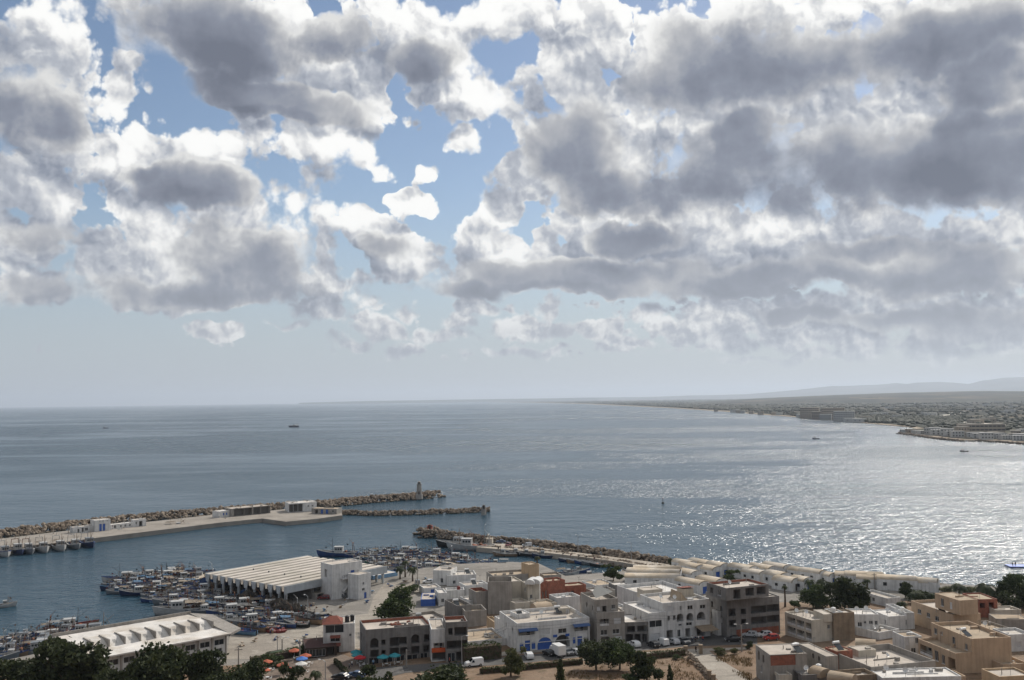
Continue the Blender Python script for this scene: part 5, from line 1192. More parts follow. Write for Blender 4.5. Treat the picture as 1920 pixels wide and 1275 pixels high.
def leaves(seed, lobes, count, size):
    """leaf-sized faces through the volume of several uneven lobes; unit space, z up"""
    rnd = random.Random(seed); mb = MB()
    tot = sum(l[3] * l[4] for l in lobes)
    for (cx, cy, cz, rx, rz) in lobes:
        for _ in range(int(count * rx * rz / tot)):
            while True:
                p = Vector((rnd.uniform(-1, 1), rnd.uniform(-1, 1), rnd.uniform(-1, 1)))
                if p.length < 1: break
            p = p * (0.62 + 0.38 * rnd.random()) if p.length > .5 else p.normalized() * rnd.uniform(.45, 1.0)
            k = 1 + 0.32 * mnoise.noise(p * 2.1 + Vector((seed, cx * 5, cz * 5))) + 0.16 * mnoise.noise(p * 5.2 + Vector((cz, seed, cx)))
            q = Vector((cx + p.x * rx * k, cy + p.y * rx * k, cz + p.z * rz * k))
            if mnoise.noise(q * 7.5 + Vector((seed * 3.1, 0, 0))) < -0.30: continue
            s = size * rnd.uniform(.6, 1.35)
            a = Vector((rnd.gauss(0, 1), rnd.gauss(0, 1), rnd.gauss(0, .7))).normalized(); b = a.orthogonal().normalized()
            b = (Matrix.Rotation(rnd.random() * 6.28, 3, a) @ b); c = a.cross(b)
            kk = len(mb.v)
            mb.v += [tuple(q + b * s), tuple(q + c * s * .55 + b * s * .1), tuple(q - b * s), tuple(q - c * s * .55)]
            mb.f.append((kk, kk + 1, kk + 2, kk + 3)); mb.mi.append(0)
    return mb.mesh('crown')
CROWN = {}
def crown_mesh(kind, var):
    key = (kind, var)
    if key in CROWN: return CROWN[key]
    rnd = random.Random(hash((kind == 'pine', var)) & 999 if 0 else (var * 17 + {'broad': 1, 'pine': 2, 'cypress': 3, 'bush': 4, 'loose': 5}[kind] * 101))
    lobes = []
    if kind == 'broad':
        for i in range(11):
            a = rnd.random() * 6.28; r = rnd.uniform(.05, .30); lobes.append((math.cos(a)*r, math.sin(a)*r, rnd.uniform(.16, .80), rnd.uniform(.16, .26), rnd.uniform(.14, .22)))
        lobes.append((0, 0, .5, .32, .32)); n, sz = 6500, .032
    elif kind == 'loose':
        for i in range(13):
            a = rnd.random() * 6.28; r = rnd.uniform(.1, .38); lobes.append((math.cos(a)*r, math.sin(a)*r, rnd.uniform(.18, .85), rnd.uniform(.10, .18), rnd.uniform(.09, .15)))
        lobes.append((0, 0, .45, .22, .26)); n, sz = 5000, .032
    elif kind == 'pine':
        for i in range(12):
            a = i / 12 * 6.28 + rnd.uniform(-.2, .2); r = rnd.uniform(.12, .34); lobes.append((math.cos(a)*r, math.sin(a)*r, rnd.uniform(.30, .68), rnd.uniform(.15, .22), rnd.uniform(.18, .26)))
        lobes.append((0, 0, .52, .36, .34)); n, sz = 6500, .030
    elif kind == 'cypress':
        for i in range(9): lobes.append((rnd.uniform(-.06, .06), rnd.uniform(-.06, .06), .08 + i*.1, .40*(1 - (i/9.5)**1.6) + .05, .12))
        n, sz = 2200, .05
    else:
        for i in range(8):
            a = rnd.random() * 6.28; r = rnd.uniform(.05, .32); lobes.append((math.cos(a)*r, math.sin(a)*r, rnd.uniform(.2, .7), rnd.uniform(.15, .26), rnd.uniform(.16, .28)))
        n, sz = 2200, .042
    CROWN[key] = leaves(var + 11, lobes, n, sz); return CROWN[key]
TRUNK = {}
def trunk_mesh(kind, var):
    key = (kind, var)
    if key not in TRUNK:
        rnd = random.Random(var + 5); mb = MB()
        top = Vector((rnd.uniform(-.04, .04), rnd.uniform(-.04, .04), .45)); mb.tube([(0, 0, -.06), (rnd.uniform(-.02, .02), 0, .2), tuple(top)], [.034, .026, .018], 7)
        for i in range(6 if kind != 'cypress' else 2):
            a = i * 1.05 + rnd.random(); r = rnd.uniform(.18, .34); z0 = rnd.uniform(.18, .42)
            st = Vector((0, 0, z0)); e = Vector((math.cos(a)*r, math.sin(a)*r, z0 + rnd.uniform(.15, .38))); m_ = st.lerp(e, .5) + Vector((0, 0, -.03))
            mb.tube([tuple(st), tuple(m_), tuple(e)], [.016, .011, .005], 5)
        TRUNK[key] = mb.mesh('trunk')
    return TRUNK[key]
def tree(u, vb, vt, wpx, kind, var, m, label, name='tree', base=None, cat='tree', group=None, wide=1.0):
    p = GG(u, vb) if base is None else G(u, vb, base)
    mpp = depth(p) / FPX; H = max(1.0, Zat(p, u, vt) - p.z); Wd = wpx * mpp / 0.92
    root = empty(name, p, random.Random(var * 7 + int(u)).random() * 6.28); tag(root, label, cat, group)
    c = obj('crown', crown_mesh(kind, var), m, root); c.scale = (Wd, Wd * wide, H / 0.98)
    t = obj('trunk', trunk_mesh(kind, var), M_BARK, root); k = max(.35, min(1.0, Wd / H)); t.scale = (H * k, H * k, H)
    if c.material_slots and c.material_slots[0].material is not m: c.material_slots[0].link = 'OBJECT'; c.material_slots[0].material = m
    return root
def setmat(o, m):
    o.material_slots[0].link = 'OBJECT'; o.material_slots[0].material = m
TREES = [
 # column, foot row, top row, crown width in photo pixels, kind, variant, leaf, label
 (20,1330,1228,130,'broad',1,L_DARK,'dark bushy tree at the far left of the row before the warehouse'),
 (132,1330,1193,165,'broad',8,L_DARK,'tall open-crowned tree with pale gaps in front of the warehouse'),
 (205,1345,1245,110,'broad',3,L_DARK,'low dark tree between the two tall trees before the warehouse'),
 (300,1340,1197,130,'pine',1,L_DARK,'tall rounded dark tree covering the middle of the warehouse'),
 (380,1335,1208,105,'broad',4,L_DARK,'dark tree at the right end of the warehouse'),
 (455,1320,1232,110,'broad',5,L_DARK,'dark rounded tree left of the green-roofed hut'),
 (545,1325,1240,70,'loose',6,L_DARK,'dark tree shading the garden parasols'),
 (60,1340,1240,120,'broad',6,L_DARK,'low dark tree filling the gap left of the open-crowned tree'),
 (255,1350,1236,110,'broad',2,L_DARK,'dark tree just left of the tall rounded one'),
 (415,1345,1246,100,'pine',2,L_DARK,'dark tree below the end canopy of the warehouse'),
 (510,1250,1222,50,'bush',1,L_MID,'bright green bush along the garden edge by the square'),
 (562,1228,1206,40,'bush',2,L_MID,'green bush beside the dark dining pavilion'),
 (748,1176,1098,92,'broad',2,L_MID,'big leafy green tree standing between the square and the town'),
 (767,1112,1094,38,'bush',3,L_MID,'small green tree in front of the market palms'),
 (820,1345,1236,165,'broad',7,L_DARK,'wide dark tree at the bottom edge below the concrete shell'),
 (700,1330,1246,90,'loose',8,L_DARK,'sparse dark tree in front of the cafe parasols'),
 (958,1268,1207,66,'loose',9,L_PALE,'yellowish feathery tree at the end of the long hedge'),
 (1118,1256,1195,82,'pine',2,L_DARK,'round dark pine left of its twin in front of the tower house'),
 (1162,1256,1193,76,'pine',3,L_MID,'greener round pine touching its twin beside the street'),
 (1214,1290,1213,72,'loose',4,L_DARK,'thin-crowned dark tree leaning over the dry lot'),
 (1052,1300,1234,26,'cypress',1,L_DARK,'dark pointed cypress in front of the blue arch house'),
 (1257,1292,1246,18,'cypress',2,L_DARK,'small pointed cypress on the dry lot'),
 (1190,1290,1262,46,'bush',4,L_MID,'leafy bush at the foot of the thin-crowned tree'),
 (1150,1090,1056,44,'loose',3,L_MID,'loose green tree at the harbour end of the white sheds'),
 (1262,1064,1046,20,'bush',5,L_DARK,'round dark bush at the root of the inner jetty'),
 (958,1016,1010,14,'bush',6,L_DARK,'small round bush between the cars on the inner jetty'),
 (1366,1096,1067,46,'loose',5,L_MID,'small green tree growing among the white sheds'),
 (1530,1140,1095,66,'broad',3,L_MID,'broad green tree, left of the dark pair by the sheds'),
 (1585,1142,1074,88,'broad',6,L_DARK,'largest dark tree rising behind the white terrace block'),
 (1614,1142,1098,50,'broad',2,L_DARK,'dark tree leaning right behind the largest one'),
 (1490,1142,1122,26,'bush',7,L_MID,'green bush beside the foot of the slender palm'),
 (1698,1122,1092,34,'broad',5,L_DARK,'grey-green tree beside the sheds near the beach palms'),
 (1730,1128,1104,48,'bush',2,L_DARK,'dark bush clump in front of the last vaulted sheds'),
 (1775,1112,1098,44,'bush',8,L_PALE,'pale scrub at the edge of the beach'),
 (1822,1112,1096,44,'bush',9,L_PALE,'olive scrub between two beach palms'),
 (1882,1135,1087,40,'broad',4,L_DARK,'dark tree right of the biggest beach palm'),
 (1905,1130,1066,50,'pine',4,L_MID,'tall flat-topped pine at the right edge above the blue float'),
 (1925,1140,1088,60,'broad',1,L_DARK,'dense tree on the right edge under the flat-topped pine'),
 (1895,1145,1105,44,'bush',3,L_DARK,'low dark bush under the right-edge trees'),
 (1406,1216,1200,18,'bush',1,L_DARK,'round dark shrub by the street light'),
 (1345,1228,1213,30,'bush',4,L_PALE,'dry olive shrub beside the path gate'),
 (1376,1226,1214,20,'bush',5,L_PALE,'second dry shrub next to the street light'),
 (1270,1236,1226,24,'bush',6,L_MID,'clipped green shrub at the path corner'),
]
for i, (u, vb, vt, wp, k, var, m, lab) in enumerate(TREES):
    nm = 'shrub' if k == 'bush' else ('cypress_tree' if k == 'cypress' else ('pine_tree' if k == 'pine' else 'tree'))
    t = tree(u, vb, vt, wp, k, var, m, lab, nm, cat='shrub' if k == 'bush' else 'tree')
    setmat([c for c in t.children if c.name.startswith('crown')][0], m)
# palms
def palm_mesh(seed, nf=20):
    rnd = random.Random(seed); fr = []
    for i in range(nf):
        mb = MB(); a = i / nf * 6.28 * 1.618 * 2; lift = rnd.uniform(-.15, .95); L = rnd.uniform(.8, 1.1)
        d = Vector((math.cos(a), math.sin(a), 0)); side = Vector((-d.y, d.x, 0)); N = 9; P_ = []
        for k in range(N + 1):
            s = k / N; P_.append(d * (L * s * (1 - .12 * s)) + Vector((0, 0, lift * L * s - (1.05 + .3*lift) * L * s * s * .9)))
        for k in range(N):
            w0 = .035
            mb.add([P_[k] + side * .012, P_[k] - side * .012, P_[k+1] - side * .010, P_[k+1] + side * .010], [(0, 1, 2, 3)])
            ln = .24 * math.sin(math.pi * (k + 1.2) / (N + 1.6)) + .05
            for sg in (-1, 1):
                for q in (0.0, .5):
                    b = P_[k].lerp(P_[k+1], q); e = b + side * sg * ln + (P_[k+1] - P_[k]).normalized() * ln * .7 + Vector((0, 0, -ln * .45))
                    tdir = (P_[k+1] - P_[k]).normalized() * .035
                    mb.add([b - tdir, b + tdir, e], [(0, 1, 2) if sg > 0 else (2, 1, 0)])
        fr.append(mb.mesh('frond'))
    return fr
PALMF = [palm_mesh(1), palm_mesh(2)]
PTR = MB().tube([(0, 0, -.05), (.01, 0, .3), (-.005, .01, .7), (0, 0, 1.0)], [1.25, .95, .85, 1.0], 8).mesh('palm_trunk')
def palm(u, vb, vt, wpx, label, var=0, base=None, bushy=False):
    p = GG(u, vb) if base is None else G(u, vb, base); mpp = depth(p) / FPX
    R_ = wpx * mpp / 2; H = max(1.0, Zat(p, u, vt) - p.z - R_ * .45)
    root = empty('palm_tree', p, var * 1.3); tag(root, label, 'palm tree', 'palms by the harbour and beach')
    mb = MB().tube([(0, 0, -.3), (.12, 0, H*.35), (-.06, .1, H*.7), (0, 0, H)], [.36, .27, .24, .28], 8)
    mb.build('trunk', M_BARK, root)
    for me in PALMF[var % 2]:
        f = obj('frond', me, L_PALM, root, (0, 0, H)); f.scale = (R_, R_, R_)
    if not bushy:
        for j, me in enumerate(PALMF[(var + 1) % 2][::3]):
            f = obj('frond', me, L_PALM, root, (0, 0, H - .1)); f.scale = (R_*.7, R_*.7, R_*1.1); f.rotation_euler = (0, 0, j)
    return root
for i, q in enumerate([(1008,1092,1040,17,'very tall slim palm beside the ochre block'),(750,1086,1058,26,'left palm of the three beside the market annex'),(760,1082,1048,20,'tallest palm of the three beside the market annex'),(774,1090,1058,28,'right palm of the three beside the market annex'),
  (1472,1138,1095,16,'slender palm in the yard behind the unfinished building'),(1519,1112,1083,26,'palm at the left edge of the big dark trees'),(1540,1106,1082,26,'palm half hidden behind the big dark trees'),(1627,1112,1083,18,'thin palm in front of a blue shed door'),
  (1697,1108,1088,12,'small-headed palm behind the last vaulted sheds'),(1717,1132,1102,44,'wide palm before the last vaulted sheds'),(1690,1150,1123,30,'low palm next to the white villa'),(1799,1120,1089,40,'wind-blown palm standing alone near the beach'),(1850,1132,1086,56,'biggest bushy beach palm'),
  (1748,1128,1106,36,'dark palm beside the tan building roof'),(591,1290,1252,34,'palm at the bottom edge near the white parasol')]):
    palm(q[0], q[1], q[2], q[3], q[4], i)
# hedges
def hedge(name, label, pts, wd, hh, m, seed):
    P_ = [GG(u, v) for u, v in pts]; rnd = random.Random(seed); mb = MB(); base = MB()
    for a, b in zip(P_, P_[1:]):
        L = (b - a).length; d = (b - a).normalized(); n = Vector((-d.y, d.x, 0)).normalized()
        for _ in range(int(L * (wd + hh) * 22)):
            s = rnd.random() * L; f = rnd.randint(0, 2)
            x, z = ((rnd.uniform(-1, 1) * wd/2, hh) if f == 0 else ((wd/2 * (1 if f == 1 else -1)), rnd.random() * hh))
            k = 1 + .25 * mnoise.noise(Vector((s * .5, x, z + seed)))
            q = a + d * s + n * x * k; q.z = gz(q.x, q.y) + z * k + rnd.uniform(-.12, .12)
            sz = rnd.uniform(.10, .24); aa = Vector((rnd.gauss(0,1), rnd.gauss(0,1), rnd.gauss(0,1))).normalized(); bb = aa.orthogonal().normalized(); cc = aa.cross(bb); kk = len(mb.v)
            mb.v += [tuple(q + bb*sz), tuple(q + cc*sz*.7), tuple(q - bb*sz), tuple(q - cc*sz*.7)]; mb.f.append((kk, kk+1, kk+2, kk+3)); mb.mi.append(0)
        c0, c1 = a + Vector((0, 0, 0)), b
        vs = []
        for p in (a, b):
            for (sx, z) in ((-.4, 0), (.4, 0), (.4, .88), (-.4, .88)): q = p + n * (sx * wd); vs.append((q.x, q.y, p.z + z * hh))
        base.add(vs, [(0, 1, 5, 4), (1, 2, 6, 5), (2, 3, 7, 6), (3, 0, 4, 7), (3, 2, 1, 0), (4, 5, 6, 7)])
    root = empty(name, P_[0]); tag(root, label, 'hedge')
    inv = -P_[0]
    f = mb.build('foliage', m, root, inv); s_ = base.build('branches', M_BARK, root, inv); return root
hedge('hedge', 'tall thick clipped hedge in front of the brown yard house', [(868,1240),(905,1236),(938,1233)], 2.6, 3.6, L_MID, 1)
hedge('hedge', 'low hedge along the street above the dry earth, left stretch', [(900,1263),(960,1258),(1040,1250),(1092,1245)], 1.0, 1.2, L_MID, 2)
hedge('hedge', 'low hedge along the street between the pines and the path gate', [(1185,1240),(1230,1234),(1286,1228)], 1.1, 1.4, L_MID, 3)
hedge('hedge', 'ragged hedge row along the garden beside the square', [(470,1246),(510,1239),(560,1228)], 1.8, 1.8, L_MID, 4)
hedge('hedge', 'creeper strip on the terrace wall beside the restaurant path', [(628,1244),(640,1256),(652,1270)], .7, 1.2, L_DARK, 5)
# dry grass on the lots
def tufts(name, label, poly, n, m, seed, size=(.15, .4)):
    rnd = random.Random(seed); mb = MB(); us = [p[0] for p in poly]; vs_ = [p[1] for p in poly]; k = 0
    while k < n:
        u, v = rnd.uniform(min(us), max(us)), rnd.uniform(min(vs_), max(vs_))
        if not inside(poly, u, v): k += .2; continue
        k += 1; p = GG(u, v)
        if mnoise.noise(Vector((p.x * .12, p.y * .12, seed))) < -.05: continue
        for _ in range(4):
            a = rnd.random() * 6.28; s = rnd.uniform(*size); q = p + Vector((rnd.uniform(-.4, .4), rnd.uniform(-.4, .4), 0)); q.z = gz(q.x, q.y)
            d = Vector((math.cos(a), math.sin(a), 0)) * s * .5
            kk = len(mb.v); mb.v += [tuple(q - d * .5), tuple(q + d * .5), tuple(q + Vector((rnd.uniform(-.2, .2), rnd.uniform(-.2, .2), s * 1.6)))]; mb.f.append((kk, kk+1, kk+2)); mb.mi.append(0)
    o = mb.build(name, m); tag(o, label, None, None, 'stuff')
L_DRY = leaf_material('dry_grass', (0.10, 0.07, 0.03), (0.18, 0.12, 0.055))
tufts('dry_grass', 'dry brown grass and weeds on the earth lots', [(1010,1270),(1100,1252),(1190,1246),(1290,1236),(1340,1290),(1000,1290)], 900, L_DRY, 1)
tufts('dry_grass', 'dry weeds and litter on the lot between path and grey house', [(1330,1230),(1410,1222),(1410,1290),(1420,1290),(1370,1256)], 700, L_DRY, 2)
# ------------------------------------------------------------------ boats
def hull_mesh(L, B, F, sheer=0.55, deck=0.35):
    """lofted hull, bow towards +x; z 0 is the waterline. returns hull, deck and rail meshes"""
    N = 9; st = []
    for i in range(N):
        t = i / (N - 1); x = -L/2 + L * t
        w_ = B/2 * (0.80 + 0.20 * math.sin(min(1, t*1.6) * math.pi/2)) * (1 - max(0, (t - .5)/.5) ** 2.3)
        z = F * (1 + sheer * max(0, (t - .35)/.65) ** 2 * 1.3 + .12 * (1 - t) ** 2)
        keel = -.5 if t < .9 else -.5 + (t - .9)/.1 * .4
        xr = x + (.06 * L * max(0, (t - .8)/.2))
        st.append((x, xr, max(w_, .03), z, keel))
    h_, d_, r_ = MB(), MB(), MB()
    for (x, xr, w_, z, k) in st: h_.v += [(x, 0, k), (x, w_*.62, k*.5), (x*.4 + xr*.6, w_*.93, z*.35), (xr, w_, z), (x, -w_*.62, k*.5), (x*.4 + xr*.6, -w_*.93, z*.35), (xr, -w_, z)]
    for i in range(N - 1):
        a, b = i*7, (i+1)*7
        for (p, q) in ((0, 1), (1, 2), (2, 3)): h_.f.append((a+p, b+p, b+q, a+q)); h_.mi.append(0)
        for (p, q) in ((0, 4), (4, 5), (5, 6)): h_.f.append((a+q, b+q, b+p, a+p)); h_.mi.append(0)
    h_.f.append((0, 1, 2, 3, 6, 5, 4)); h_.mi.append(0)
    for (x, xr, w_, z, k) in st: d_.v += [(xr*.98, w_*.96, z - deck), (xr*.98, -w_*.96, z - deck)]
    for i in range(N - 1): d_.f.append((2*i, 2*i+1, 2*i+3, 2*i+2)); d_.mi.append(0)
    # inner bulwark and rail
    for (x, xr, w_, z, k) in st: r_.v += [(xr, w_*1.05, z - .12), (xr, w_*1.05, z + .06), (xr*.985, w_*.90, z + .06), (xr*.985, w_*.90, z - deck), (xr, -w_*1.05, z - .12), (xr, -w_*1.05, z + .06), (xr*.985, -w_*.90, z + .06), (xr*.985, -w_*.90, z - deck)]
    for i in range(N - 1):
        a, b = i*8, (i+1)*8
        for p in range(3): r_.f.append((a+p, b+p, b+p+1, a+p+1)); r_.mi.append(0)
        for p in range(4, 7): r_.f.append((a+p+1, b+p+1, b+p, a+p)); r_.mi.append(0)
    return h_.mesh('hull', True), d_.mesh('deck'), r_.mesh('rail')
BM = {k: mat('boat_' + k, c, 0.55, 0.4, 0.25, 0.7, 0.15) for k, c in dict(white=(0.42,0.42,0.41), grey=(0.17,0.185,0.20), blue=(0.025,0.06,0.18), navy=(0.015,0.03,0.085), teal=(0.04,0.11,0.15), sky=(0.10,0.20,0.32), green=(0.03,0.13,0.075), red=(0.18,0.03,0.025), orange=(0.34,0.10,0.04), wood=(0.24,0.16,0.10), black=(0.02,0.02,0.022), cream=(0.40,0.33,0.25)).items()}
M_DECK = mat('boat_deck', (0.11, 0.095, 0.08), 0.9, 0.2, 0.3, 1.2)
def boat_template(kind, L, hullc, railc, cabc, seed):
    """returns list of (name, mesh, material, location, children)"""
    rnd = random.Random(seed); B = L * (.31 if L > 11 else .36); F = L * .085 + .25
    hm, dm, rm = hull_mesh(L, B, F); P_ = []
    P_.append(('hull', hm, BM[hullc], (0,0,0), [])); P_.append(('deck', dm, M_DECK, (0,0,0), [])); P_.append(('rail', rm, BM[railc], (0,0,0), []))
    dz = F - .35
    if kind in ('trawler', 'launch'):
        cl, cw, ch = (L*.22, B*.56, 2.3) if kind == 'trawler' else (L*.15, B*.44, 1.55)
        cx = -L*.02 if kind == 'trawler' and seed % 2 else L*.10
        c = MB().box(cx - cl/2, cx + cl/2, -cw/2, cw/2, dz, dz + ch).mesh('wheelhouse')
        wn = []
        for sx in (-1, 1):
            for k in range(3): wn.append(('window', MB().box(cx - cl*.4 + k*cl*.28, cx - cl*.4 + k*cl*.28 + cl*.2, sx*cw/2 - .02, sx*cw/2 + .02, dz + ch*.55, dz + ch*.82).mesh('window'), M_GLASS, (0,0,0), []))
        for k in range(3): wn.append(('window', MB().box(cx + cl/2 - .02, cx + cl/2 + .02, -cw*.42 + k*cw*.3, -cw*.42 + k*cw*.3 + cw*.22, dz + ch*.55, dz + ch*.82).mesh('window'), M_GLASS, (0,0,0), []))
        P_.append(('wheelhouse', c, BM[cabc], (0,0,0), wn))
        P_.append(('cabin_roof', MB().box(cx - cl*.54, cx + cl*.54, -cw*.53, cw*.53, dz + ch, dz + ch + .12).mesh('cabin_roof'), BM['white' if seed % 3 == 0 else ('grey' if seed % 3 == 1 else railc)], (0,0,0), []))
        mh = L*.34 if kind == 'trawler' else L*.32
        m_ = MB().cyl((cx + cl*.7, 0, dz), (cx + cl*.75, 0, dz + mh + ch*.3), .11, .06, 6); m_.cyl((cx + cl*.7, 0, dz + mh*.5), (cx + cl*.7 + L*.2, 0, dz + mh*.95), .07, .05, 5)
        for s in (-1, 1): m_.cyl((cx + cl*.74, 0, dz + mh), (L*.42, s*.2, F*1.4), .025, .025, 4)
        P_.append(('mast', m_.mesh('mast'), M_DMETAL if seed % 2 else BM['wood'], (0,0,0), []))
        if kind == 'trawler':
            g = MB()
            for s in (-1, 1): g.cyl((-L*.40, s*B*.33, dz), (-L*.38, s*B*.26, dz + 3.6), .12, .10, 6)
            g.cyl((-L*.38, -B*.3, dz + 3.6), (-L*.38, B*.3, dz + 3.6), .11, .11, 6); g.cyl((-L*.38, 0, dz + 3.6), (-L*.28, 0, dz + 5.2), .07, .05, 5)
            P_.append(('gantry', g.mesh('gantry'), M_RUST if seed % 2 else BM['white'], (0,0,0), []))
            P_.append(('winch', MB().cyl((-L*.2, -B*.2, dz + .5), (-L*.2, B*.2, dz + .5), .5, .5, 8).mesh('winch'), M_RUST, (0,0,0), []))
    else:
        for q in (-.22, .12): P_.append(('thwart', MB().box(L*q, L*q + .28, -B*.4, B*.4, dz + .18, dz + .24).mesh('thwart'), BM['wood'], (0,0,0), []))
        P_.append(('outboard_motor', MB().box(-L*.54, -L*.5, -.16, .16, -.2, F + .45).mesh('outboard_motor'), BM['black'], (0,0,0), []))
    # gear on deck
    V, Fc = ico(); gear = MB()
    for _ in range(12 if L > 7 else 5):
        x, y, r = rnd.uniform(-L*.38, L*.30), rnd.uniform(-B*.3, B*.3), rnd.uniform(.25, .6) * (1.2 if L > 11 else .8); k = len(gear.v)
        gear.v += [(x + v.x*r*1.3*rnd.uniform(.8,1.2), y + v.y*r*rnd.uniform(.8,1.2), dz + r*.5 + v.z*r*.75) for v in V]
        for f in Fc: gear.f.append(tuple(j + k for j in f)); gear.mi.append(0)
    P_.append(('net_heap', gear.mesh('net_heap'), [M_NET, M_NETB, M_NET, M_NETB, BM['orange']][seed % 5], (0,0,0), []))
    if seed % 3 == 0:
        tz = dz + 2.0; t = MB().add([(-L*.42, -B*.42, tz - .15), (-L*.05, -B*.42, tz), (-L*.05, 0, tz + .35), (-L*.42, 0, tz + .2), (-L*.05, B*.42, tz), (-L*.42, B*.42, tz - .15)], [(0,1,2,3),(3,2,4,5),(3,2,1,0),(5,4,2,3)])
        for (x, y) in ((-.42, -.42), (-.05, -.42), (-.05, .42), (-.42, .42)): t.cyl((L*x, B*y, dz), (L*x, B*y, tz), .04, .04, 4)
        P_.append(('awning', t.mesh('awning'), BM[['cream', 'white', 'sky', 'cream'][seed % 4]], (0,0,0), []))
    for j in range(2): 
        x = L*(.3 - .55*j); fl = MB().cyl((x, B*.2, dz), (x + .15, B*.2, dz + 2.6 + j), .035, .02, 4); fl.add([(x + .15, B*.2, dz + 2.5 + j), (x + .15, B*.2, dz + 1.9 + j), (x - .55, B*.22, dz + 2.2 + j)], [(0,1,2),(2,1,0)])
        P_.append(('flag_pole', fl.mesh('flag_pole'), BM[['black', 'black', 'wood', 'red', 'black', 'black'][(seed + j) % 6]], (0,0,0), []))
    bx = MB()
    for _ in range(4): x, y = rnd.uniform(.15*L, .36*L), rnd.uniform(-B*.15, B*.15); bx.box(x, x + .5, y, y + .4, dz + .05, dz + .45)
    P_.append(('fish_crates', bx.mesh('fish_crates'), BM[['white', 'cream', 'sky', 'cream', 'orange'][(seed*3) % 5]], (0,0,0), []))
    return P_
HW = dict(white='white', grey='grey', blue='blue', navy='dark blue', teal='teal', sky='pale blue', green='green', red='red', wood='brown', black='black', cream='cream')
KW = dict(trawler='trawler', launch='fishing boat', dory='open rowboat')
TPL = {}
def template(kind, L, hc, rc, cc, seed):
    k = (kind, L, hc, rc, cc, seed)
    if k not in TPL: TPL[k] = boat_template(kind, L, hc, rc, cc, seed)
    return TPL[k]
def place_boat(p, ang, tpl, label, group=None, scale=1.0, name='fishing_boat', tilt=0.0, cat='boat'):
    root = empty(name, p, ang); tag(root, label, cat, group); root.scale = (scale,) * 3; root.rotation_euler[0] = tilt
    for (n, me, m, loc, ch) in tpl:
        o = obj(n, me, m, root, loc)
        if n in ('net_heap', 'fish_crates'): o['kind'] = 'stuff'
        for (n2, me2, m2, l2, _) in ch: obj(n2, me2, m2, o, l2)
    return root
SPECS = [('launch',9,'blue','white','white',1),('launch',9,'white','blue','white',2),('launch',8,'sky','white','white',3),('launch',10,'navy','sky','white',4),('launch',8,'teal','white','sky',5),('launch',10,'wood','blue','white',6),
         ('dory',6,'blue','white','white',7),('dory',6,'sky','blue','white',8),('trawler',14,'blue','white','white',9),('trawler',14,'white','blue','white',10),('trawler',13,'grey','white','white',11),('launch',9,'grey','white','sky',12),('launch',9,'green','white','white',13),('trawler',14,'navy','white','white',15)]
ORD = ORD + ['%s-%s' % (t, o) for t in ('twenty', 'thirty') for o in 'first second third fourth fifth sixth seventh eighth ninth'.split()]
def fleet(poly, ang, along, across, weights, seed, where, rowname, group):
    """boats moored side by side in rows inside an outline of the photograph"""
    rnd = random.Random(seed); W_ = [G(u, v, 0) for u, v in poly]; c = sum(W_, Vector()) / len(W_)
    d = Vector((math.cos(ang), math.sin(ang), 0)); n = Vector((-d.y, d.x, 0)); rows = {}
    for i in range(-14, 15):
        for j in range(-26, 27):
            p = c + d * (i * along + (j % 2) * along * .3 + rnd.uniform(-1.2, 1.2)) + n * (j * across + rnd.uniform(-.35, .35))
            u, v = proj(p)
            if inside(poly, u, v): rows.setdefault(i, []).append((j, p))
    k = 0
    for ri, i in enumerate(sorted(rows, reverse=True)):
        for ci, (j, p) in enumerate(sorted(rows[i], key=lambda q: q[0])):
            sp = rnd.choices(SPECS, weights)[0]; kind, L, hc, rc, cc, sd = sp
            lab = '%s %s %s, %s row from %s, %s along' % (HW[hc], KW[kind], where, ORD[min(ri, 30)], rowname, ORD[min(ci, 36)])
            place_boat(p, ang + rnd.uniform(-.16, .16), template(*sp), lab, group, rnd.uniform(.72, 1.0), tilt=rnd.uniform(-.03, .03)); k += 1
    return k
n1 = fleet([(192,1106),(232,1090),(300,1079),(374,1070),(398,1094),(440,1112),(505,1134),(552,1150),(590,1163),(520,1177),(470,1177),(415,1160),(360,1150),(300,1134),(250,1120)], R(196), 7.6, 2.75, [4,2,2,3,2,3,2,2,2,2,2,3,1,3], 3, 'left of the market', 'open water', 'boats packed in the basin left of the market')
n2 = fleet([(664,1040),(720,1035),(790,1038),(850,1046),(915,1060),(900,1062),(846,1064),(800,1070),(742,1078),(704,1072),(672,1060)], R(176), 7.4, 2.75, [5,2,4,3,2,1,4,3,2,1,1,2,1,1], 4, 'right of the market', 'harbour entrance', 'boats packed in the basin right of the market')
n3 = fleet([(-20,1203),(60,1185),(110,1177),(150,1186),(164,1198),(118,1220),(40,1236),(-20,1246)], R(14), 8.6, 3.1, [2,3,1,1,1,2,0,0,2,3,2,2,1,1], 6, 'behind the warehouse', 'its end', 'boats moored behind the warehouse')
def single(u, v, ang, spec, label, group=None, scale=1.0, name='fishing_boat', cat='boat'):
    return place_boat(G(u, v, 0), R(ang), template(*spec), label, group, scale, name, cat=cat)
single(168,1193,16,('trawler',14,'white','white','white',10),'white trawler with a long pointed bow behind the warehouse trees',None,1.0,'trawler')
single(132,1182,20,('trawler',14,'wood','red','white',9),'brown trawler with a tall dark mast at the end of the warehouse boats',None,1.0,'trawler')
single(236,1092,192,('trawler',14,'white','blue','white',21),'white trawler with a blue rail at the tip of the market boats',None,1.1,'trawler')
single(342,1150,196,('trawler',14,'white','white','white',12),'white trawler with a broad bow facing the open basin',None,1.15,'trawler')
single(438,1169,205,('launch',10,'green','white','white',22),'green boat with an orange raft on a white wheelhouse at the slipway',None,1.2)
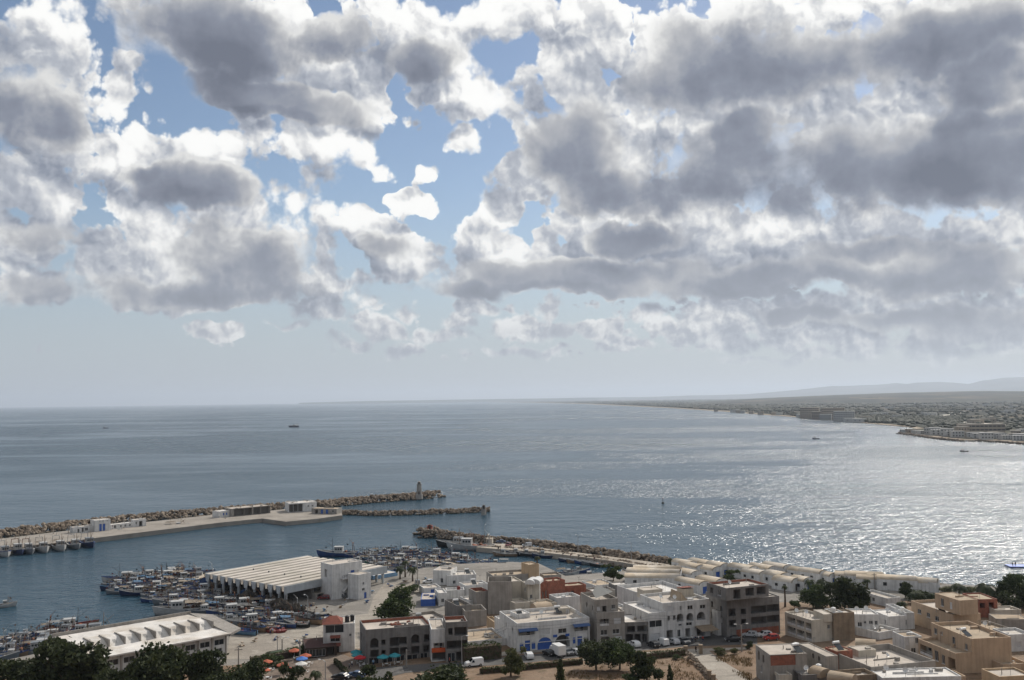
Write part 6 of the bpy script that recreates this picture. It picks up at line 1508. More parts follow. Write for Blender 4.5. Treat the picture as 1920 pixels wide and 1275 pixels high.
single(634,1043,178,('trawler',14,'blue','white','white',23),'big blue trawler with a tall white wheelhouse behind the market roof',None,1.2,'trawler')
T = 'trawlers moored along the outer mole'
for i, (u, v, sp, l) in enumerate([(4,1037,('trawler',14,'white','blue','white',10),'white-hulled with a blue rail, first trawler from the left along the mole'),(30,1033,('trawler',14,'navy','white','white',15),'dark-hulled, second trawler from the left along the mole'),(50,1032,('trawler',13,'grey','white','white',11),'grey-hulled, third trawler from the left along the mole'),(76,1029,('trawler',14,'white','white','white',24),'white-hulled, fourth trawler from the left along the mole'),
    (108,1026,('trawler',14,'white','white','white',12),'largest white trawler in the middle of the mole row'),(136,1023,('trawler',13,'grey','white','white',26),'grey trawler next to the dark blue one at the row end'),(162,1020,('trawler',14,'navy','blue','white',16),'dark blue trawler at the right end of the mole row')]):
    single(u + 3, v + 4, -52, sp, l, T, 1.2, 'trawler')
single(220,1001,8,('launch',10,'white','white','white',2),'slim white launch lying along the mole below the cabins')
single(330,990,8,('launch',10,'grey','white','white',12),'long grey launch lying along the mole right of the pump house',None,1.2)
single(416,981,8,('dory',6,'white','blue','white',31),'small pale dinghy at the mole edge below the open shed')
single(858,1026,168,('trawler',14,'black','white','white',25),'dark-hulled trawler, left of the two white-decked trawlers at the jetty',None,1.3,'trawler')
single(884,1031,172,('trawler',14,'white','white','white',14),'pale weathered trawler moored at the inner jetty',None,1.45,'trawler')
J = 'small boats along the inner jetty'
for i, (u, v, hc, l) in enumerate([(948,1038,'wood','brown boat under the parked cars on the jetty'),(972,1036,'navy','dark boat tied right of the brown one at the jetty'),(992,1038,'black','black boat under the silver car on the jetty'),(1022,1041,'navy','covered dark boat below the jetty road bend'),(1066,1051,'navy','first of five small boats in line along the jetty rocks'),(1081,1053,'wood','second of five small boats in line along the jetty rocks'),(1096,1055,'blue','third of five small boats in line along the jetty rocks'),(1110,1057,'grey','fourth of five small boats in line along the jetty rocks'),(1125,1060,'black','fifth of five small boats in line along the jetty rocks')]):
    single(u, v + (4.5 if i < 4 else 2.0), 172, ('dory' if i > 3 else 'launch', 6 if i > 3 else 8, hc, 'white', 'white', 7 + i*4), l, J, 1.25)
single(934,1061,175,('launch',10,'white','blue','white',33),'lone boat with a tan awning in the small basin')
single(1080,1075,10,('launch',10,'blue','white','white',1),'blue boat with an orange flag below the jetty rocks')
single(1062,1079,8,('launch',9,'white','white','white',3),'white boat beside the blue flagged one by the brick house')
single(1100,1083,8,('launch',9,'teal','white','white',5),'teal boat half hidden behind the brick annex')
for i, u in enumerate((1172,1186,1200,1214,1228)): single(u, 1077 - i*.6, 95, ('dory', 6, ['white','blue','sky','white','navy'][i], 'white', 'white', 7 + i), ['white dinghy nearest the loose green tree','blue dinghy second from the loose green tree','pale blue dinghy in the middle of the slip behind the sheds','white dinghy second from the jetty root','dark blue dinghy at the jetty root'][i], 'dinghies on the slip behind the sheds', 1.2)
single(4,1139,28,('launch',8,'white','white','white',2),'white motor boat cutting into the left edge of the view',None,1.0,'motor_boat')
single(551,801,175,('trawler',14,'navy','wood','white',15),'dark trawler far out at sea',None,1.9,'trawler')
single(198,803,175,('launch',10,'navy','white','white',4),'tiny fishing boat far out at sea on the left',None,1.5)
single(1530,823,175,('launch',9,'navy','white','white',4),'small dark boat out in the glittering bay',None,1.1)
single(1808,847,175,('launch',9,'black','white','white',4),'small boat off the rocky point')
p = G(1243,944,0); b = empty('channel_buoy', p); tag(b, 'dark channel buoy floating beyond the jetty', 'buoy')
MB().cyl((0,0,-.5),(0,0,.8),1.0,.8,10).build('float', BM['black'], b); MB().cyl((0,0,.8),(0,0,3.0),.25,.12,6).build('mast', BM['black'], b); MB().cyl((0,0,3.0),(0,0,3.6),.4,.05,8).build('topmark', BM['red'], b)
p = G(1912,1063,0); b = empty('swimming_float', p, R(-6)); tag(b, 'blue swimming platform anchored off the beach', 'float')
MB().box(-4.5,5,-2.6,2.6,-.2,.45).build('pontoon', BM['blue'], b); MB().box(-4.4,4.9,-2.5,2.5,.455,.55).build('deck', mat('blue_deck', (0.16, 0.25, 0.62), .6, .3), b)
# boats, nets and boxes hauled out on the quay
rq = random.Random(77)
for i in range(13):
    t = i / 12; u = 446 + 150*t + rq.uniform(-4, 4); v = 1188 - 21*t + rq.uniform(-3.5, 1.5); p = G(u, v, LAND_Z + .42)
    sp = rq.choice([('dory',6,'blue','white','white',7),('dory',6,'sky','blue','white',8),('launch',8,'black','wood','grey',41),('launch',8,'wood','black','grey',43),('dory',6,'black','white','white',44)])
    place_boat(p, rq.uniform(2.6, 4.2), template(*sp), '%s boat hauled out on the quay edge, %s from the warehouse' % (HW[sp[2]], ORD[i]), 'boats hauled out on the quay', rq.uniform(.85, 1.15), tilt=rq.uniform(-.2, .2))
for i in range(12):
    u = 440 + 13*i + rq.uniform(-5, 5); v = 1190 - 1.9*i + rq.uniform(-5, 3)
    heap('net_pile', 'dark net pile beside the hauled-out boats, %s from the warehouse' % ORD[i], u, v, LAND_Z, rq.uniform(1.4, 2.6), rq.uniform(.8, 1.6), [M_NET, M_NETB, BM['black']][i % 3], 60 + i)
heap('red_tarpaulin', 'crumpled red tarpaulin over gear on the quay edge', 512, 1183, LAND_Z, 4.0, 1.6, BM['red'], 91, 'tarpaulin'); heap('orange_tarpaulin', 'orange-red cover bundled beside the red tarpaulin', 548, 1176, LAND_Z, 2.4, 1.4, BM['orange'], 92, 'tarpaulin')
for i in range(16):
    u, v = ((560, 1142), (590, 1136), (650, 1128), (545, 1150), (700, 1112), (730, 1100), (640, 1140), (610, 1146), (480, 1204), (520, 1200), (575, 1196), (455, 1212), (760, 1092), (800, 1086), (690, 1130), (560, 1206))[i]
    p = GG(u, v); o = empty('crate_stack', p, rq.random() * 3); tag(o, 'stack of fish crates on the open quay paving, %s from the market corner' % ORD[i], 'crates', 'fish crate stacks on the quay')
    for k in range(rq.randint(3, 6)):
        x, y, z = rq.uniform(-.9, .9), rq.uniform(-.5, .5), (k % 3) * .33; MB().box(x, x + .8, y, y + .5, z, z + .31).build('crate', BM[rq.choice(['white', 'sky', 'cream', 'blue', 'wood'])], o)
# light jetty strip between the packed boats
ribbon('wooden_pier', [tuple(G(u, v, 0))[:2] for u, v in ((800,1054),(850,1063),(868,1068))], 2.2, 1.4, mat('pier_planks', (0.42, 0.36, 0.28), .9, .2, .2, .6))
ribbon('finger_pier', [tuple(G(u, v, 0))[:2] for u, v in ((352,1096),(372,1090),(396,1083))], 4.0, 1.5, mat('pier_planks', (0.42, 0.36, 0.28)))

# ------------------------------------------------------------------ cars
def car_mesh(kind):
    prof = {'hatch': ([(-2.0,.35),(-2.0,.85),(-1.75,1.35),(-1.2,1.48),(.2,1.46),(.95,1.0),(1.85,.82),(2.0,.6),(2.0,.35)], .85, 2.0),
            'van': ([(-2.1,.35),(-2.1,1.72),(-1.9,1.82),(.35,1.80),(1.1,1.15),(1.9,.98),(2.1,.7),(2.1,.35)], .88, 2.1),
            'sedan': ([(-2.2,.35),(-2.2,.85),(-1.5,.98),(-.95,1.42),(.3,1.42),(1.0,.98),(2.0,.82),(2.2,.6),(2.2,.35)], .86, 2.2)}[kind]
    pts, hw, hl = prof; n = len(pts); b = MB()
    def yw(z): return hw * (1.0 if z < 1.0 else 1.0 - .2 * (z - 1.0) / .5)
    b.v += [(x, -yw(z), z) for x, z in pts] + [(x, yw(z), z) for x, z in pts]
    b.f.append(tuple(range(n - 1, -1, -1))); b.mi.append(0); b.f.append(tuple(range(n, 2*n))); b.mi.append(0)
    for i in range(n): j = (i + 1) % n; b.f.append((i, j, j + n, i + n)); b.mi.append(0)
    me = b.mesh('body')
    if me.polygons[0].normal.y > 0: me.flip_normals()
    g = []
    y = hw * .93
    top = 1.40 if kind != 'van' else 1.70
    if kind == 'van': sides = [(.1, .75, 1.02, 1.52)]; ws = [(.42, 1.72), (1.08, 1.18)]; rw = None
    else: sides = [(-.35, .45, 1.0, 1.36), (-1.35, -.45, 1.0, 1.36)]; ws = [(.28, 1.40), (.92, 1.03)]; rw = [(-1.72, 1.30), (-1.9, 1.0)] if kind == 'hatch' else [(-1.0, 1.38), (-1.45, 1.02)]
    for s in (-1, 1):
        for (x0, x1, z0, z1) in sides:
            q = MB(); q.add([(x0, s*(yw(z0) + .012), z0), (x1, s*(yw(z0) + .012), z0), (x1 - .12, s*(yw(z1) + .012), z1), (x0 + .05, s*(yw(z1) + .012), z1)], [(0, 1, 2, 3) if s < 0 else (3, 2, 1, 0)]); g.append(('side_window', q.mesh('side_window')))
    for wv_, nm in ((ws, 'windscreen'), (rw, 'rear_window')):
        if wv_ is None: continue
        (xa, za), (xb, zb) = wv_; d = Vector((zb - za, 0, -(xb - xa))).normalized() * .02
        if d.z < 0: d = -d
        q = MB(); q.add([(xa + d.x, -yw(za)*.88, za + d.z), (xa + d.x, yw(za)*.88, za + d.z), (xb + d.x, yw(zb)*.92, zb + d.z), (xb + d.x, -yw(zb)*.92, zb + d.z)], [(0, 1, 2, 3), (3, 2, 1, 0)]); g.append((nm, q.mesh(nm)))
    return me, g, hl, hw
CARM = {k: car_mesh(k) for k in ('hatch', 'van', 'sedan')}
WH = MB().cyl((0, -.1, 0), (0, .1, 0), .31, .31, 12).mesh('wheel'); WR = MB().cyl((0, -.115, 0), (0, .115, 0), .17, .17, 10).mesh('rim'); HLm = MB().box(-.03, .03, -.16, .16, -.08, .08).mesh('headlight')
CM = {k: mat('car_' + k, c, .28, .5) for k, c in dict(white=(.68,.68,.67), silver=(.42,.43,.44), black=(.02,.02,.022), red=(.32,.03,.02), maroon=(.13,.02,.02), grey=(.13,.135,.14), blue=(.04,.07,.14)).items()}
M_TYRE = mat('tyre', (.018, .018, .018), .9, .2); M_LAMP = mat('lamp_glass', (.7, .7, .68), .15, .5); M_TAIL = mat('tail_glass', (.25, .01, .01), .2, .5)
def car(u, v, ang, kind, col, label, base=None, group='cars parked around the harbour'):
    p = GG(u, v) if base is None else G(u, v, base)
    p.z += .03
    root = empty('parked_van' if kind == 'van' else 'parked_car', p, R(ang)); tag(root, label, 'van' if kind == 'van' else 'car', group)
    me, g, hl, hw = CARM[kind]; b = obj('body', me, None, root)
    if not b.data.materials: b.data.materials.append(CM[col])
    setmat(b, CM[col])
    for nm, q in g: obj(nm, q, M_GLASS, root)
    for x in (-hl*.62, hl*.64):
        for s in (-1, 1):
            wq = obj('wheel', WH, M_TYRE, root, (x, s*(hw - .08), .31)); obj('rim', WR, M_STEEL, wq)
    for s in (-1, 1): obj('headlight', HLm, M_LAMP, root, (hl - .01, s*hw*.7, .66)); obj('tail_light', HLm, M_TAIL, root, (-hl + .0, s*hw*.75, .78))
    return root
for q in [(889,1249,200,'van','white','white panel van driving past the corner shop'),(848,1256,200,'sedan','black','dark saloon with a glinting windscreen behind the white panel van'),(992,1234,100,'hatch','white','white hatchback standing alone before the blue arch house'),
  (1077,1226,125,'hatch','silver','silver hatchback in front of the blue arch house doorway'),(1062,1227,120,'sedan','grey','grey car between the box truck and the silver hatchback'),(1092,1224,120,'hatch','black','black car at the pine end of the blue arch house'),
  (1030,1229,120,'hatch','black','black car nosing in left of the box truck'),(1189,1212,115,'hatch','white','white car just right of the pines'),(1225,1213,112,'hatch','black','black car in the shade before the arcade building'),(1242,1209,112,'van','white','white van before the arcade building'),(1262,1207,115,'hatch','silver','silver hatchback right of the white van'),
  (1281,1206,112,'sedan','grey','grey saloon next to the arcade doorway'),(1376,1203,180,'sedan','black','dark saloon at the foot of the unfinished building'),(1406,1194,165,'hatch','silver','silver car by the unfinished building wall'),(1433,1194,190,'hatch','white','white car by the unfinished building wall'),(1446,1200,195,'hatch','red','bright red car at the corner of the unfinished building'),
  (607,1124,180,'hatch','maroon','dark red car in the market shade'),(620,1122,180,'hatch','silver','silver car next to the dark red one at the market'),(636,1121,180,'sedan','grey','grey car by the market office wall'),(803,1094,175,'hatch','white','white car on the harbour square by the palms'),(783,1096,100,'van','grey','grey van parked under the market palms'),
  (640,1274,160,'sedan','black','black car at the bottom below the teal parasols'),(668,1270,160,'sedan','blue','dark blue car beside the black one at the bottom')]:
    car(*q)
for q in [(939,1018,170,'sedan','blue','dark car first on the inner jetty'),(953,1024,250,'hatch','maroon','dark red car on the inner jetty'),(988,1025,185,'van','silver','pale van on the inner jetty')]: car(*q, base=2.02)
# box truck
p = GG(1045, 1230); p.z += .03; bt = empty('box_truck', p, R(115)); tag(bt, 'small truck with a white box body in front of the dark archway', 'truck')
MB().box(-2.6, .9, -1.0, 1.0, .75, 2.9).build('cargo_box', CM['white'], bt); MB().box(-2.6, 2.4, -.8, .8, .5, .74).build('chassis', M_DMETAL, bt)
cb = MB().add([(1.0,-.95,.74),(2.5,-.95,.74),(2.45,-.95,1.4),(1.9,-.9,2.2),(1.0,-.9,2.2),(1.0,.95,.74),(2.5,.95,.74),(2.45,.95,1.4),(1.9,.9,2.2),(1.0,.9,2.2)], [(4,3,2,1,0)[::-1],(5,6,7,8,9)[::-1],(0,5,6,1)[::-1],(1,6,7,2)[::-1],(2,7,8,3)[::-1],(3,8,9,4)[::-1],(4,9,5,0)[::-1]]).build('cab', CM['white'], bt)
MB().add([(2.47,-.8,1.42),(2.47,.8,1.42),(1.95,.75,2.14),(1.95,-.75,2.14)], [(0,1,2,3),(3,2,1,0)]).build('windscreen', M_GLASS, bt)
for x in (-1.7, 1.8):
    for s in (-1, 1): wq = obj('wheel', WH, M_TYRE, bt, (x, s*.85, .31)); obj('rim', WR, M_STEEL, wq)

# ------------------------------------------------------------------ street furniture
def post(u, vb, vt, label, kind='lamp', base=None, group=None, arm=1.2):
    p = GG(u, vb) if base is None else G(u, vb, base); H = max(2.5, Zat(p, u, vt) - p.z)
    root = empty('street_lamp' if kind != 'pole' else 'utility_pole', p, R(random.Random(int(u)).uniform(0, 360) if kind == 'lamp' else 10)); tag(root, label, 'street lamp' if kind != 'pole' else 'pole', group)
    m = M_GREYL if kind != 'lamp' else M_STEEL
    MB().cyl((0,0,-.2),(0,0,H), .12 if kind == 'lamp' else .2, .07 if kind == 'lamp' else .13, 8).build('pole', m, root)
    if kind in ('lamp', 'double'):
        for s in ((1,) if kind == 'lamp' else (-1, 1)):
            MB().tube([(0,0,H - .1), (s*arm*.5, 0, H + .25), (s*arm, 0, H + .3)], .05, 6).build('arm', m, root)
            MB().box(min(s*arm, s*(arm + .6)), max(s*arm, s*(arm + .6)), -.14, .14, H + .2, H + .36).build('lamp_head', M_LAMP, root)
    else: MB().box(-.9, .9, -.05, .05, H - .6, H - .48).build('crossarm', M_DARKW, root)
    return root
post(1391,1222,1172,'concrete double street light beside the dry lot','double')
post(577,1163,1118,'slim lamp post on the market square')
post(520,1226,1196,'bent lamp post at the garden edge of the square')
post(529,1222,1198,'twin-headed lamp post beside the bent one','double')
post(562,1240,1199,'white pole by the dark dining pavilion','pole')
post(783,1100,1046,'tall pole on the harbour square by the palms','pole')
post(762,1252,1218,'white pole in front of the concrete shell','pole')
post(866,1250,1193,'lamp post in front of the corner shop house')
post(447,1262,1214,'wooden pole among the left trees','pole')
post(610,1278,1240,'thin lamp post by the terrace path')
post(909,1016,985,'tall thin lamp on the inner jetty by the hut',base=2.0); post(992,1022,990,'tall thin lamp above the silver car on the jetty',base=2.0); post(1084,1033,1003,'tall thin lamp midway along the inner jetty',base=2.0); post(1184,1049,1018,'tall thin lamp near the jetty root',base=2.0)
post(1640,1104,1074,'mast pole among the sheds beyond the big trees','pole')
post(1103,1212,1168,'lamp post at the corner of the blue arch house')
for i, u in enumerate((196, 216, 232, 244, 258, 100, 128)): post(u, 985 + (0 if u > 150 else 10) - (u - 200)*.06, 972 - (u - 200)*.06 + (0 if u > 150 else 10), 'thin pole on the mole bank, %s of the row' % ORD[i], 'pole', base=QUAY_Z, group='poles along the mole bank')
def parasol(u, v, col, label, r=1.45):
    p = GG(u, v + 6); root = empty('parasol', p, u); tag(root, label, 'parasol', 'parasols at the cafes')
    MB().cyl((0,0,0),(0,0,2.7),.03,.03,6).build('pole', M_WPAINT, root)
    mb = MB(); N = 8; mb.v.append((0,0,2.75))
    for i in range(N): a = 6.283*i/N; mb.v.append((r*math.cos(a), r*math.sin(a), 2.15))
    for i in range(N): a = 6.283*i/N; mb.v.append((r*math.cos(a), r*math.sin(a), 1.95))
    for i in range(N): j = (i + 1) % N; mb.f += [(0, 1 + i, 1 + j), (1 + i, 1 + i + N, 1 + j + N, 1 + j)]; mb.mi += [0, 0]
    mb.build('canopy', mat('canvas_' + col, dict(orange=(.42,.12,.07), red=(.38,.03,.035), teal=(.04,.24,.28), blue=(.07,.18,.48), white=(.62,.6,.56), green=(.25,.4,.3))[col], .9, .2, .12, 1.5), root)
    tb = empty('cafe_table', p + Vector((.9, -.5, 0))); tag(tb, 'small cafe table beside the ' + label, 'table', 'cafe tables under the parasols')
    MB().cyl((0,0,0),(0,0,.7),.05,.05,6).build('leg', M_DMETAL, tb); MB().cyl((0,0,.7),(0,0,.74),.45,.45,10).build('table_top', M_WPAINT, tb)
    for s in (-1, 1):
        c = empty('cafe_chair', p + Vector((.9 + s*.75, -.5, 0)), 0 if s < 0 else math.pi); tag(c, ('left' if s < 0 else 'right') + ' chair at the table by the ' + label, 'chair', 'cafe chairs')
        MB().box(-.22,.22,-.22,.22,.43,.47).build('seat', M_WPAINT, c); MB().box(-.24,-.20,-.22,.22,.47,.9).build('backrest', M_WPAINT, c)
        for x in (-.2, .17):
            for y in (-.2, .17): MB().box(x, x + .03, y, y + .03, 0, .43).build('leg', M_WPAINT, c)
for q in [(552,1230,'orange','faded orange parasol nearest the dining pavilion'),(573,1240,'orange','second orange parasol by the terrace'),(566,1246,'blue','blue and white parasol below the orange one'),(565,1256,'white','white parasol in the garden'),(537,1266,'red','bright red parasol at the bottom edge'),(668,1233,'teal','upper teal parasol beside the concrete shell'),(670,1239,'teal','lower teal parasol beside the concrete shell'),(675,1244,'red','red parasol in front of the teal pair'),(718,1243,'teal','teal parasol under the arched window'),(740,1240,'teal','teal parasol right of the arched window one'),(500,1252,'orange','small orange parasol in the dark garden'),(530,1258,'orange','orange parasol half under the garden trees'),(495,1268,'orange','low orange parasol by the bottom edge')]:
    parasol(*q)
gh = [GG(506,1236), GG(536,1230), GG(530,1222), GG(508,1226)]
h('garden_hut', 'small garden hut with a dark green pitched roof beside the square', (512,1228,1240), (538,1222), (507,1221), M_DARKW, mat('green_felt', (.045,.065,.04), .9, .2), .05, cat='hut', min_depth=3)
# ---- roof gear
def heater(u, v, z, ang, label):
    p = G(u, v, z); root = empty('solar_heater', p, R(ang)); tag(root, label, 'solar heater', 'solar water heaters on the roofs')
    MB().cyl((-.8, .9, 1.35), (.8, .9, 1.35), .32, .32, 12).build('tank', M_WPAINT, root)
    MB().add([(-.75,-.9,.15),(.75,-.9,.15),(.75,.75,1.15),(-.75,.75,1.15),(-.75,-.9,.07),(.75,-.9,.07),(.75,.75,1.07),(-.75,.75,1.07)], [(0,1,2,3),(7,6,5,4),(0,4,5,1),(1,5,6,2),(2,6,7,3),(3,7,4,0)]).build('collector', M_GLASS, root)
    fr = MB()
    for x in (-.7, .7): fr.cyl((x,.9,-.3),(x,.9,1.1),.04,.04,5); fr.cyl((x,-.85,-.3),(x,-.85,.12),.04,.04,5)
    fr.build('stand', M_STEEL, root)
def dish(u, v, z, label, r=.55):
    p = G(u, v, z); root = empty('satellite_dish', p, R(random.Random(int(u*3)).uniform(-60, 60))); tag(root, label, 'satellite dish', 'satellite dishes on the roofs')
    MB().cyl((0,0,-.4),(0,0,.9),.05,.05,6).build('mast', M_STEEL, root)
    mb = MB(); N = 12
    for k in range(4):
        for i in range(N): a = 6.283*i/N; rr = r*k/3; q = Vector((rr*math.cos(a), -.25*(1 - (k/3)**2)*-1 - .25, rr*math.sin(a))); q = Matrix.Rotation(R(-30), 3, 'X') @ q; mb.v.append((q.x, q.y, q.z + 1.1))
    for k in range(3):
        for i in range(N): j = (i+1) % N; mb.f.append((k*N+i, k*N+j, (k+1)*N+j, (k+1)*N+i)); mb.mi.append(0)
    mb.build('reflector', M_WPAINT, root); MB().cyl((0,-.1,.9),(0,-.75,1.3),.025,.025,5).build('feed_arm', M_STEEL, root)
def tank(u, v, z, label, col=None):
    p = G(u, v, z); root = empty('water_tank', p); tag(root, label, 'water tank', 'water tanks on the roofs')
    m = col or M_WPAINT
    MB().cyl((0,0,-.2),(0,0,1.3),.55,.58,12).build('body', m, root); MB().cyl((0,0,1.3),(0,0,1.45),.5,.25,12).build('lid', m, root)
def on_roof(nm, fx, fy):
    o = bpy.data.objects[nm]; W_, D_, H_, RO_ = DIMS[nm]; a = o.rotation_euler[2]
    q = Vector((o.location.x + math.cos(a)*fx*W_ - math.sin(a)*fy*D_, o.location.y + math.sin(a)*fx*W_ + math.cos(a)*fy*D_, o.location.z + RO_))
    return q
def gear(fn, nm, fx, fy, *a):
    q = on_roof(nm, fx, fy); u, v = proj(q); fn(u, v, q.z + (.3 if fn is heater else (.4 if fn is dish else .2)), *a)
gear(heater,'blue_arch_house',.22,.72,20,'solar heater on the blue arch house near its side wall'); gear(heater,'blue_arch_house',.78,.75,20,'solar heater behind the cream stair room of the blue arch house')
gear(heater,'brick_gable_house',.5,.5,20,'solar heater with a bright white tank on the small brick block'); gear(heater,'tan_balcony_upper_floor',.25,.35,25,'solar heater on the tall tan upper block'); gear(heater,'white_ladder_house',.75,.6,20,'solar heater above the ladder house')
gear(heater,'grey_block_house',.4,.5,20,'solar heater on the grey house behind the corner shop'); gear(heater,'white_back_house',.5,.5,20,'solar heater on the white house beside the blank tower'); gear(heater,'low_wall_house',.4,.5,20,'solar heater on the low reddish-coped house'); gear(heater,'tan_mansion',.2,.4,20,'pair-mounted solar heater on the tan building terrace'); gear(heater,'grey_brick_house',.85,.2,20,'solar heater on the edge of the grey brick-infill house')
gear(tank,'grey_brick_house',.9,.45,'upright white water tank on the grey brick-infill house'); gear(tank,'tan_mansion',.28,.45,'white water tank on the tan building terrace'); gear(tank,'white_terrace_house',.7,.5,'red water barrel on the white terrace house',BM['red']); gear(tank,'white_villa_annex',.3,.3,'white water tank behind the cubic villa'); gear(tank,'front_grey_house',.75,.6,'white water tank on the cluttered front roof'); gear(tank,'brown_blank_house',.2,.5,'white water tank above the brown blank wall'); gear(tank,'white_restaurant',.75,.4,'dark water tank on the restaurant roof',BM['black']); gear(tank,'white_restaurant',.92,.5,'second dark tank at the restaurant roof corner',BM['black'])
for nm, fx, fy, l in [('white_terrace_block',.3,.5,'dish on the left of the white terrace block roof'),('white_terrace_block',.7,.6,'dish on the right of the white terrace block roof'),('white_scallop_house',.15,.6,'left dish on the wide bright roof'),('white_scallop_house',.35,.3,'middle dish on the wide bright roof'),('white_scallop_house',.48,.35,'right dish on the wide bright roof'),('grey_walled_roof_house',.6,.5,'dish inside the long grey parapet'),('balcony_house',.5,.6,'dish on the balcony house roof'),('balcony_house',.3,.8,'second dish at the back of the balcony house roof'),('blue_arch_house',.5,.6,'dish in the middle of the blue arch house roof'),('arcade_building',.2,.5,'dish on the arcade building roof'),('arcade_building',.4,.3,'dish near the front edge of the arcade roof'),('white_villa',.4,.5,'dish on the cubic villa roof'),('white_villa',.7,.3,'second dish on the cubic villa roof'),('dark_terrace_house',.6,.5,'dish on the cluttered terrace house'),('front_grey_house',.3,.4,'dish on the cluttered front roof'),('concrete_frame_top_floor',.3,.5,'dish on the top of the unfinished building'),('sand_roof_house',.5,.5,'dish on the sand-coloured roof'),('low_white_court',.3,.5,'dish in the low white court'),('small_white_house',.6,.4,'dish on the small white house')]:
    gear(dish, nm, fx, fy, l)
# brick stacks and planks on the unfinished roof
W_, D_, H_, RO_ = DIMS['concrete_shell_building']; rn = random.Random(4)
for i in range(7):
    q = on_roof('concrete_shell_building', rn.uniform(.45, .8), rn.uniform(.4, .75)); o = MB()
    for k in range(10): x, y = rn.uniform(-.6, .6), rn.uniform(-.4, .4); o.box(x, x + .34, y, y + .2, .0, .2 + .2*(k % 2))
    o = o.build('brick_stack', M_BRICK, None, q); tag(o, 'loose red brick stack on the concrete shell roof, %s from its left end' % ORD[i], 'bricks', 'brick stacks on the shell roof')
# ---- path gate pillars, low walls
for i, (u, v, hh, l) in enumerate([(1286,1228,2.0,'brown gate pillar at the left of the path'),(1314,1226,2.0,'brown gate pillar at the right of the path'),(1330,1276,2.0,'brown stone pillar low on the path edge'),(1338,1282,1.8,'second brown stone pillar low on the path edge')]):
    p = GG(u, v); o = empty('gate_pillar', p); tag(o, l, 'pillar', 'pillars along the path'); MB().box(-.4,.4,-.4,.4,-.2,hh).build('shaft', M_BROWNW, o); MB().box(-.48,.48,-.48,.48,hh + .002,hh + .15).build('cap', M_BROWNW, o)
rocks('path_stones', 'row of pale stones along the left edge of the path', [tuple(GG(u, v))[:2] for u, v in ((1288,1232),(1306,1246),(1322,1262),(1334,1280))], 1.2, .5, (.25, .5), 21, 1.0, z0=gz(60, 215) + .1)
# ---- people
def person(u, v, ang, shirt, trousers, label, stride=.15, base=None, sit=False):
    p = GG(u, v) if base is None else G(u, v, base); p.z += .04
    J = dict(pel=(0,0,.92), wst=(0,0,1.08), chest=(0,0,1.32), neck=(0,0,1.48), head=(.01,0,1.60), top=(.01,0,1.70),
      lhip=(0,.10,.88), lkn=(stride*.6+.02,.11,.48), lan=(stride*.4 - .06,.11,.08), lto=(stride*.4 + .12,.12,.04), rhip=(0,-.10,.88), rkn=(-stride*.3+.03,-.11,.48), ran=(-stride - .04,-.11,.09), rto=(-stride + .13,-.12,.04),
      lsh=(0,.19,1.42), lel=(-.06 - stride*.3,.25,1.15), lwr=(.04,.25,.92), lha=(.07,.25,.84), rsh=(0,-.19,1.42), rel=(-.02 + stride*.3,-.25,1.15), rwr=(.12,-.25,.93), rha=(.16,-.25,.86))
    Rr = dict(pel=.145, wst=.125, chest=.15, neck=.06, head=.105, top=.075, lhip=.09, lkn=.06, lan=.045, lto=.035, rhip=.09, rkn=.06, ran=.045, rto=.035, lsh=.065, lel=.045, lwr=.034, lha=.038, rsh=.065, rel=.045, rwr=.034, rha=.038)
    E = [('pel','wst'),('wst','chest'),('chest','neck'),('neck','head'),('head','top'),('pel','lhip'),('lhip','lkn'),('lkn','lan'),('lan','lto'),('pel','rhip'),('rhip','rkn'),('rkn','ran'),('ran','rto'),('chest','lsh'),('lsh','lel'),('lel','lwr'),('lwr','lha'),('chest','rsh'),('rsh','rel'),('rel','rwr'),('rwr','rha')]
    def skin(name, keys, root_k, grow, m, parent=None):
        ks = list(keys); me = bpy.data.meshes.new(name); me.from_pydata([J[k] for k in ks], [(ks.index(a), ks.index(b)) for a, b in E if a in ks and b in ks], [])
        o = obj(name, me, m, parent); o.modifiers.new('skin', 'SKIN'); sv = me.skin_vertices[0].data
        for i, k in enumerate(ks): sv[i].radius = (Rr[k] + grow, Rr[k] + grow); sv[i].use_root = (k == root_k)
        o.modifiers.new('sub', 'SUBSURF').render_levels = 1
        return o
    body = skin('person', J.keys(), 'pel', 0, mat('skin', (.36,.22,.15), .6, .3))
    body.location = p; body.rotation_euler = (0, 0, R(ang)); tag(body, label, 'person', 'people around the harbour')
    skin('trousers', ['pel','lhip','lkn','lan','rhip','rkn','ran'], 'pel', .022, mat('cloth_' + trousers, CLOTH[trousers], .9, .1), body)
    skin('shirt', ['pel','wst','chest','lsh','lel','rsh','rel'], 'wst', .03, mat('cloth_' + shirt, CLOTH[shirt], .9, .1), body)
    hr = MB(); V, F = ico(); hr.add([(v.x*.105 - .01, v.y*.10, 1.665 + v.z*.085) for v in V], F); hr.build('hair', mat('dark_hair', (.015,.01,.008), .8, .2), body)
CLOTH = dict(white=(.6,.6,.58), navy=(.02,.03,.07), red=(.35,.04,.03), grey=(.2,.2,.2), khaki=(.25,.2,.12), black=(.02,.02,.02), sky=(.2,.35,.5))
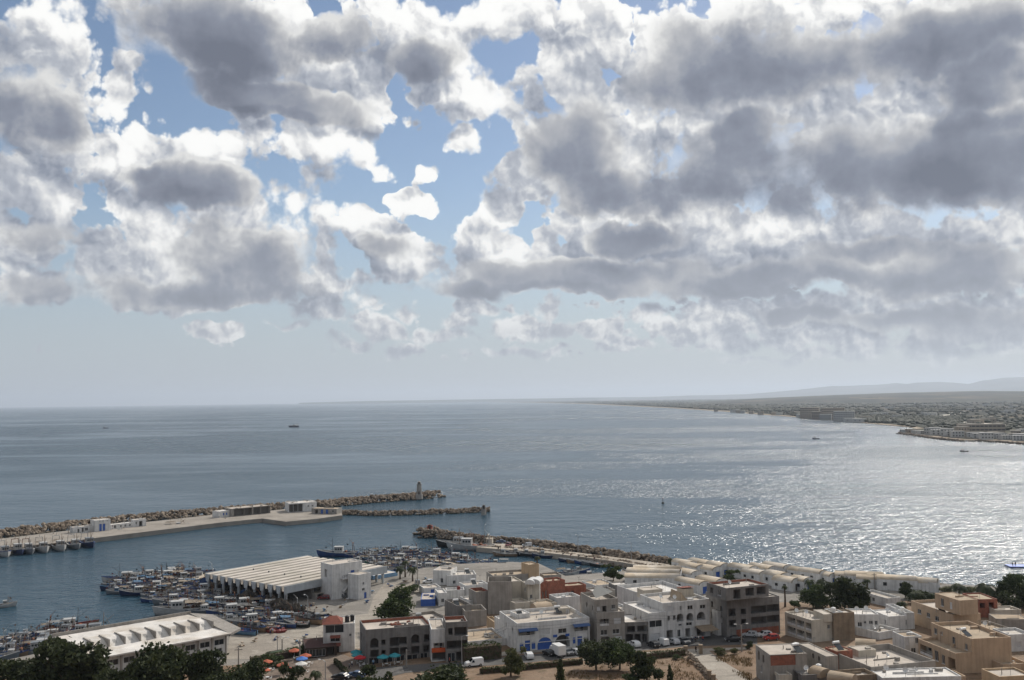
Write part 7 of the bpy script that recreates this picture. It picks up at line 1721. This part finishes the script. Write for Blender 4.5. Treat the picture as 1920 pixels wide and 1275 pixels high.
for q in [(1305,1224,200,'black','black','person in dark clothes walking through the path gate with a bag',.18),(579,1173,170,'white','navy','person in a white shirt, left of two standing by the boats'),(585,1172,190,'red','khaki','person in a red shirt beside the one in white by the boats'),(507,1190,150,'grey','navy','person in grey, left of the pair on the quay dirt'),(511,1189,170,'sky','khaki','person in pale blue, right of the pair on the quay dirt'),
   (1298,1204,90,'white','navy','person in white under the brown canopy'),(1304,1205,200,'navy','black','person in navy at the canopy edge'),(1310,1204,150,'white','grey','person in white and grey near the motorbikes'),(1318,1205,20,'red','navy','person in red near the motorbikes'),(843,1246,180,'red','black','person in red on the corner shop pavement'),(660,1252,40,'white','navy','person in white by the teal parasols'),(655,1256,140,'grey','black','person in grey by the terrace'),(700,1250,100,'sky','navy','person in pale blue at the cafe front')]:
    person(*q)
for u, v, l in ((1899,1062,'person standing at the left end of the blue float'),(1904,1061.5,'person standing second from the left on the blue float')): person(u, v, 90, 'navy', 'black', l, base=.56)
# ---- overhead wires between the street posts
def wire(name, label, a, b, sag=.8):
    a, b = Vector(a), Vector(b); pts = [a.lerp(b, i/10) - Vector((0, 0, sag*4*(i/10)*(1 - i/10))) for i in range(11)]
    o = MB().tube([tuple(q) for q in pts], .025, 4).build(name, M_DMETAL); tag(o, label, 'wire', 'wires along the street')
pw = [GG(860,1250), GG(950,1228), GG(1108,1213), GG(1222,1206), GG(1332,1190)]
for k, hh in enumerate((6.2, 6.9)):
    for i in range(4):
        a, b = pw[i].copy(), pw[i+1].copy(); a.z += hh; b.z += hh
        wire('overhead_wire', ('upper' if k else 'lower') + ' overhead wire along the street, %s span' % ORD[i], a, b)
# ------------------------------------------------------------------ far coast: villages, hotels, groves
rnd = random.Random(12)
M_FARW = mat('far_white_wall', (.42, .415, .40), .9, .2); M_FARR = mat('far_roof', (.42, .38, .33), .9, .2); M_FART = mat('far_tan_wall', (.33, .28, .225), .9, .2)
def far_house(u, v, W, D, H, ang, wm, label, name='seaside_house', cat='house', group='houses along the far shore', nw=3, nf=1):
    p = G(u, v, 1.5); root = empty(name, p, ang); tag(root, label, cat, group)
    MB().box(-W/2, W/2, 0, D, -1, H).build('wall', wm, root)
    MB().box(-W/2 - .3, W/2 + .3, -.3, D + .3, H + .003, H + .5).build('roof', M_FARR if wm is M_FART else M_FARW, root)
    wn = MB().box(-.035*W - .25, .035*W + .25, -.08, -.003, 0, min(1.9, H/nf*.5)).mesh('window')
    for f in range(nf):
        for i in range(nw): obj('window', wn, M_GLASS, root, (-W/2 + W*(i + .5)/nw, 0, H/nf*(f + .35)))
    return root
# rocky point with white houses
k = 0
for (u, v, W, H, m, nf) in [(1693,811.5,16,6,0,1),(1702,812,18,7,0,1),(1712,812.5,22,8,1,1),(1722,813,18,7,0,1),(1733,814,20,8,0,2),(1742,814.5,24,10,0,2),(1752,815,30,13,0,2),(1764,816,34,12,0,2),(1776,817,32,12,0,2),(1788,818,30,11,0,2),(1797,820,26,10,0,2),(1808,818.5,30,16,1,2),(1830,820,30,9,0,2),(1842,822,34,10,0,2),(1852,823.5,26,9,0,2),(1866,820,24,9,1,2),(1878,822,28,9,0,2),(1890,824,26,8,0,2),(1900,821,24,8,1,2),(1912,826,28,9,0,2),(1925,824,28,9,0,2),(1905,815,24,8,1,1),(1918,810,22,7,0,1)]:
    far_house(u, v, W * rnd.uniform(.55, .8), rnd.uniform(9, 16), H * rnd.uniform(.6, 1.05), R(rnd.uniform(-35, 15)), M_FARW if not m else M_FART, ('white' if not m else 'tan') + ' seaside house on the rocky point, %s from its tip' % (ORD[k]), nw=4, nf=nf); k += 1
far_house(1842,816.5,66,16,17,R(-12),M_FART,'long pale hotel block with three rows of windows on the point','hotel','hotel',None,11,3)
# hotels and houses on the bay
for j, (u, v, W, H, m, l) in enumerate([(1518,784,52,30,1,'stepped tan hotel, left of the bay hotels'),(1537,785.5,40,20,1,'low tan hotel wing in the middle of the bay'),(1562,786,60,30,1,'tall tan hotel in the middle of the bay'),(1583,789.5,50,24,0,'white hotel at the right end of the bay hotels'),(1548,787,30,14,0,'small white hotel annex between the tall ones')]):
    far_house(u, v, W, 30, H, R(-20), M_FART if m else M_FARW, l, 'hotel', 'hotel', 'bay hotels', 9, 5)
k = 0
for i in range(24):
    t = rnd.random(); u = 1300 + t * 300; vs = 768.5 + (u - 1300) * .073; v = vs - rnd.uniform(.3, 2.4)
    far_house(u, v, rnd.uniform(14, 30), 14, rnd.uniform(6, 11), R(rnd.uniform(-35, 0)), M_FARW if rnd.random() < .55 else M_FART, 'distant beach house along the bay, %s in the line' % ORD[min(k, 37)], nw=3, nf=2); k += 1
for i, (u, v, m) in enumerate([(1600,790.5,0),(1612,791.5,0),(1626,786,1),(1640,778.5,0),(1650,778,0),(1745,779.6,0),(1853,792,1),(1833,795,1),(1893,773,0),(1886,774,0),(1683,784.5,0),(1820,769,0),(1668,766,0),(1720,757,0),(1600,762,0),(1570,758,0),(1850,760,0),(1900,765,0),(1780,761,0)]):
    far_house(u, v, rnd.uniform(26, 44), 18, rnd.uniform(6, 10), R(rnd.uniform(-35, 10)), M_FARW if not m else M_FART, 'lone country house inland of the bay, %s from the coast road' % ORD[i], group='country houses inland of the bay', nw=3, nf=1)
# groves and hedgerows: far-off woodland that reads as one mass
gm = MB(); V, F = ico()
cnt = 0
def blob(p, r, hh):
    k = len(gm.v)
    for v in V: gm.v.append((p.x + v.x*r*rnd.uniform(.7,1.3), p.y + v.y*r*rnd.uniform(.7,1.3), p.z + hh*.35 + v.z*hh*.6*rnd.uniform(.7,1.2)))
    for f in F: gm.f.append(tuple(j + k for j in f)); gm.mi.append(0)
def on_land(u, v):
    pts = [(c[0], c[1]) for c in COAST[2:]]
    if u >= 1722: lim = 806 if u < 1830 else 812
    else:
        lim = None
        for (a, b), (c, d) in zip(pts, pts[1:]):
            if c <= u <= a and u < 1722: lim = b + (d - b) * (u - a) / (c - a) if a != c else b
        if lim is None: return False
    return v < lim - 2.2
tries = 0
while cnt < 9000 and tries < 60000:
    tries += 1
    u = rnd.uniform(1080, 1990); vh = 749.2 - .0131 * (u - 960); v = vh + 2.5 + rnd.random() ** 1.15 * 70
    if not on_land(u, v): continue
    p = G(u, v, 1.5); d = depth(p)
    n = mnoise.noise(Vector((p.x * .0016, p.y * .0011, 3.3))) + .6 * mnoise.noise(Vector((p.x * .006, p.y * .004, 1.3)))
    if n < .12 and rnd.random() > .06: continue
    r = max(3.0, d * .0011) * rnd.uniform(.8, 1.8); blob(p, r * 1.5, min(9.0, 3.5 + d * .0012) * rnd.uniform(.7, 1.3)); cnt += 1
o = gm.build('woodland', leaf_material('far_grove', (.03, .036, .02), (.05, .056, .03))); tag(o, 'dark groves and hedgerows scattered over the far coastal plain', None, None, 'stuff')
rocks('shore_rocks', 'dark rocks along the waterline of the far point', pathz([(1686,812.5),(1725,818),(1760,823),(1800,827),(1840,827.5),(1880,829.5),(1920,833)], .5), 9, 2.5, (1.6, 3.2), 31, .5)
# ------------------------------------------------------------------ air
hz = bpy.data.materials.new('haze_air'); hz.use_nodes = True
hn = hz.node_tree; hn.nodes.clear()
ho = hn.nodes.new('ShaderNodeOutputMaterial'); hv = hn.nodes.new('ShaderNodeVolumePrincipled')
hv.inputs['Color'].default_value = (0.76, 0.86, 1.0, 1); hv.inputs['Density'].default_value = 3.9e-5
hv.inputs['Anisotropy'].default_value = 0.25
hn.links.new(hv.outputs[0], ho.inputs['Volume'])
mb = MB().box(-61000, 61000, -3000, 61000, -3.6, 640.0)
hb = mb.build('haze', hz); hb['kind'] = 'stuff'; hb['label'] = 'thin pale sea haze over the whole bay'
